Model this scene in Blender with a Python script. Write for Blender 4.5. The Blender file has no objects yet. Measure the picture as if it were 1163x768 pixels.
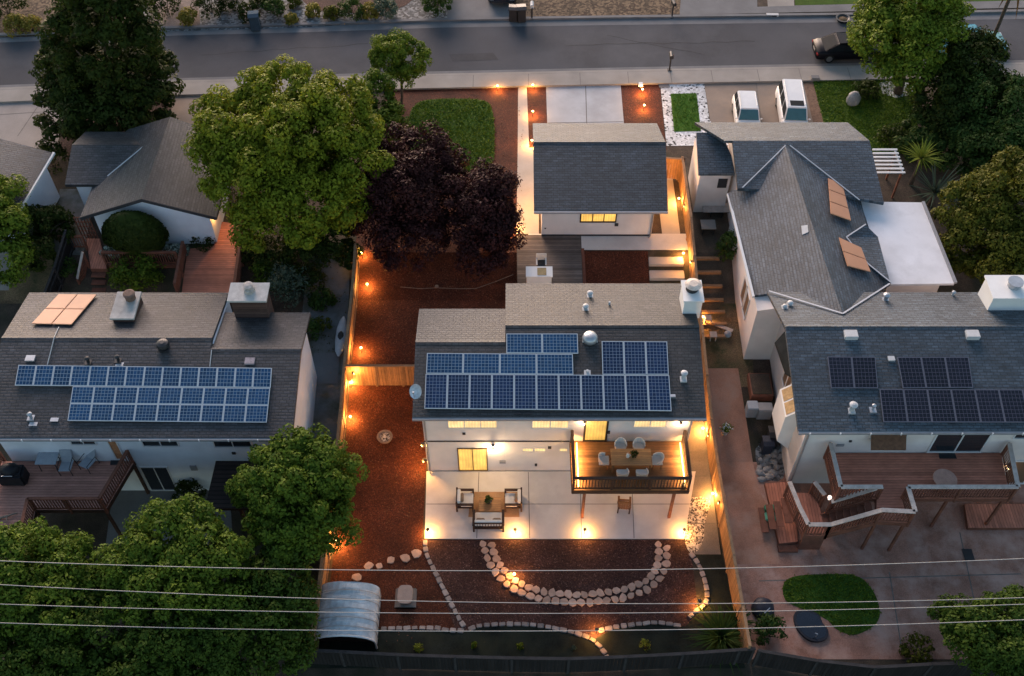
import bpy, bmesh, math, random
import numpy as np
from mathutils import Vector, Matrix
random.seed(7)
sc = bpy.context.scene
COL = sc.collection
R = math.radians
# ------------------------------------------------------------------ camera
PITCH = R(51.5); FPX = 1217.0; CX, CY = 581.5, 384.0; CAMH = 45.0
cam_d = bpy.data.cameras.new('camera'); cam = bpy.data.objects.new('camera', cam_d); COL.objects.link(cam)
cam.location = (0, 0, CAMH); cam.rotation_euler = (R(90) - PITCH, 0, 0)
cam_d.sensor_width = 36; cam_d.lens = 36 * FPX / 1163; cam_d.clip_end = 4000; cam_d.clip_start = .5
sc.camera = cam
SP, CP = math.sin(PITCH), math.cos(PITCH)

def ray(px, py):
    a = (px - CX) / FPX; b = (CY - py) / FPX
    return Vector((a, b * SP + CP, b * CP - SP))
def P(px, py, z):
    """survey point of the photograph at height z"""
    d = ray(px, py); t = (z - CAMH) / d.z
    return Vector((d.x * t, d.y * t, z))
def PY(px, py, y):
    d = ray(px, py); t = y / d.y
    return Vector((d.x * t, y, CAMH + d.z * t))
def PX(px, py, x):
    d = ray(px, py); t = x / d.x
    return Vector((x, d.y * t, CAMH + d.z * t))
HB = [(-1e5, 0), (28, 0), (33, 1.0), (37.3, 1.35), (40, 2.2), (1e5, 2.2)]
def H(y):
    for (a, ha), (b, hb) in zip(HB, HB[1:]):
        if y <= b: return ha + (hb - ha) * (y - a) / (b - a) if hb != ha else ha
    return 2.2
def G(px, py, dz=0.0):
    d = ray(px, py); lo, hi = 1.0, 400.0
    f = lambda t: CAMH + d.z * t - H(d.y * t) - dz
    for _ in range(50):
        m = (lo + hi) / 2
        if f(m) > 0: lo = m
        else: hi = m
    return d * lo + Vector((0, 0, CAMH))
def PL(px, py, p0, n):
    """point of a plane (p0, n) seen at a photo position"""
    d = ray(px, py); o = Vector((0, 0, CAMH)); t = (p0 - o).dot(n) / d.dot(n)
    return o + d * t
def SCL(p): return FPX / (p.y * CP + (CAMH - p.z) * SP)   # px per metre at a point

# ------------------------------------------------------------------ objects
ORG = {}
def setp(o, label=None, cat=None, group=None, kind=None):
    if label: o['label'] = label
    if cat: o['category'] = cat
    if group: o['group'] = group
    if kind: o['kind'] = kind
    return o
def thing(name, label, cat, loc=(0, 0, 0), rot=0, group=None):
    o = bpy.data.objects.new(name, None); COL.objects.link(o); o.location = loc; o.rotation_euler = (0, 0, rot)
    o.empty_display_size = .2
    ORG[o.name] = Vector(loc); return setp(o, label, cat, group)
def link(name, me, parent=None, loc=None):
    o = bpy.data.objects.new(name, me); COL.objects.link(o)
    if parent: o.parent = parent
    if loc is not None: o.location = loc
    return o
def copytree(o, loc=None, rot=None, label=None, parent=None, scale=None):
    c = o.copy(); COL.objects.link(c); c.parent = parent
    if loc is not None: c.location = loc
    if rot is not None: c.rotation_euler = (0, 0, rot)
    if scale is not None: c.scale = (scale,) * 3 if not hasattr(scale, '__len__') else scale
    if label: c['label'] = label
    for ch in [x for x in COL.objects if x.parent == o]: copytree(ch, parent=c)
    return c

class MB:
    def __init__(s): s.v = []; s.f = []; s.uv = {}; s.mi = []
    def face(s, pts, uv=None, mi=0):
        i = len(s.v); s.v += [tuple(p) for p in pts]; s.f.append(tuple(range(i, i + len(pts)))); s.mi.append(mi)
        if uv: s.uv[len(s.f) - 1] = uv
        return s
    def box(s, x0, x1, y0, y1, z0, z1, rot=0, piv=None):
        p = [(x0, y0, z0), (x1, y0, z0), (x1, y1, z0), (x0, y1, z0), (x0, y0, z1), (x1, y0, z1), (x1, y1, z1), (x0, y1, z1)]
        if rot:
            cx, cy = piv or ((x0 + x1) / 2, (y0 + y1) / 2); c, n = math.cos(rot), math.sin(rot)
            p = [(cx + (a - cx) * c - (b - cy) * n, cy + (a - cx) * n + (b - cy) * c, z) for a, b, z in p]
        return s.hexa(p)
    def cb(s, c, sx, sy, sz, rot=0):
        return s.box(c[0] - sx / 2, c[0] + sx / 2, c[1] - sy / 2, c[1] + sy / 2, c[2], c[2] + sz, rot)
    def hexa(s, p, mi=0):
        i = len(s.v); s.v += [tuple(q) for q in p]
        for f in ((3, 2, 1, 0), (4, 5, 6, 7), (0, 1, 5, 4), (1, 2, 6, 5), (2, 3, 7, 6), (3, 0, 4, 7)):
            s.f.append(tuple(i + k for k in f)); s.mi.append(mi)
        return s
    def prism(s, pts, dvec):
        """closed polygon pts extruded by dvec"""
        n = len(pts); i = len(s.v); dv = Vector(dvec)
        s.v += [tuple(Vector(p)) for p in pts] + [tuple(Vector(p) + dv) for p in pts]
        s.f.append(tuple(i + k for k in range(n))); s.f.append(tuple(i + n + k for k in reversed(range(n))))
        for k in range(n): s.f.append((i + k, i + n + k, i + n + (k + 1) % n, i + (k + 1) % n))
        s.mi += [0] * (n + 2); return s
    def bar(s, a, b, w, h=None, up=(0, 0, 1)):
        """rectangular bar between two points"""
        h = h or w; a, b = Vector(a), Vector(b); d = (b - a).normalized(); u = Vector(up)
        if abs(d.dot(u)) > .98: u = Vector((0, 1, 0))
        r = d.cross(u).normalized() * w / 2; u = r.cross(d).normalized() * h / 2
        return s.hexa([a - r - u, a + r - u, b + r - u, b - r - u, a - r + u, a + r + u, b + r + u, b - r + u])
    def tube(s, pts, r, n=8, cap=True):
        pts = [Vector(p) for p in pts]; i0 = len(s.v); rs = r if hasattr(r, '__len__') else [r] * len(pts)
        ref = None
        for k, p in enumerate(pts):
            d = (pts[min(k + 1, len(pts) - 1)] - pts[max(k - 1, 0)]).normalized()
            if ref is None: ref = d.orthogonal().normalized()
            u = (ref - d * ref.dot(d)).normalized(); ref = u; w = d.cross(u)
            for j in range(n):
                a = 2 * math.pi * j / n; s.v.append(tuple(p + (u * math.cos(a) + w * math.sin(a)) * rs[k]))
        for k in range(len(pts) - 1):
            for j in range(n):
                a = i0 + k * n; s.f.append((a + j, a + (j + 1) % n, a + n + (j + 1) % n, a + n + j)); s.mi.append(0)
        if cap:
            s.f.append(tuple(i0 + j for j in reversed(range(n)))); s.f.append(tuple(i0 + (len(pts) - 1) * n + j for j in range(n))); s.mi += [0, 0]
        return s
    def lathe(s, prof, c, n=16, sx=1, sy=1):
        """profile of (r, z) turned round c"""
        i0 = len(s.v)
        for r, z in prof:
            for j in range(n):
                a = 2 * math.pi * j / n; s.v.append((c[0] + r * sx * math.cos(a), c[1] + r * sy * math.sin(a), c[2] + z))
        for k in range(len(prof) - 1):
            for j in range(n):
                a = i0 + k * n; s.f.append((a + j, a + (j + 1) % n, a + n + (j + 1) % n, a + n + j)); s.mi.append(0)
        s.f.append(tuple(i0 + j for j in reversed(range(n)))); s.f.append(tuple(i0 + (len(prof) - 1) * n + j for j in range(n))); s.mi += [0, 0]
        return s
    def ellip(s, c, rx, ry, rz, nu=12, nv=8, jit=0, z0=-1.0):
        prof = []
        i0 = len(s.v)
        for k in range(nv + 1):
            t = math.asin(max(-1, z0)) + (math.pi / 2 - math.asin(max(-1, z0))) * k / nv
            for j in range(nu):
                a = 2 * math.pi * j / nu; q = 1 + random.uniform(-jit, jit)
                s.v.append((c[0] + rx * q * math.cos(t) * math.cos(a), c[1] + ry * q * math.cos(t) * math.sin(a), c[2] + rz * math.sin(t)))
        for k in range(nv):
            for j in range(nu):
                a = i0 + k * nu; s.f.append((a + j, a + (j + 1) % nu, a + nu + (j + 1) % nu, a + nu + j)); s.mi.append(0)
        return s
    def build(s, name, mat, parent=None, loc=None, smooth=False, bevel=0, local=False):
        """world-space vertices; the object's origin is its parent's origin, or loc"""
        me = bpy.data.meshes.new(name)
        if parent is not None: org = Vector((0, 0, 0)) if local else ORG.get(parent.name, Vector((0, 0, 0)))
        else: org = Vector(loc) if loc is not None else Vector((0, 0, 0))
        vs = [(a - org.x, b - org.y, c - org.z) for a, b, c in s.v] if (not local) else s.v
        me.from_pydata(vs, [], s.f)
        mats = mat if isinstance(mat, (list, tuple)) else [mat]
        for m in mats: me.materials.append(m)
        if len(mats) > 1: me.polygons.foreach_set('material_index', s.mi)
        if s.uv:
            ul = me.uv_layers.new(name='UVMap')
            for fi, uvs in s.uv.items():
                for li, uv in zip(me.polygons[fi].loop_indices, uvs): ul.data[li].uv = uv
        bm = bmesh.new(); bm.from_mesh(me); bmesh.ops.remove_doubles(bm, verts=bm.verts, dist=1e-5) if not s.uv else None
        if bevel: bmesh.ops.bevel(bm, geom=[e for e in bm.edges if len(e.link_faces) == 2 and e.calc_face_angle(0) > .5], offset=bevel, segments=2, affect='EDGES', clamp_overlap=True)
        bmesh.ops.recalc_face_normals(bm, faces=bm.faces)
        bm.to_mesh(me); bm.free()
        if smooth: me.polygons.foreach_set('use_smooth', [True] * len(me.polygons))
        o = link(name, me, parent)
        if parent is None: o.location = org
        ORG[o.name] = org
        return o

def drape(name, poly, mat, dz, kind='structure', label=None, cat=None, thick=0, flat=None):
    """polygon of (x, y) laid on the terrain dz above it"""
    bm = bmesh.new()
    vs = [bm.verts.new((p[0], p[1], 0)) for p in poly]
    f = bm.faces.new(vs)
    if f.normal.z < 0 or f.calc_center_median is None: pass
    f.normal_update()
    if f.normal.z < 0: f.normal_flip()
    for y, _ in HB[1:-1]:
        bmesh.ops.bisect_plane(bm, geom=bm.verts[:] + bm.edges[:] + bm.faces[:], plane_co=(0, y, 0), plane_no=(0, 1, 0))
    for v in bm.verts: v.co.z = (H(v.co.y) if flat is None else flat) + dz
    if thick:
        r = bmesh.ops.extrude_face_region(bm, geom=bm.faces[:])
        for e in r['geom']:
            if isinstance(e, bmesh.types.BMVert): e.co.z -= thick
        bmesh.ops.recalc_face_normals(bm, faces=bm.faces)
    me = bpy.data.meshes.new(name); bm.to_mesh(me); bm.free(); me.materials.append(mat)
    o = link(name, me); setp(o, label, cat, None, kind); return o
def gp(pts): return [G(a, b).to_2d() for a, b in pts]
def smooth_closed(pts, it=2):
    pts = [Vector(p) for p in pts]
    for _ in range(it):
        q = []
        for a, b in zip(pts, pts[1:] + pts[:1]): q += [a * .75 + b * .25, a * .25 + b * .75]
        pts = q
    return pts
def smooth_open(pts, it=2):
    pts = [Vector(p) for p in pts]
    for _ in range(it):
        q = [pts[0]]
        for a, b in zip(pts, pts[1:]): q += [a * .75 + b * .25, a * .25 + b * .75]
        pts = q + [pts[-1]]
    return pts
def walk(pts, step):
    """points with tangents every step metres along a polyline"""
    out = []; acc = 0.0
    for a, b in zip(pts, pts[1:]):
        L = (b - a).length; d = (b - a) / L if L else Vector((1, 0))
        while acc <= L: out.append((a + d * acc, d)); acc += step
        acc -= L
    return out

# ------------------------------------------------------------------ materials
class NT:
    def __init__(s, name):
        s.m = bpy.data.materials.new(name); s.m.use_nodes = True; s.t = s.m.node_tree; s.b = s.t.nodes['Principled BSDF']
    def n(s, typ, **kw):
        nd = s.t.nodes.new(typ)
        for k, v in kw.items():
            if k.startswith('i_'):
                nd.inputs[int(k[2:]) if k[2:].isdigit() else k[2:]].default_value = v
            else: setattr(nd, k, v)
        return nd
    def l(s, a, b): s.t.links.new(a, b)
    def math(s, op, a, b=None):
        nd = s.n('ShaderNodeMath', operation=op)
        for i, x in enumerate((a, b)):
            if x is None: continue
            if isinstance(x, (int, float)): nd.inputs[i].default_value = x
            else: s.l(x, nd.inputs[i])
        return nd.outputs[0]
    def mix(s, fac, a, b, typ='MIX'):
        nd = s.n('ShaderNodeMix', data_type='RGBA', blend_type=typ)
        for i, x in ((0, fac), (6, a), (7, b)):
            if isinstance(x, (int, float)): nd.inputs[i].default_value = x
            elif isinstance(x, tuple): nd.inputs[i].default_value = (*x[:3], 1)
            else: s.l(x, nd.inputs[i])
        return nd.outputs[2]
    def coord(s, kind='Object'): return s.n('ShaderNodeTexCoord').outputs[kind]
    def noise(s, vec, scale, detail=4, rough=.55):
        nd = s.n('ShaderNodeTexNoise'); nd.inputs['Scale'].default_value = scale; nd.inputs['Detail'].default_value = detail; nd.inputs['Roughness'].default_value = rough
        s.l(vec, nd.inputs['Vector']); return nd.outputs['Fac']
    def ramp(s, fac, lo, hi, a=0.0, b=1.0):
        nd = s.n('ShaderNodeMapRange'); nd.inputs[1].default_value = lo; nd.inputs[2].default_value = hi; nd.inputs[3].default_value = a; nd.inputs[4].default_value = b
        s.l(fac, nd.inputs[0]); return nd.outputs[0]
    def bump(s, h, strength, dist=.02):
        nd = s.n('ShaderNodeBump'); nd.inputs['Strength'].default_value = strength; nd.inputs['Distance'].default_value = dist
        s.l(h, nd.inputs['Height']); s.l(nd.outputs[0], s.b.inputs['Normal'])
    def done(s, col, rough=.85, spec=.3):
        if isinstance(col, tuple): s.b.inputs['Base Color'].default_value = (*col[:3], 1)
        else: s.l(col, s.b.inputs['Base Color'])
        s.b.inputs['Roughness'].default_value = rough; s.b.inputs['Specular IOR Level'].default_value = spec
        return s.m
def sc_(c, k): return tuple(x * k for x in c)
def mk(name, col, rough=.85, var=.25, scale=6, fine=40, fvar=.15, bump=0, spec=.3, stain=None, stain_scale=.5, metal=0, orand=0):
    t = NT(name); v = t.coord()
    c = t.mix(t.ramp(t.noise(v, scale), .3, .7), sc_(col, 1 - var), sc_(col, 1 + var))
    n2 = t.noise(v, fine, 3, .7)
    if fvar: c = t.mix(1.0, c, t.mix(t.ramp(n2, .3, .7), (1 - fvar,) * 3, (1 + fvar,) * 3), 'MULTIPLY')
    if stain: c = t.mix(t.ramp(t.noise(v, stain_scale, 6, .65), .45, .68), c, stain)
    if orand:
        k = t.ramp(t.n('ShaderNodeObjectInfo').outputs['Random'], 0, 1, 1 - orand, 1 + orand); cc = t.n('ShaderNodeCombineXYZ'); [t.l(k, cc.inputs[i]) for i in range(3)]; c = t.mix(1.0, c, cc.outputs[0], 'MULTIPLY')
    if bump: t.bump(n2, bump)
    t.b.inputs['Metallic'].default_value = metal
    return t.done(c, rough, spec)
def shingle(name, col, axis='y', tint=(1, 1, 1), course=.145):
    """asphalt shingles: courses along the slope, tabs along the eave, granule noise"""
    t = NT(name); v = t.coord(); sx = t.n('ShaderNodeSeparateXYZ'); t.l(v, sx.inputs[0])
    al, sl = (sx.outputs[0], sx.outputs[1]) if axis == 'y' else (sx.outputs[1], sx.outputs[0])
    cb = t.n('ShaderNodeCombineXYZ'); t.l(al, cb.inputs[0]); t.l(sl, cb.inputs[1])
    br = t.n('ShaderNodeTexBrick', offset=.37, offset_frequency=2); t.l(cb.outputs[0], br.inputs['Vector'])
    for k, x in (('Scale', 1), ('Mortar Size', .022), ('Mortar Smooth', .4), ('Bias', .1), ('Brick Width', .31), ('Row Height', course)): br.inputs[k].default_value = x
    br.inputs['Color1'].default_value = (*sc_(col, .72), 1); br.inputs['Color2'].default_value = (*sc_(col, 1.28), 1); br.inputs['Mortar'].default_value = (*sc_(col, .45), 1)
    # long thin streaks along a course
    mp = t.n('ShaderNodeMapping'); t.l(cb.outputs[0], mp.inputs[0]); mp.inputs['Scale'].default_value = (1.3, 6.5, 1)
    st = t.ramp(t.noise(mp.outputs[0], 1.0, 3, .6), .32, .68, .62, 1.38)
    big = t.ramp(t.noise(v, .45, 5, .6), .3, .7, .70, 1.24)
    gr = t.noise(v, 42, 2, .7); g2 = t.ramp(gr, .3, .7, .58, 1.42)
    m = t.math('MULTIPLY', t.math('MULTIPLY', st, big), g2)
    cc = t.n('ShaderNodeCombineXYZ'); [t.l(m, cc.inputs[i]) for i in range(3)]
    c = t.mix(1.0, br.outputs['Color'], cc.outputs[0], 'MULTIPLY')
    c = t.mix(1.0, c, tint, 'MULTIPLY')
    hh = t.math('ADD', t.math('MULTIPLY', br.outputs['Fac'], -.8), t.math('MULTIPLY', gr, .5)); t.bump(hh, .8, .025)
    return t.done(c, .6, .55)
def planks(name, col, axis='y', width=.14, gap=.07, var=.22, rough=.75, grain=True, gapcol=.25, stain=None):
    """boards side by side along an axis of the object"""
    t = NT(name); v = t.coord(); sx = t.n('ShaderNodeSeparateXYZ'); t.l(v, sx.inputs[0])
    a = {'x': 0, 'y': 1, 'z': 2}[axis]
    q = t.math('DIVIDE', sx.outputs[a], width); fl = t.math('FLOOR', q); fr = t.math('FRACT', q)
    wn = t.n('ShaderNodeTexWhiteNoise', noise_dimensions='1D'); t.l(fl, wn.inputs['W'])
    k = t.ramp(wn.outputs[0], 0, 1, 1 - var, 1 + var)
    mp = t.n('ShaderNodeMapping'); t.l(v, mp.inputs[0]); s3 = [3, 3, 3]
    s3[a] = 30; mp.inputs['Scale'].default_value = s3
    k = t.math('MULTIPLY', k, t.ramp(t.noise(mp.outputs[0], 1, 4, .6), .3, .7, .8, 1.2))
    k = t.math('MULTIPLY', k, t.ramp(t.noise(v, .9, 4, .6), .3, .7, .78, 1.18))
    g = t.math('MULTIPLY', t.math('GREATER_THAN', fr, gap), 1 - gapcol); k = t.math('MULTIPLY', k, t.math('ADD', g, gapcol))
    cc = t.n('ShaderNodeCombineXYZ'); [t.l(k, cc.inputs[i]) for i in range(3)]
    c = t.mix(1.0, col, cc.outputs[0], 'MULTIPLY')
    if stain: c = t.mix(t.ramp(t.noise(v, .6, 5, .6), .45, .7), c, stain)
    t.bump(g, .5, .01)
    return t.done(c, rough, .35)
def cells(name, col, line, nx_w=.10, rough=.22, frame=None):
    """photovoltaic glass: a grid of cells read from the panel's own UV (one cell per unit)"""
    t = NT(name); uv = t.n('ShaderNodeTexCoord').outputs['UV']; sx = t.n('ShaderNodeSeparateXYZ'); t.l(uv, sx.inputs[0])
    def ln(s):
        f = t.math('FRACT', s); return t.math('LESS_THAN', t.math('ABSOLUTE', t.math('SUBTRACT', f, .5)), .5 - nx_w)
    inside = t.math('MULTIPLY', ln(sx.outputs[0]), ln(sx.outputs[1]))
    fl = t.n('ShaderNodeVectorMath', operation='FLOOR'); t.l(uv, fl.inputs[0])
    wn = t.n('ShaderNodeTexWhiteNoise', noise_dimensions='3D'); t.l(fl.outputs[0], wn.inputs[0])
    oi = t.n('ShaderNodeObjectInfo')
    k = t.math('MULTIPLY', t.ramp(wn.outputs[0], 0, 1, .78, 1.22), t.ramp(oi.outputs['Random'], 0, 1, .8, 1.25))
    cc = t.n('ShaderNodeCombineXYZ'); [t.l(k, cc.inputs[i]) for i in range(3)]
    c = t.mix(1.0, col, cc.outputs[0], 'MULTIPLY'); c = t.mix(inside, line, c)
    return t.done(c, rough, .5)
def leafmat(name, lo, hi, trans=.25, rough=.6):
    t = NT(name); g = t.n('ShaderNodeNewGeometry'); v = t.coord()
    k = t.math('ADD', t.math('MULTIPLY', g.outputs['Random Per Island'], .62), t.math('MULTIPLY', t.ramp(t.noise(v, .9, 3, .6), .3, .7), .38))
    c = t.mix(k, lo, hi); t.done(c, rough, .08)
    tr = t.n('ShaderNodeBsdfTranslucent'); t.l(c, tr.inputs[0]); ms = t.n('ShaderNodeMixShader'); ms.inputs[0].default_value = trans
    t.l(t.b.outputs[0], ms.inputs[1]); t.l(tr.outputs[0], ms.inputs[2]); t.l(ms.outputs[0], t.t.nodes['Material Output'].inputs[0])
    return t.m
def emis(name, col, strength, base=(.8, .8, .8), var=0):
    t = NT(name); t.done(base, .5); t.b.inputs['Emission Color'].default_value = (*col, 1); t.b.inputs['Emission Strength'].default_value = strength
    if var:
        v = t.coord(); wv = t.n('ShaderNodeTexWave', wave_type='BANDS', bands_direction='X'); wv.inputs['Scale'].default_value = 2.3; wv.inputs['Distortion'].default_value = 3; wv.inputs['Detail'].default_value = 2; t.l(v, wv.inputs['Vector'])
        k = t.math('MULTIPLY', t.ramp(t.noise(v, 1.6, 3, .5), .3, .7, 1 - var, 1 + var), t.ramp(wv.outputs['Fac'], 0, 1, .78, 1.12)); t.l(t.math('MULTIPLY', k, strength), t.b.inputs['Emission Strength'])
    return t.m
def glass(name, col, rough=.06):
    t = NT(name); return t.done(col, rough, .7)
def speck(name, a, b, scale, thr=.0, c=None, bump=.4, lo=.2, hi=.8, rough=.85):
    """pebbles and wood chips: a colour per cell between a and b, with some of colour c"""
    t = NT(name); v = t.coord(); vo = t.n('ShaderNodeTexVoronoi'); vo.inputs['Scale'].default_value = scale; t.l(v, vo.inputs['Vector'])
    sx = t.n('ShaderNodeSeparateColor'); t.l(vo.outputs['Color'], sx.inputs[0])
    col = t.mix(t.ramp(sx.outputs[0], lo, hi), a, b)
    if c: col = t.mix(t.math('LESS_THAN', sx.outputs[1], thr), col, c)
    col = t.mix(1.0, col, t.mix(t.ramp(t.noise(v, .7, 5, .6), .3, .7), (.62,) * 3, (1.32,) * 3), 'MULTIPLY')
    t.bump(vo.outputs['Distance'], -bump if bump else 0, .03)
    return t.done(col, rough, .2)
# ------------------------------------------------------------------ material set
M = {}
M['soil'] = mk('soil', (.065, .046, .034), .95, .4, 1.2, 22, .5, .6, stain=(.030, .032, .016), stain_scale=.35)
M['asphalt'] = mk('asphalt', (.054, .056, .064), .9, .16, .30, 60, .25, .2, stain=(.072, .074, .082), stain_scale=.25)
M['gutter'] = mk('gutter', (.15, .148, .15), .9, .15, .8, 40, .15, .1)
M['walk'] = mk('sidewalk_concrete', (.27, .245, .22), .9, .14, .7, 40, .14, .1)
M['white_conc'] = mk('new_concrete', (.40, .41, .43), .85, .10, .8, 50, .08, .08, stain=(.32, .32, .33), stain_scale=.45)
M['tan_conc'] = mk('tan_concrete', (.24, .185, .145), .9, .16, .5, 40, .14, .1, stain=(.19, .16, .14), stain_scale=.4)
M['pink_conc'] = mk('left_concrete', (.27, .24, .22), .9, .16, .5, 40, .14, .1)
M['patio'] = mk('patio_concrete', (.64, .60, .56), .8, .06, 1.0, 40, .10, .08, stain=(.54, .50, .465), stain_scale=.55)
M['path_conc'] = mk('path_concrete', (.45, .40, .35), .85, .10, 1.0, 40, .1, .08)
M['grey_conc'] = mk('grey_concrete', (.15, .15, .15), .9, .25, .8, 30, .2, .1, stain=(.07, .075, .05), stain_scale=.9)
M['mulch'] = speck('bark_mulch', (.042, .0115, .0055), (.098, .027, .012), 26, .03, (.15, .06, .035), .6)
M['mulch_dark'] = speck('dark_mulch', (.034, .015, .012), (.080, .036, .028), 24, .05, (.15, .085, .065), .6)
M['lawn'] = mk('lawn_grass', (.040, .085, .012), .9, .28, 1.3, 26, .45, .8, spec=.1, stain=(.058, .095, .014), stain_scale=.5)
M['turf'] = mk('turf_grass', (.06, .14, .018), .9, .15, 2, 30, .35, .8, spec=.1)
M['dark_turf'] = mk('black_ground_cloth', (.020, .023, .018), .95, .4, .9, 24, .4, .4, spec=.1, stain=(.034, .036, .022), stain_scale=.5)
M['white_stone'] = speck('white_pebbles', (.50, .50, .50), (.72, .72, .72), 9, .12, (.05, .05, .05), .7)
M['speck_stone'] = speck('mixed_pebbles', (.26, .23, .2), (.62, .57, .50), 15, .28, (.06, .05, .045), .8)
M['gravel'] = speck('grey_gravel', (.09, .09, .09), (.27, .265, .26), 7, .18, (.08, .075, .07), .8)
M['gravel_tan'] = speck('tan_gravel', (.05, .034, .022), (.17, .115, .07), 7, .12, (.05, .03, .02), .8)
M['yard_dirt'] = mk('yard_dirt', (.30, .155, .112), .95, .3, .8, 26, .32, .5, stain=(.44, .285, .23), stain_scale=.7)
M['side_dirt'] = mk('side_path', (.33, .165, .11), .95, .35, .5, 24, .22, .3, stain=(.38, .24, .18), stain_scale=.6)
M['scrub'] = mk('dry_scrub', (.15, .10, .055), .95, .45, 1.6, 18, .55, .8, stain=(.040, .045, .018), stain_scale=.8)
# ------------------------------------------------------------------ ground
def sheet(name, mat):
    bm = bmesh.new(); ys = [-300, 0, 10, 20] + [b for b, _ in HB[1:-1]] + [45, 60, 80, 120, 300, 1500]; xs = [-1200, -60, -20, 0, 20, 60, 1200]
    g = [[bm.verts.new((x, y, H(y))) for x in xs] for y in ys]
    for j in range(len(ys) - 1):
        for i in range(len(xs) - 1): bm.faces.new((g[j][i], g[j][i + 1], g[j + 1][i + 1], g[j + 1][i]))
    me = bpy.data.meshes.new(name); bm.to_mesh(me); bm.free(); me.materials.append(mat); return setp(link(name, me), kind='structure')
sheet('ground', M['soil'])
# road: edges surveyed from the photograph, continued straight either side
near = [(0, 97.5), (200, 89.5), (485, 82), (720, 77), (916, 73.4), (1163, 69)]
far = [(0, 48), (200, 40), (356, 36), (500, 31), (700, 28), (976, 24.7), (1163, 21)]
NE = gp(near); FE = gp(far)
def ext(L):
    a = L[0] + (L[0] - L[1]).normalized() * 60; b = L[-1] + (L[-1] - L[-2]).normalized() * 60
    return [a] + L + [b]
NE, FE = ext(NE), ext(FE)
def off(L, d): return [p + Vector((0, d)) for p in L]
def strip(name, A, B, mat, dz, thick=0): return drape(name, A + B[::-1], mat, dz, thick=thick)
strip('road', off(NE, .05), off(FE, -.05), M['asphalt'], .004)
strip('gutter_pan', off(NE, -.35), off(NE, .05), M['gutter'], .006)
strip('gutter_pan', off(FE, -.05), off(FE, .62), M['gutter'], .006)
strip('kerb', off(NE, -.55), off(NE, -.35), M['walk'], .13, .2)
strip('kerb', off(FE, .62), off(FE, .85), M['gutter'], .13, .2)
strip('sidewalk', off(NE, -1.75), off(NE, -.553), M['walk'], .127, .2)
def G2(px, py): return G(px, py).to_2d()
# score lines of the near sidewalk are cut as thin dark sealant strips
M['joint'] = mk('joint_filler', (.15, .135, .12), .95, .2, 4)
def seam(a, b, w, dz, flat=None):
    a, b = Vector(a), Vector(b); n = (b - a).normalized(); n = Vector((-n.y, n.x)) * w / 2
    return drape('slab_joint', [a - n, b - n, b + n, a + n], M['joint'], dz, flat=flat)
for px in (95, 210, 300, 380, 470, 538, 600, 658, 712, 760, 806, 858, 905, 960, 1010):
    yb = np.interp(px, [p[0] for p in near], [p[1] for p in near]); p = G2(px, yb)
    seam(p + Vector((0, -1.74)), p + Vector((0, -.56)), .035, .131)
def poly(name, pts, mat, dz=.012, **k): return drape(name, gp(pts), mat, dz, **k)
# ---- near front gardens
poly('driveway', [(-40, 113), (88, 105), (62, 170), (10, 330), (-140, 330), (-120, 118)], M['pink_conc'])
for a, b in (((52, 108), (20, 155)), ((-10, 131), (72, 126))): seam(G2(*a), G2(*b), .05, .016)
poly('front_bed', [(90, 108), (190, 104), (200, 150), (110, 215), (66, 168)], M['mulch_dark'], .010)
poly('driveway', [(196, 104), (300, 101), (330, 200), (190, 200)], M['tan_conc'])
poly('mulch', [(440, 98), (596, 94.5), (590, 300), (400, 300), (425, 170)], M['mulch'], .010)
LW = gp([(470, 118), (490, 112.5), (545, 112.5), (559, 119), (562, 150), (561, 200), (470, 200), (462, 140)])
drape('lawn', smooth_closed(LW, 2), M['lawn'], .03, thick=.05)
poly('path', [(588.5, 95.5), (598, 95.3), (601, 168), (588, 168)], M['path_conc'], .016)
poly('path', [(588, 168), (612, 168), (612, 266), (586.5, 266)], M['path_conc'], .02)
poly('mulch', [(597.5, 95.3), (621, 95), (624, 150), (601, 168)], M['mulch'], .011)
poly('driveway', [(620, 93.3), (704.5, 92.2), (711, 170), (622.5, 170)], M['white_conc'], .016)
for a, b in (((665, 93), (667, 165)), ((622, 140), (708, 138.5))): seam(G2(*a), G2(*b), .05, .02)
poly('mulch', [(704.5, 92.3), (749, 91.5), (757, 170), (711, 170)], M['mulch'], .011)
poly('pebble_bed', [(749.5, 91.5), (799, 91), (806, 137), (830, 165), (757, 166)], M['white_stone'], .014)
poly('stepping_slab', [(747, 94.5), (757, 92.5), (761, 99.5), (749, 100.5)], M['gutter'], .05)
poly('turf', [(761.5, 107), (791, 106.5), (796, 149), (765.5, 150)], M['turf'], .03, thick=.03)
poly('driveway', [(799, 90.5), (922, 88.3), (938, 165), (812, 170)], M['tan_conc'])
for a, b in (((858, 89.5), (868, 160)),): seam(G2(*a), G2(*b), .05, .016)
poly('brick_edging', [(911, 88.6), (922, 88.3), (938, 150), (926, 150)], mk('brick_edge', (.15, .09, .06), .9, .3, 8), .016)
poly('lawn', [(922, 88), (1045, 84), (1040, 175), (985, 175), (938, 150)], M['lawn'], .02)
poly('pebble_bed', [(998, 95), (1015, 91), (1036, 96), (1040, 107), (1018, 112), (1002, 107)], M['white_stone'], .04)
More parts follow.
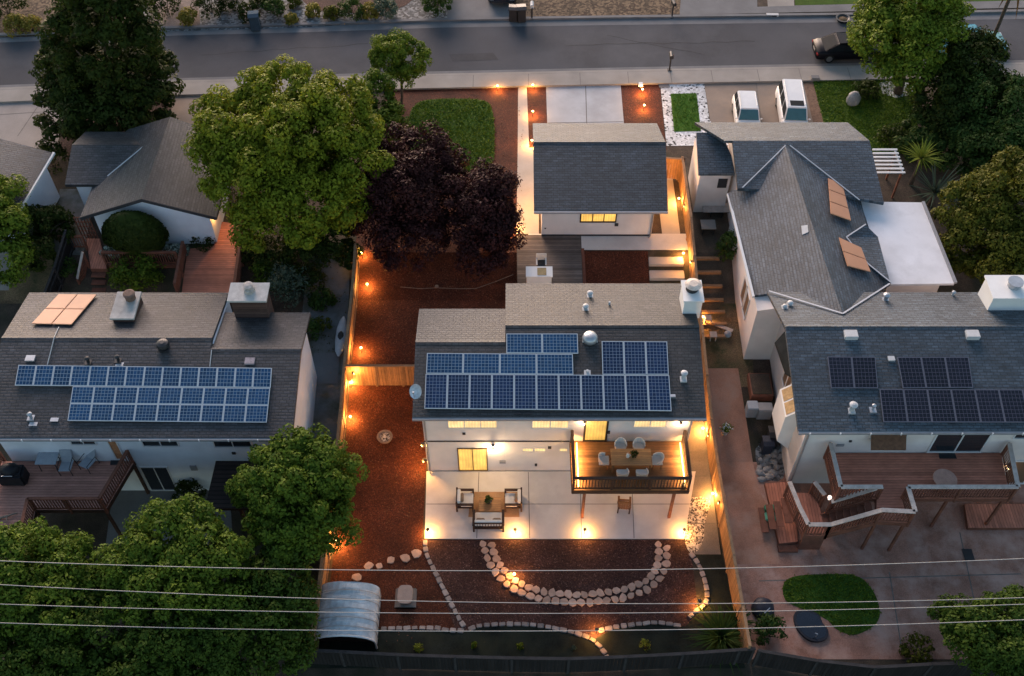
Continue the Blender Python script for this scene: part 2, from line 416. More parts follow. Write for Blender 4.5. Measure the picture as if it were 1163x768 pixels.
# ---- far side of the street
poly('gravel_bed', [(160, 38), (235, 34.5), (330, 32), (420, 27), (490, 24.5), (560, 21), (560, -60), (160, -60)], M['gravel'], .02)
poly('gravel_bed', [(30, 42), (158, 38), (158, -60), (-100, -60), (-100, 46)], M['gravel_tan'], .02)
poly('path', [(168, 36), (228, 32.5), (222, -40), (180, -40)], mk('pink_pebble', (.19, .145, .125), .9, .2, 2, 24, .4, .5), .026)
drape('dark_bed', smooth_closed(gp([(340, -2), (352, 9), (372, 14.5), (410, 15.5), (445, 13), (468, 4), (478, -20), (335, -20)]), 2), M['mulch_dark'], .03)
poly('driveway', [(508, 23.5), (580, 22), (592, -50), (508, -50)], M['gutter'], .024)
poly('dry_bed', [(585, 20.6), (772, 16.5), (780, -50), (585, -50)], M['gravel_tan'], .02)
poly('driveway', [(772, 17), (860, 15), (860, -50), (776, -50)], M['gutter'], .024)
poly('path', [(872, 8), (902, 7), (900, -40), (868, -40)], M['walk'], .03)
poly('lawn', [(903, 6.5), (1200, 0), (1200, -60), (896, -60)], M['lawn'], .03)
poly('sidewalk', [(772, 17.2), (1200, 8.5), (1200, 0), (903, 6.6), (860, 8.2), (772, 10)], M['gutter'], .028)
# ---- main lot
XL, XR = -8.25, 9.6
drape('mulch', [(XL, 18.6), (-4.2, 18.6), (-4.2, 40.0), (XL, 40.0)], M['mulch'], .008)
drape('mulch', [(-4.2, 33.2), (.3, 33.2), (.3, 40.0), (-4.2, 40.0)], M['mulch'], .008)
drape('mulch', [(-4.2, 18.6), (8.3, 18.6), (8.3, 23.8), (-4.2, 23.8)], M['mulch_dark'], .008)
drape('mulch', [(XL, 18.6), (-2.2, 18.6), (-4.2, 23.8), (XL, 23.8)], M['mulch'], .011)
EDGE = [(355, 722), (432, 714.5), (500, 716), (529, 717.5), (545, 711), (600, 710), (640, 716), (677, 725), (700, 713), (745, 708), (778, 712), (803, 685), (800, 660), (786, 630), (776, 612), (810, 575), (9.62, 25), (10.05, 17.6), (-9, 17.6)]
drape('dark_ground', [G2(*e) if abs(e[0]) > 30 else Vector(e) for e in EDGE], M['dark_turf'], .016)
pat = [G2(484.5, 536), G2(790, 536), G2(777, 612.5), G2(482.5, 612.5)]
drape('patio', pat, M['patio'], .05, thick=.12)
for a, b in (((403 / 4.8 + 460, 537), (541.5, 612)), ((600, 537), (601.6, 612)), ((658.5, 537), (660.5, 612)), ((484, 573.2), (783, 573.2)), ((717, 537), (720, 612))): seam(G2(*a), G2(*b), .03, .054)
drape('pebble_bed', smooth_closed(gp([(779, 566), (803, 564), (808, 572), (803, 585), (799, 600), (800, 612), (791, 629), (782, 628), (777, 613)]), 1), M['speck_stone'], .022)
drape('gravel_path', [(8.25, 23.0), (9.65, 23.0), (9.65, 36), (8.25, 36)], mk('side_slab', (.17, .15, .13), .9, .2, .8, 24, .2, .2), .02)
for y in np.arange(24.6, 34, 1.3): seam((8.3, y), (9.6, y), .05, .024)
# behind the garage
drape('path', [P(600, 266, 2.2).to_2d(), P(786, 266, 2.2).to_2d(), P(783, 284, 2.2).to_2d(), P(600, 284, 2.2).to_2d()], M['patio'], .03, flat=2.2, thick=.3)
drape('path', [(8.3, 40.5), (9.3, 40.5), (9.3, 47), (8.3, 47)], M['path_conc'], .025)
drape('mulch', [(3.5, 37.0), (7.4, 37.0), (7.4, 40.1), (3.5, 40.1)], M['mulch'], .02)
# ---- right lot
drape('yard_dirt', [(9.7, 28), (28, 28), (28, 18.0), (10.1, 18.0)], M['yard_dirt'], .012)
drape('side_path', [(9.7, 33), (11.6, 33), (11.9, 26.5), (12.3, 25), (12.3, 22.5), (9.9, 22.5)], M['side_dirt'], .016)
poly('scrub', [(792, 345), (852, 345), (856, 440), (803, 440)], M['scrub'], .014)
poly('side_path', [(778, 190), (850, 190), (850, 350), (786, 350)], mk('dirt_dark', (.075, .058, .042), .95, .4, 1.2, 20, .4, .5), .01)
drape('lawn', smooth_closed(gp([(888, 663), (900, 654), (940, 652), (975, 653), (990, 668), (998, 685), (1000, 704), (986, 716), (968, 723), (948, 715), (940, 703), (905, 690), (890, 682)]), 2), M['lawn'], .025)
drape('gravel_bed', smooth_closed(gp([(858, 505), (884, 500), (893, 530), (888, 548), (868, 545), (858, 525)]), 1), M['gravel'], .026)
# ---- left lot
poly('grey_path', [(347, 290), (398, 285), (386, 500), (332, 500)], M['grey_conc'], .012)
poly('slab', [(357, 402), (386, 401), (384, 436), (355, 437)], M['gutter'], .05)
poly('left_patio', [(130, 545), (260, 545), (265, 620), (120, 620)], mk('left_patio', (.17, .165, .16), .9, .2, .8, 30, .15, .1), .014)
poly('dark_ground', [(-60, 250), (100, 250), (60, 345), (-80, 345)], M['scrub'], .009)
poly('grey_path', [(68, 215), (110, 215), (95, 290), (60, 290)], M['grey_conc'], .02)

# hairline cracks sealed with tar in the asphalt
M['tar'] = mk('crack_tar', (.026, .026, .028), .8, .2, 4)
def crack(a, b, n=14, amp=.25, w_=.05):
    a, b = G2(*a), G2(*b); pts = [a.lerp(b, k / n) + Vector((random.uniform(-amp, amp), random.uniform(-amp, amp) * .6)) for k in range(n + 1)]
    L = [p + Vector((0, w_ * random.uniform(.3, .7))) for p in pts]; R_ = [p - Vector((0, w_ * random.uniform(.3, .7))) for p in pts]
    drape('road_crack', L + R_[::-1], M['tar'], .009)
crack((230, 62), (420, 50), amp=.18); crack((640, 52), (860, 47), amp=.2); crack((690, 40), (800, 62), 8, .12)
drape('road_patch', gp([(510, 62), (560, 60), (566, 68), (514, 70)]), mk('patch_asphalt', (.040, .041, .046), .9, .2, 1, 60, .3, .2), .010)

for a, b in (((1010, 650), (1024, 738)), ((862, 660), (1160, 652)), ((1090, 605), (1110, 700))): seam(G2(*a), G2(*b), .05, .017)
# ------------------------------------------------------------------ building helpers
M['roof_main'] = shingle('dark_shingle', (.034, .033, .034))
M['roof_garage'] = shingle('slate_shingle', (.036, .046, .056))
M['roof_right'] = shingle('blue_grey_shingle', (.050, .068, .086))
M['roof_right_x'] = shingle('blue_grey_shingle_across', (.050, .064, .080), 'x')
M['roof_left'] = shingle('brown_grey_shingle', (.040, .039, .043))
M['roof_back'] = shingle('charcoal_shingle', (.046, .044, .047))
M['roof_back_x'] = shingle('charcoal_shingle_across', (.046, .044, .047), 'x')
M['stucco'] = mk('white_stucco', (.62, .60, .585), .9, .08, .9, 60, .06, .15)
M['stucco_left'] = mk('pale_stucco', (.66, .69, .74), .9, .10, .8, 60, .05, .12)
M['stucco_right'] = mk('warm_stucco', (.66, .60, .57), .9, .10, .8, 60, .05, .12)
M['white_paint'] = mk('white_paint', (.70, .69, .67), .6, .04, 2, 40, .04, 0, .4)
M['trim_dark'] = mk('dark_trim', (.030, .030, .034), .6, .1, 3, 40, .05)
M['gutter_metal'] = mk('gutter_metal', (.24, .24, .25), .5, .1, 3, 40, .05, 0, .5)
M['flash'] = mk('valley_flashing', (.46, .46, .48), .5, .12, 3, 30, .1, 0, .5)
M['lit'] = emis('lit_window', (1.0, .54, .10), .40, (.25, .2, .1), var=.35)
M['lit_pale'] = emis('lit_window_pale', (1.0, .66, .27), .42, (.3, .25, .18), var=.25)
M['pane'] = glass('dark_glass', (.018, .022, .028))
M['pane_brown'] = glass('brown_blind', (.14, .085, .05), .4)
M['frame_white'] = mk('window_frame', (.60, .60, .60), .5, .03, 3, 40, .03)
M['frame_dark'] = mk('bronze_frame', (.035, .025, .02), .5, .1, 3, 40, .05)
M['frame_bronze'] = mk('tan_frame', (.16, .11, .06), .5, .1, 3, 40, .05)
M['metal'] = mk('galvanised', (.42, .43, .45), .4, .12, 4, 40, .08, 0, .5, metal=.6)
M['vent_white'] = mk('vent_paint', (.46, .46, .46), .6, .1, 4, 40, .08)
M['dark_metal'] = mk('black_metal', (.018, .018, .02), .5, .1, 4, 40, .1, 0, .5)
M['brick'] = None
def brickmat():
    t = NT('chimney_brick'); v = t.coord(); mp = t.n('ShaderNodeMapping'); t.l(v, mp.inputs[0]); mp.inputs['Rotation'].default_value = (R(90), 0, 0)
    sx = t.n('ShaderNodeSeparateXYZ'); t.l(v, sx.inputs[0]); cb = t.n('ShaderNodeCombineXYZ'); t.l(t.math('ADD', sx.outputs[0], sx.outputs[1]), cb.inputs[0]); t.l(sx.outputs[2], cb.inputs[1])
    br = t.n('ShaderNodeTexBrick'); t.l(cb.outputs[0], br.inputs['Vector'])
    for k, x in (('Scale', 1), ('Mortar Size', .02), ('Brick Width', .24), ('Row Height', .1)): br.inputs[k].default_value = x
    br.inputs['Color1'].default_value = (.055, .028, .020, 1); br.inputs['Color2'].default_value = (.095, .055, .042, 1); br.inputs['Mortar'].default_value = (.13, .115, .105, 1)
    t.bump(br.outputs['Fac'], -.5); return t.done(br.outputs['Color'], .9)
M['brick'] = planks('chimney_brick', (.075, .040, .030), 'z', .12, .22, .35, .9, gapcol=1.7)

def part(mb, name, mat, parent, **k): return mb.build(name, mat, parent, **k)
def yz_walls(mb, x0, x1, prof): mb.prism([(x0, y, z) for y, z in prof], (x1 - x0, 0, 0))
def xz_walls(mb, y0, y1, prof): mb.prism([(x, y0, z) for x, z in prof], (0, y1 - y0, 0))
def slab(mb, pts, t=.17): mb.prism(pts, (0, 0, -t))
def front_window(house, Y, px0, py0, px1, py1, panes, pmat, fmat, z1=None, z0=None, name='window', proud=.05, fw=.05, sill=True):
    """window in a wall that faces the rear gardens (wall plane Y)"""
    a = PY(px0, py0, Y); b = PY(px1, py1, Y); x0, x1 = a.x, b.x; zt = a.z if z1 is None else z1; zb = b.z if z0 is None else z0
    m = MB(); y0 = Y - proud
    m.box(x0 - fw, x1 + fw, y0, Y, zt, zt + fw); m.box(x0 - fw, x1 + fw, y0 - .02, Y, zb - fw, zb)
    m.box(x0 - fw, x0, y0, Y, zb, zt); m.box(x1, x1 + fw, y0, Y, zb, zt)
    for k in range(1, panes):
        x = x0 + (x1 - x0) * k / panes; m.box(x - fw * .4, x + fw * .4, y0 + .005, Y, zb, zt)
    f = m.build(name, fmat, house)
    for k in range(panes):
        w_ = (x1 - x0) / panes; g = MB(); q0 = x0 + w_ * k + (fw * .4 if k else 0); q1 = x0 + w_ * (k + 1) - (fw * .4 if k < panes - 1 else 0)
        g.box(q0, q1, Y - .02, Y + .01, zb, zt); g.build('pane', pmat, f)
    return f
def left_window(house, X, ya, yb, z0, z1, panes, pmat, fmat, fw=.06):
    """window in a wall plane X that faces left"""
    m = MB(); m.box(X - .05, X, ya - fw, yb + fw, z1, z1 + fw); m.box(X - .07, X, ya - fw, yb + fw, z0 - fw, z0); m.box(X - .05, X, ya - fw, ya, z0, z1); m.box(X - .05, X, yb, yb + fw, z0, z1)
    for k in range(1, panes):
        y = ya + (yb - ya) * k / panes; m.box(X - .045, X, y - .025, y + .025, z0, z1)
    f = m.build('window', fmat, house)
    for k in range(panes):
        d = (yb - ya) / panes; g = MB(); g.box(X - .02, X + .01, ya + d * k + .026, ya + d * (k + 1) - .026, z0, z1); g.build('pane', pmat, f)
def gutter(house, a, b, mat=None): return MB().bar(a, b, .12, .12).build('gutter', mat or M['gutter_metal'], house)
def pipe_vent(roof, pt, r=.07, h=.4, mat=None, hat=True, base=True):
    p = Vector(pt); m = MB(); m.tube([p - Vector((0, 0, .1)), p + Vector((0, 0, h))], r, 10)
    if hat: m.lathe([(r * 1.5, h - .04), (r * 1.6, h + .02), (r * .5, h + .08)], p, 12)
    if base: m.cb(p + Vector((0, -.04, -.06)), .30, .30, .09)
    return m.build('vent', mat or M['vent_white'], roof, smooth=False)
M['cell_blue'] = cells('blue_cells', (.008, .042, .105), (.19, .25, .31), .065)
M['cell_navy'] = cells('navy_cells', (.006, .018, .055), (.16, .20, .27), .06)
M['cell_black'] = cells('black_cells', (.008, .008, .014), (.075, .065, .085), .05)
M['panel_frame'] = mk('panel_frame', (.50, .52, .54), .4, .03, 4, 40, .03, 0, .5)
M['panel_frame_dim'] = mk('panel_frame_dim', (.13, .125, .15), .4, .03, 4, 40, .03, 0, .5)
M['therm'] = mk('copper_collector', (.52, .25, .135), .55, .10, .8, 30, .05, 0, .4)
def panel(root, q, cx, cy, cell, frame, nrm, up=.11, fw=.032, name='solar_panel'):
    """q: top-left, top-right, bottom-right, bottom-left on the roof plane"""
    q = [Vector(p) + nrm * up for p in q]; m = MB(); t = nrm * .045
    m.hexa([q[3] - t, q[2] - t, q[1] - t, q[0] - t, q[3], q[2], q[1], q[0]], 0)
    ex = (q[1] - q[0]).normalized() * fw; ey = (q[3] - q[0]).normalized() * fw; u = nrm * .004
    f = [q[0] + ex + ey + u, q[1] - ex + ey + u, q[2] - ex - ey + u, q[3] + ex - ey + u]
    m.face([f[3], f[2], f[1], f[0]], [(0, 0), (cx, 0), (cx, cy), (0, cy)], 1)
    return m.build(name, [frame, cell], root)
def panel_grid(root, pl, c, nx, ny, cx, cy, cell, frame, gap=.012, **k):
    """c: photo corners TL, TR, BR, BL seen on the plane pl"""
    A, B, C, D = [PL(px, py, *pl) for px, py in c]; nrm = pl[1]
    def bl(u, v): return A * (1 - u) * (1 - v) + B * u * (1 - v) + C * u * v + D * (1 - u) * v
    gx = gap / (B - A).length; gy = gap / (D - A).length
    for j in range(ny):
        for i in range(nx):
            u0, u1 = i / nx + gx / 2, (i + 1) / nx - gx / 2; v0, v1 = j / ny + gy / 2, (j + 1) / ny - gy / 2
            panel(root, [bl(u0, v0), bl(u1, v0), bl(u1, v1), bl(u0, v1)], cx, cy, cell, frame, nrm, **k)
def plane_front(y0, z0, s): return (Vector((0, y0, z0)), Vector((0, -s, 1)).normalized())
def root_at(p): return (p[0], p[1], H(p[1]))

# ================================================================== the lit main house
S1 = .238; zf = lambda y: 5.4 + S1 * (y - 27)
house = thing('main_house', 'white two-storey house with lit windows, dark roof of blue panels and glowing patio', 'house', (2, 27.5, 0))
m = MB()
xl, xm, xr = -4.45, -.31, 8.68; y1, y2 = 31.4, 30.56; yb1, yb2 = 34.7, 33.1
zb = lambda y, yr: zf(yr) - S1 * (y - yr)
slab(m, [(xl, 27, zf(27)), (xr, 27, zf(27)), (xr, y1, zf(y1)), (xm, y1, zf(y1)), (xm, y2, zf(y2)), (xl, y2, zf(y2))])
slab(m, [(xm, y1, zf(y1)), (xr, y1, zf(y1)), (xr, yb1, zb(yb1, y1)), (xm, yb1, zb(yb1, y1))])
slab(m, [(xl, y2, zf(y2)), (xm - .003, y2, zf(y2)), (xm - .003, yb2, zb(yb2, y2)), (xl, yb2, zb(yb2, y2))])
for xa, xb_, yr in ((xl, xm, y2), (xm, xr, y1)):
    m.prism([(xa, yr - .14, zf(yr) - .02), (xa, yr, zf(yr) + .03), (xa, yr + .14, zf(yr) - .02)], (xb_ - xa, 0, 0))
roof = m.build('roof', M['roof_main'], house)
m = MB(); wz = .22
yz_walls(m, -4.1, -.3, [(27.5, -.2), (27.5, zf(27.5) - wz), (y2, zf(y2) - wz), (32.7, zb(32.7, y2) - wz), (32.7, -.2)])
yz_walls(m, -.297, 8.25, [(27.5, -.2), (27.5, zf(27.5) - wz), (y1, zf(y1) - wz), (34.3, zb(34.3, y1) - wz), (34.3, -.2)])
m.build('wall', M['stucco'], house)
MB().box(-4.12, 2.7, 27.47, 27.5, 2.62, 2.70).build('floor_band', M['trim_dark'], house)
gutter(house, (xl, 26.94, 5.30), (xr, 26.94, 5.30), M['gutter_metal'])
front_window(house, 27.5, 509, 478, 564, 485.2, 3, M['lit_pale'], M['frame_white'], z1=4.95)
front_window(house, 27.5, 605, 478, 645, 485.2, 2, M['lit_pale'], M['frame_white'], z1=4.95)
front_window(house, 27.5, 721, 478, 755.5, 484.2, 2, M['lit_pale'], M['frame_white'], z1=4.95)
d = front_window(house, 27.5, 666, 480, 687, 497.5, 1, M['lit'], M['frame_dark'], z1=4.85, z0=2.80, name='deck_door', fw=.09)
front_window(house, 27.5, 520.5, 509.5, 553, 535, 2, M['lit'], M['frame_bronze'], z0=.14, name='sliding_door', fw=.06)
for a, b in ((594, 605), (607.5, 619), (636, 643.5)):
    front_window(house, 27.5, a, 509, b, 512, 1, M['lit_pale'], M['frame_white'], name='window', fw=.02, proud=.03)
# chimney of painted stucco with a flue and a lifted disc cap
ch = MB().box(8.02, 8.86, 32.3, 33.5, 5.9, 7.1).box(7.96, 8.92, 32.24, 33.56, 7.1, 7.2).build('chimney', M['white_paint'], house)
MB().lathe([(.30, 0), (.30, .16)], (8.42, 33.0, 7.2), 16).build('flue', M['dark_metal'], ch)
MB().lathe([(.36, 0), (.40, .04), (.20, .12)], (8.45, 33.02, 7.46), 18).tube([(8.2, 33, 7.3), (8.2, 33, 7.5)], .02, 6).tube([(8.66, 33, 7.3), (8.66, 33, 7.5)], .02, 6).build('flue_cap', mk('flue_cap', (.55, .47, .40), .6), ch)
plb = (Vector((0, y1, zf(y1))), Vector((0, S1, 1)).normalized()); plf = plane_front(27, 5.4, S1)
for px, py in ((670, 336), (665, 351)): pipe_vent(roof, PL(px, py, *plb), .09, .22)
pipe_vent(roof, PL(692, 346, *plb), .05, .2, base=False, hat=False)
p = PL(670, 386, *plf); MB().lathe([(.34, 0), (.36, .16), (.30, .30), (.12, .36)], p, 20).build('turbine_vent', M['metal'], roof, smooth=True)
for px, py in ((663, 388), (677, 388)): MB().cb(PL(px, py, *plf), .13, .13, .06).build('vent_foot', M['vent_white'], roof)
pipe_vent(roof, PL(776, 430, *plf), .10, .42, M['vent_white'])
pipe_vent(roof, PL(667, 423, *plf), .06, .16, M['vent_white'], base=True, hat=False)
MB().cb(PL(764, 451, *plf), .22, .14, .12).build('junction_box', M['metal'], roof)
MB().cb(PL(588, 470, *plf), .3, .08, .05).cb(PL(600, 470, *plf), .3, .08, .05).build('vent', M['trim_dark'], roof)
arr = thing('solar_array', 'blue solar panels on the dark roof of the lit house, eleven along the lowest row', 'solar panels', (0, 27.5, zf(27.5)))
panel_grid(arr, plf, [(483.5, 425.8), (759.8, 427.2), (762.5, 468), (482, 465.2)], 11, 1, 6, 10, M['cell_navy'], M['panel_frame'])
panel_grid(arr, plf, [(485, 402), (650.5, 403.2), (651.2, 426.6), (484, 425.4)], 4, 1, 10, 6, M['cell_blue'], M['panel_frame'])
panel_grid(arr, plf, [(575, 380), (656, 380), (656.8, 402.8), (575, 402.2)], 2, 1, 10, 6, M['cell_blue'], M['panel_frame'])
panel_grid(arr, plf, [(683, 388.5), (757.5, 389), (759.3, 426.6), (684, 426.6)], 3, 1, 6, 10, M['cell_navy'], M['panel_frame'])
# satellite dish on the left roof edge
dp = PL(477, 452, *plf); dish = thing('satellite_dish', 'grey oval satellite dish at left end of the lit house roof', 'satellite dish', dp)
m = MB(); ax = Vector((-.25, -.75, .62)).normalized(); rx = ax.cross(Vector((0, 0, 1))).normalized(); ry = rx.cross(ax)
c0 = dp + Vector((-.12, 0, .55)); N = 20
for k in range(3):
    for j in range(N):
        a0, a1 = 2 * math.pi * j / N, 2 * math.pi * (j + 1) / N; r0, r1 = [(0, .17), (.17, .30), (.30, .40)][k]
        f = lambda r, a: c0 + rx * math.cos(a) * r * .72 + ry * math.sin(a) * r * .88 + ax * (r * r * .8)
        m.face([f(r0, a0), f(r1, a0), f(r1, a1), f(r0, a1)] if k else [f(0, 0), f(r1, a0), f(r1, a1)])
m.build('dish', mk('dish_grey', (.50, .52, .55), .5), dish)
MB().tube([dp, dp + Vector((0, 0, .3)), c0 - ax * .03], .03, 8).build('mast', M['metal'], dish)
MB().tube([c0 - ry * .4, c0 + ax * .42], .015, 6).cb(c0 + ax * .42, .08, .08, .08).build('feed_arm', M['metal'], dish)

# ================================================================== garage by the street
S2 = .27; zg = lambda y: 4.6 + S2 * (y - 40.8); zgb = lambda y: zg(44.94) - S2 * (y - 44.94)
gar = thing('garage', 'small white garage with slate roof and one lit window, behind the lit house', 'garage', (4.7, 41.25, 2.2))
m = MB(); slab(m, [(1.17, 40.8, zg(40.8)), (8.3, 40.8, zg(40.8)), (8.42, 44.94, zg(44.94)), (1.17, 44.94, zg(44.94))])
slab(m, [(1.17, 44.943, zg(44.94)), (8.42, 44.943, zg(44.94)), (8.2, 47.3, zgb(47.3)), (1.17, 47.3, zgb(47.3))])
m.prism([(1.17, 44.8, zg(44.8) + .01), (1.17, 44.94, zg(44.94) + .04), (1.17, 45.08, zgb(45.08) + .01)], (7.25, 0, 0))
groof = m.build('roof', M['roof_garage'], gar)
m = MB(); yz_walls(m, 1.62, 7.65, [(41.25, 1.2), (41.25, zg(41.25) - .2), (44.94, zg(44.94) - .2), (46.95, zgb(46.95) - .2), (46.95, 1.2)])
m.build('wall', M['stucco'], gar)
front_window(gar, 41.25, 660.5, 241, 698.5, 251, 3, M['lit'], M['frame_dark'], fw=.07)
gutter(gar, (1.17, 40.74, 4.52), (8.3, 40.74, 4.52), M['gutter_metal'])
MB().box(1.62, 7.65, 41.21, 41.248, 2.2, 2.32).build('skirting', M['trim_dark'], gar)
MB().tube([(7.62, 41.18, 4.4), (7.62, 41.18, 2.35), (7.5, 41.05, 2.25)], .05, 8).build('downpipe', M['gutter_metal'], gar)
MB().box(7.652, 7.70, 42.3, 42.9, 3.2, 3.9).build('meter_box', M['trim_dark'], gar)
p = PL(613, 226, *plane_front(40.8, 4.6, S2))

# ================================================================== left house
S4 = .24; z4 = lambda y: 5.27 + S4 * (y - 26); b4 = lambda y, yr: z4(yr) - S4 * (y - yr)
lh = thing('left_house', 'pale house left of the lit one, brown-grey roof with two chimneys', 'house', (-16.5, 26.4, 0))
m = MB(); xa, xb_, xc = -23.5, -13.8, -9.65; r1, r2 = 30.7, 30.14; e1, e2 = 34.2, 32.9
slab(m, [(xa, 26, z4(26)), (xc - .05, 26, z4(26)), (xc, r2, z4(r2)), (xb_, r2, z4(r2)), (xb_, r1, z4(r1)), (xa, r1, z4(r1))])
slab(m, [(xa, r1, z4(r1)), (xb_, r1, z4(r1)), (xb_, e1, b4(e1, r1)), (xa, e1, b4(e1, r1))])
slab(m, [(xb_ + .003, r2, z4(r2)), (xc, r2, z4(r2)), (xc, e2, b4(e2, r2)), (xb_ + .003, e2, b4(e2, r2))])
for xp, xq, yr in ((xa, xb_, r1), (xb_, xc, r2)): m.prism([(xp, yr - .14, z4(yr) - .02), (xp, yr, z4(yr) + .03), (xp, yr + .14, z4(yr) - .02)], (xq - xp, 0, 0))
lroof = m.build('roof', M['roof_left'], lh)
m = MB(); yz_walls(m, -23.1, -13.75, [(26.4, -.2), (26.4, z4(26.4) - .2), (r1, z4(r1) - .2), (33.8, b4(33.8, r1) - .2), (33.8, -.2)])
yz_walls(m, -13.747, -9.95, [(26.4, -.2), (26.4, z4(26.4) - .2), (r2, z4(r2) - .2), (32.5, b4(32.5, r2) - .2), (32.5, -.2)])
m.build('wall', M['stucco_left'], lh)
gutter(lh, (xa, 25.94, 5.17), (xc, 25.94, 5.17))
m = MB()
for k in range(11): x = xa + .6 + k * 1.3; m.cb((x, 25.86, 5.16), .05, .06, .14)
m.build('gutter_bracket', M['frame_white'], lh)
front_window(lh, 26.4, 80, 500, 109, 504, 2, M['pane'], M['frame_white'], z1=4.8)
front_window(lh, 26.4, 161, 500, 203, 506, 2, M['pane'], M['frame_white'], z1=4.8)
front_window(lh, 26.4, 242, 500, 286, 507, 2, M['pane'], M['frame_white'], z1=4.8)
d = front_window(lh, 26.4, 122, 500, 141, 519.5, 1, mk('curtain_orange', (.42, .19, .09), .7), M['frame_white'], z1=4.8, z0=2.9, name='deck_door')
front_window(lh, 26.4, 159.5, 530.5, 201.5, 557, 2, M['pane'], M['frame_white'], z0=.12, name='sliding_door')
m = MB(); m.box(-18.7, -17.72, 31.9, 33.4, 5.6, 6.35); c1 = m.build('chimney', M['brick'], lh)
MB().box(-18.78, -17.64, 31.82, 33.48, 6.35, 6.46).build('chimney_cap', mk('cap_render', (.40, .37, .34), .9, .2, 3), c1)
MB().lathe([(.24, 0), (.24, .3), (.28, .3), (.28, .36), (.2, .40)], (-18.05, 33.05, 6.46), 16).build('flue', mk('clay_flue', (.16, .10, .075), .8), c1)
m = MB(); m.box(-13.15, -11.55, 32.5, 33.4, 4.9, 6.95); c2 = m.build('chimney', M['brick'], lh)
MB().box(-13.27, -11.43, 32.38, 33.52, 6.95, 7.06).build('chimney_cap', mk('cap_render_pale', (.48, .45, .42), .9, .15, 3), c2)
MB().lathe([(.26, 0), (.26, .22), (.20, .24), (.20, .40), (.24, .42), (.1, .46)], (-12.3, 33.0, 7.06), 16).build('flue', mk('flue_pale', (.38, .34, .31), .8), c2)
pl4 = plane_front(26, 5.27, S4); pl4b = (Vector((0, r1, z4(r1))), Vector((0, S4, 1)).normalized())
p = PL(186, 394, *pl4); MB().lathe([(.24, 0), (.30, .16), (.26, .30), (.1, .36)], p, 18).cb(p + Vector((0, -.25, 0)), .5, .12, .05).build('turbine_vent', M['dark_metal'], lroof)
for px, py, mm in ((134.5, 409, 'dark_metal'), (100.5, 411, 'dark_metal'), (35.5, 474, 'metal')): pipe_vent(lroof, PL(px, py, *pl4), .07, .25, M[mm])
for px, py in ((136, 414), (38, 482), (62, 477)): MB().cb(PL(px, py, *pl4), .36, .2, .03).build('flashing', M['metal'], lroof)
MB().cb(PL(35, 408, *pl4), .42, .32, .10).build('vent', M['metal'], lroof); MB().cb(PL(284, 411, *pl4), .44, .34, .10).build('vent', mk('vent_plum', (.28, .24, .26), .6), lroof)
MB().tube([PL(67, 372, *pl4b) + Vector((0, 0, .03)), PL(62, 384, *pl4) + Vector((0, 0, .05)), PL(54, 415, *pl4) + Vector((0, 0, .03))], .022, 6).build('conduit', M['vent_white'], lroof)
MB().tube([PL(240.5, 398, *pl4) + Vector((0, 0, .03)), PL(238.5, 417, *pl4) + Vector((0, 0, .03))], .02, 6).build('conduit', M['vent_white'], lroof)
arr = thing('solar_array', 'blue solar panels on the left house roof, top row jutting out left', 'solar panels', (-16, 27.5, z4(27.5)))
panel_grid(arr, pl4, [(22, 415.5), (309.5, 419), (308, 441.5), (17.8, 439)], 14, 1, 5, 5, M['cell_blue'], M['panel_frame'])
panel_grid(arr, pl4, [(83.5, 439.8), (307.5, 441.8), (303.5, 481), (77.5, 479)], 9, 2, 6, 5, M['cell_blue'], M['panel_frame'])
def collector(label, pl, c, nx, ny, up=.12):
    r = thing('solar_collector', label, 'solar collector', PL(*c[3], *pl), group='copper solar collectors on the roofs')
    panel_grid(r, pl, c, nx, ny, 1, 1, M['therm'], M['therm'], gap=.05, up=up, name='collector_panel')
    return r
collector('orange copper collector lying on the left house roof beside its low chimney', pl4b, [(67, 336), (111, 336.5), (82, 371), (36, 370)], 2, 2)

# ================================================================== right house
S3 = .25; z3 = lambda y: 5.2 + S3 * (y - 26.4); b3 = lambda y: z3(31.34) - S3 * (y - 31.34)
rh = thing('right_house', 'large cream house right of the lit one, blue-grey cross-gabled roofs and dark panels', 'house', (16, 26.8, 0))
m = MB(); X0, X1 = 12.72, 27.0
slab(m, [(X0, 26.4, z3(26.4)), (X1, 26.4, z3(26.4)), (X1, 31.34, z3(31.34)), (X0 - .05, 31.34, z3(31.34))])
slab(m, [(X0 - .05, 31.343, z3(31.34)), (X1, 31.343, z3(31.34)), (X1, 34.05, b3(34.05)), (12.38, 34.05, b3(34.05))])
m.prism([(X0, 31.2, z3(31.2) + .01), (X0, 31.34, z3(31.34) + .04), (X0, 31.48, b3(31.48) + .01)], (X1 - X0, 0, 0))
# front block towards the street
S5 = .25; zr5 = 6.6; f5 = lambda y: zr5 - S5 * abs(y - 44.07)
slab(m, [(11.85, 41.15, f5(41.15)), (16, 41.0, f5(41.0)), (19.4, 40.3, f5(40.3)), (19.18, 44.07, zr5), (11.83, 44.07, zr5)])
slab(m, [(11.4, 44.073, zr5), (19.18, 44.073, zr5), (18.55, 46.2, f5(46.2)), (10.1, 46.2, f5(46.2))])
rroof = m.build('roof', M['roof_right'], rh)
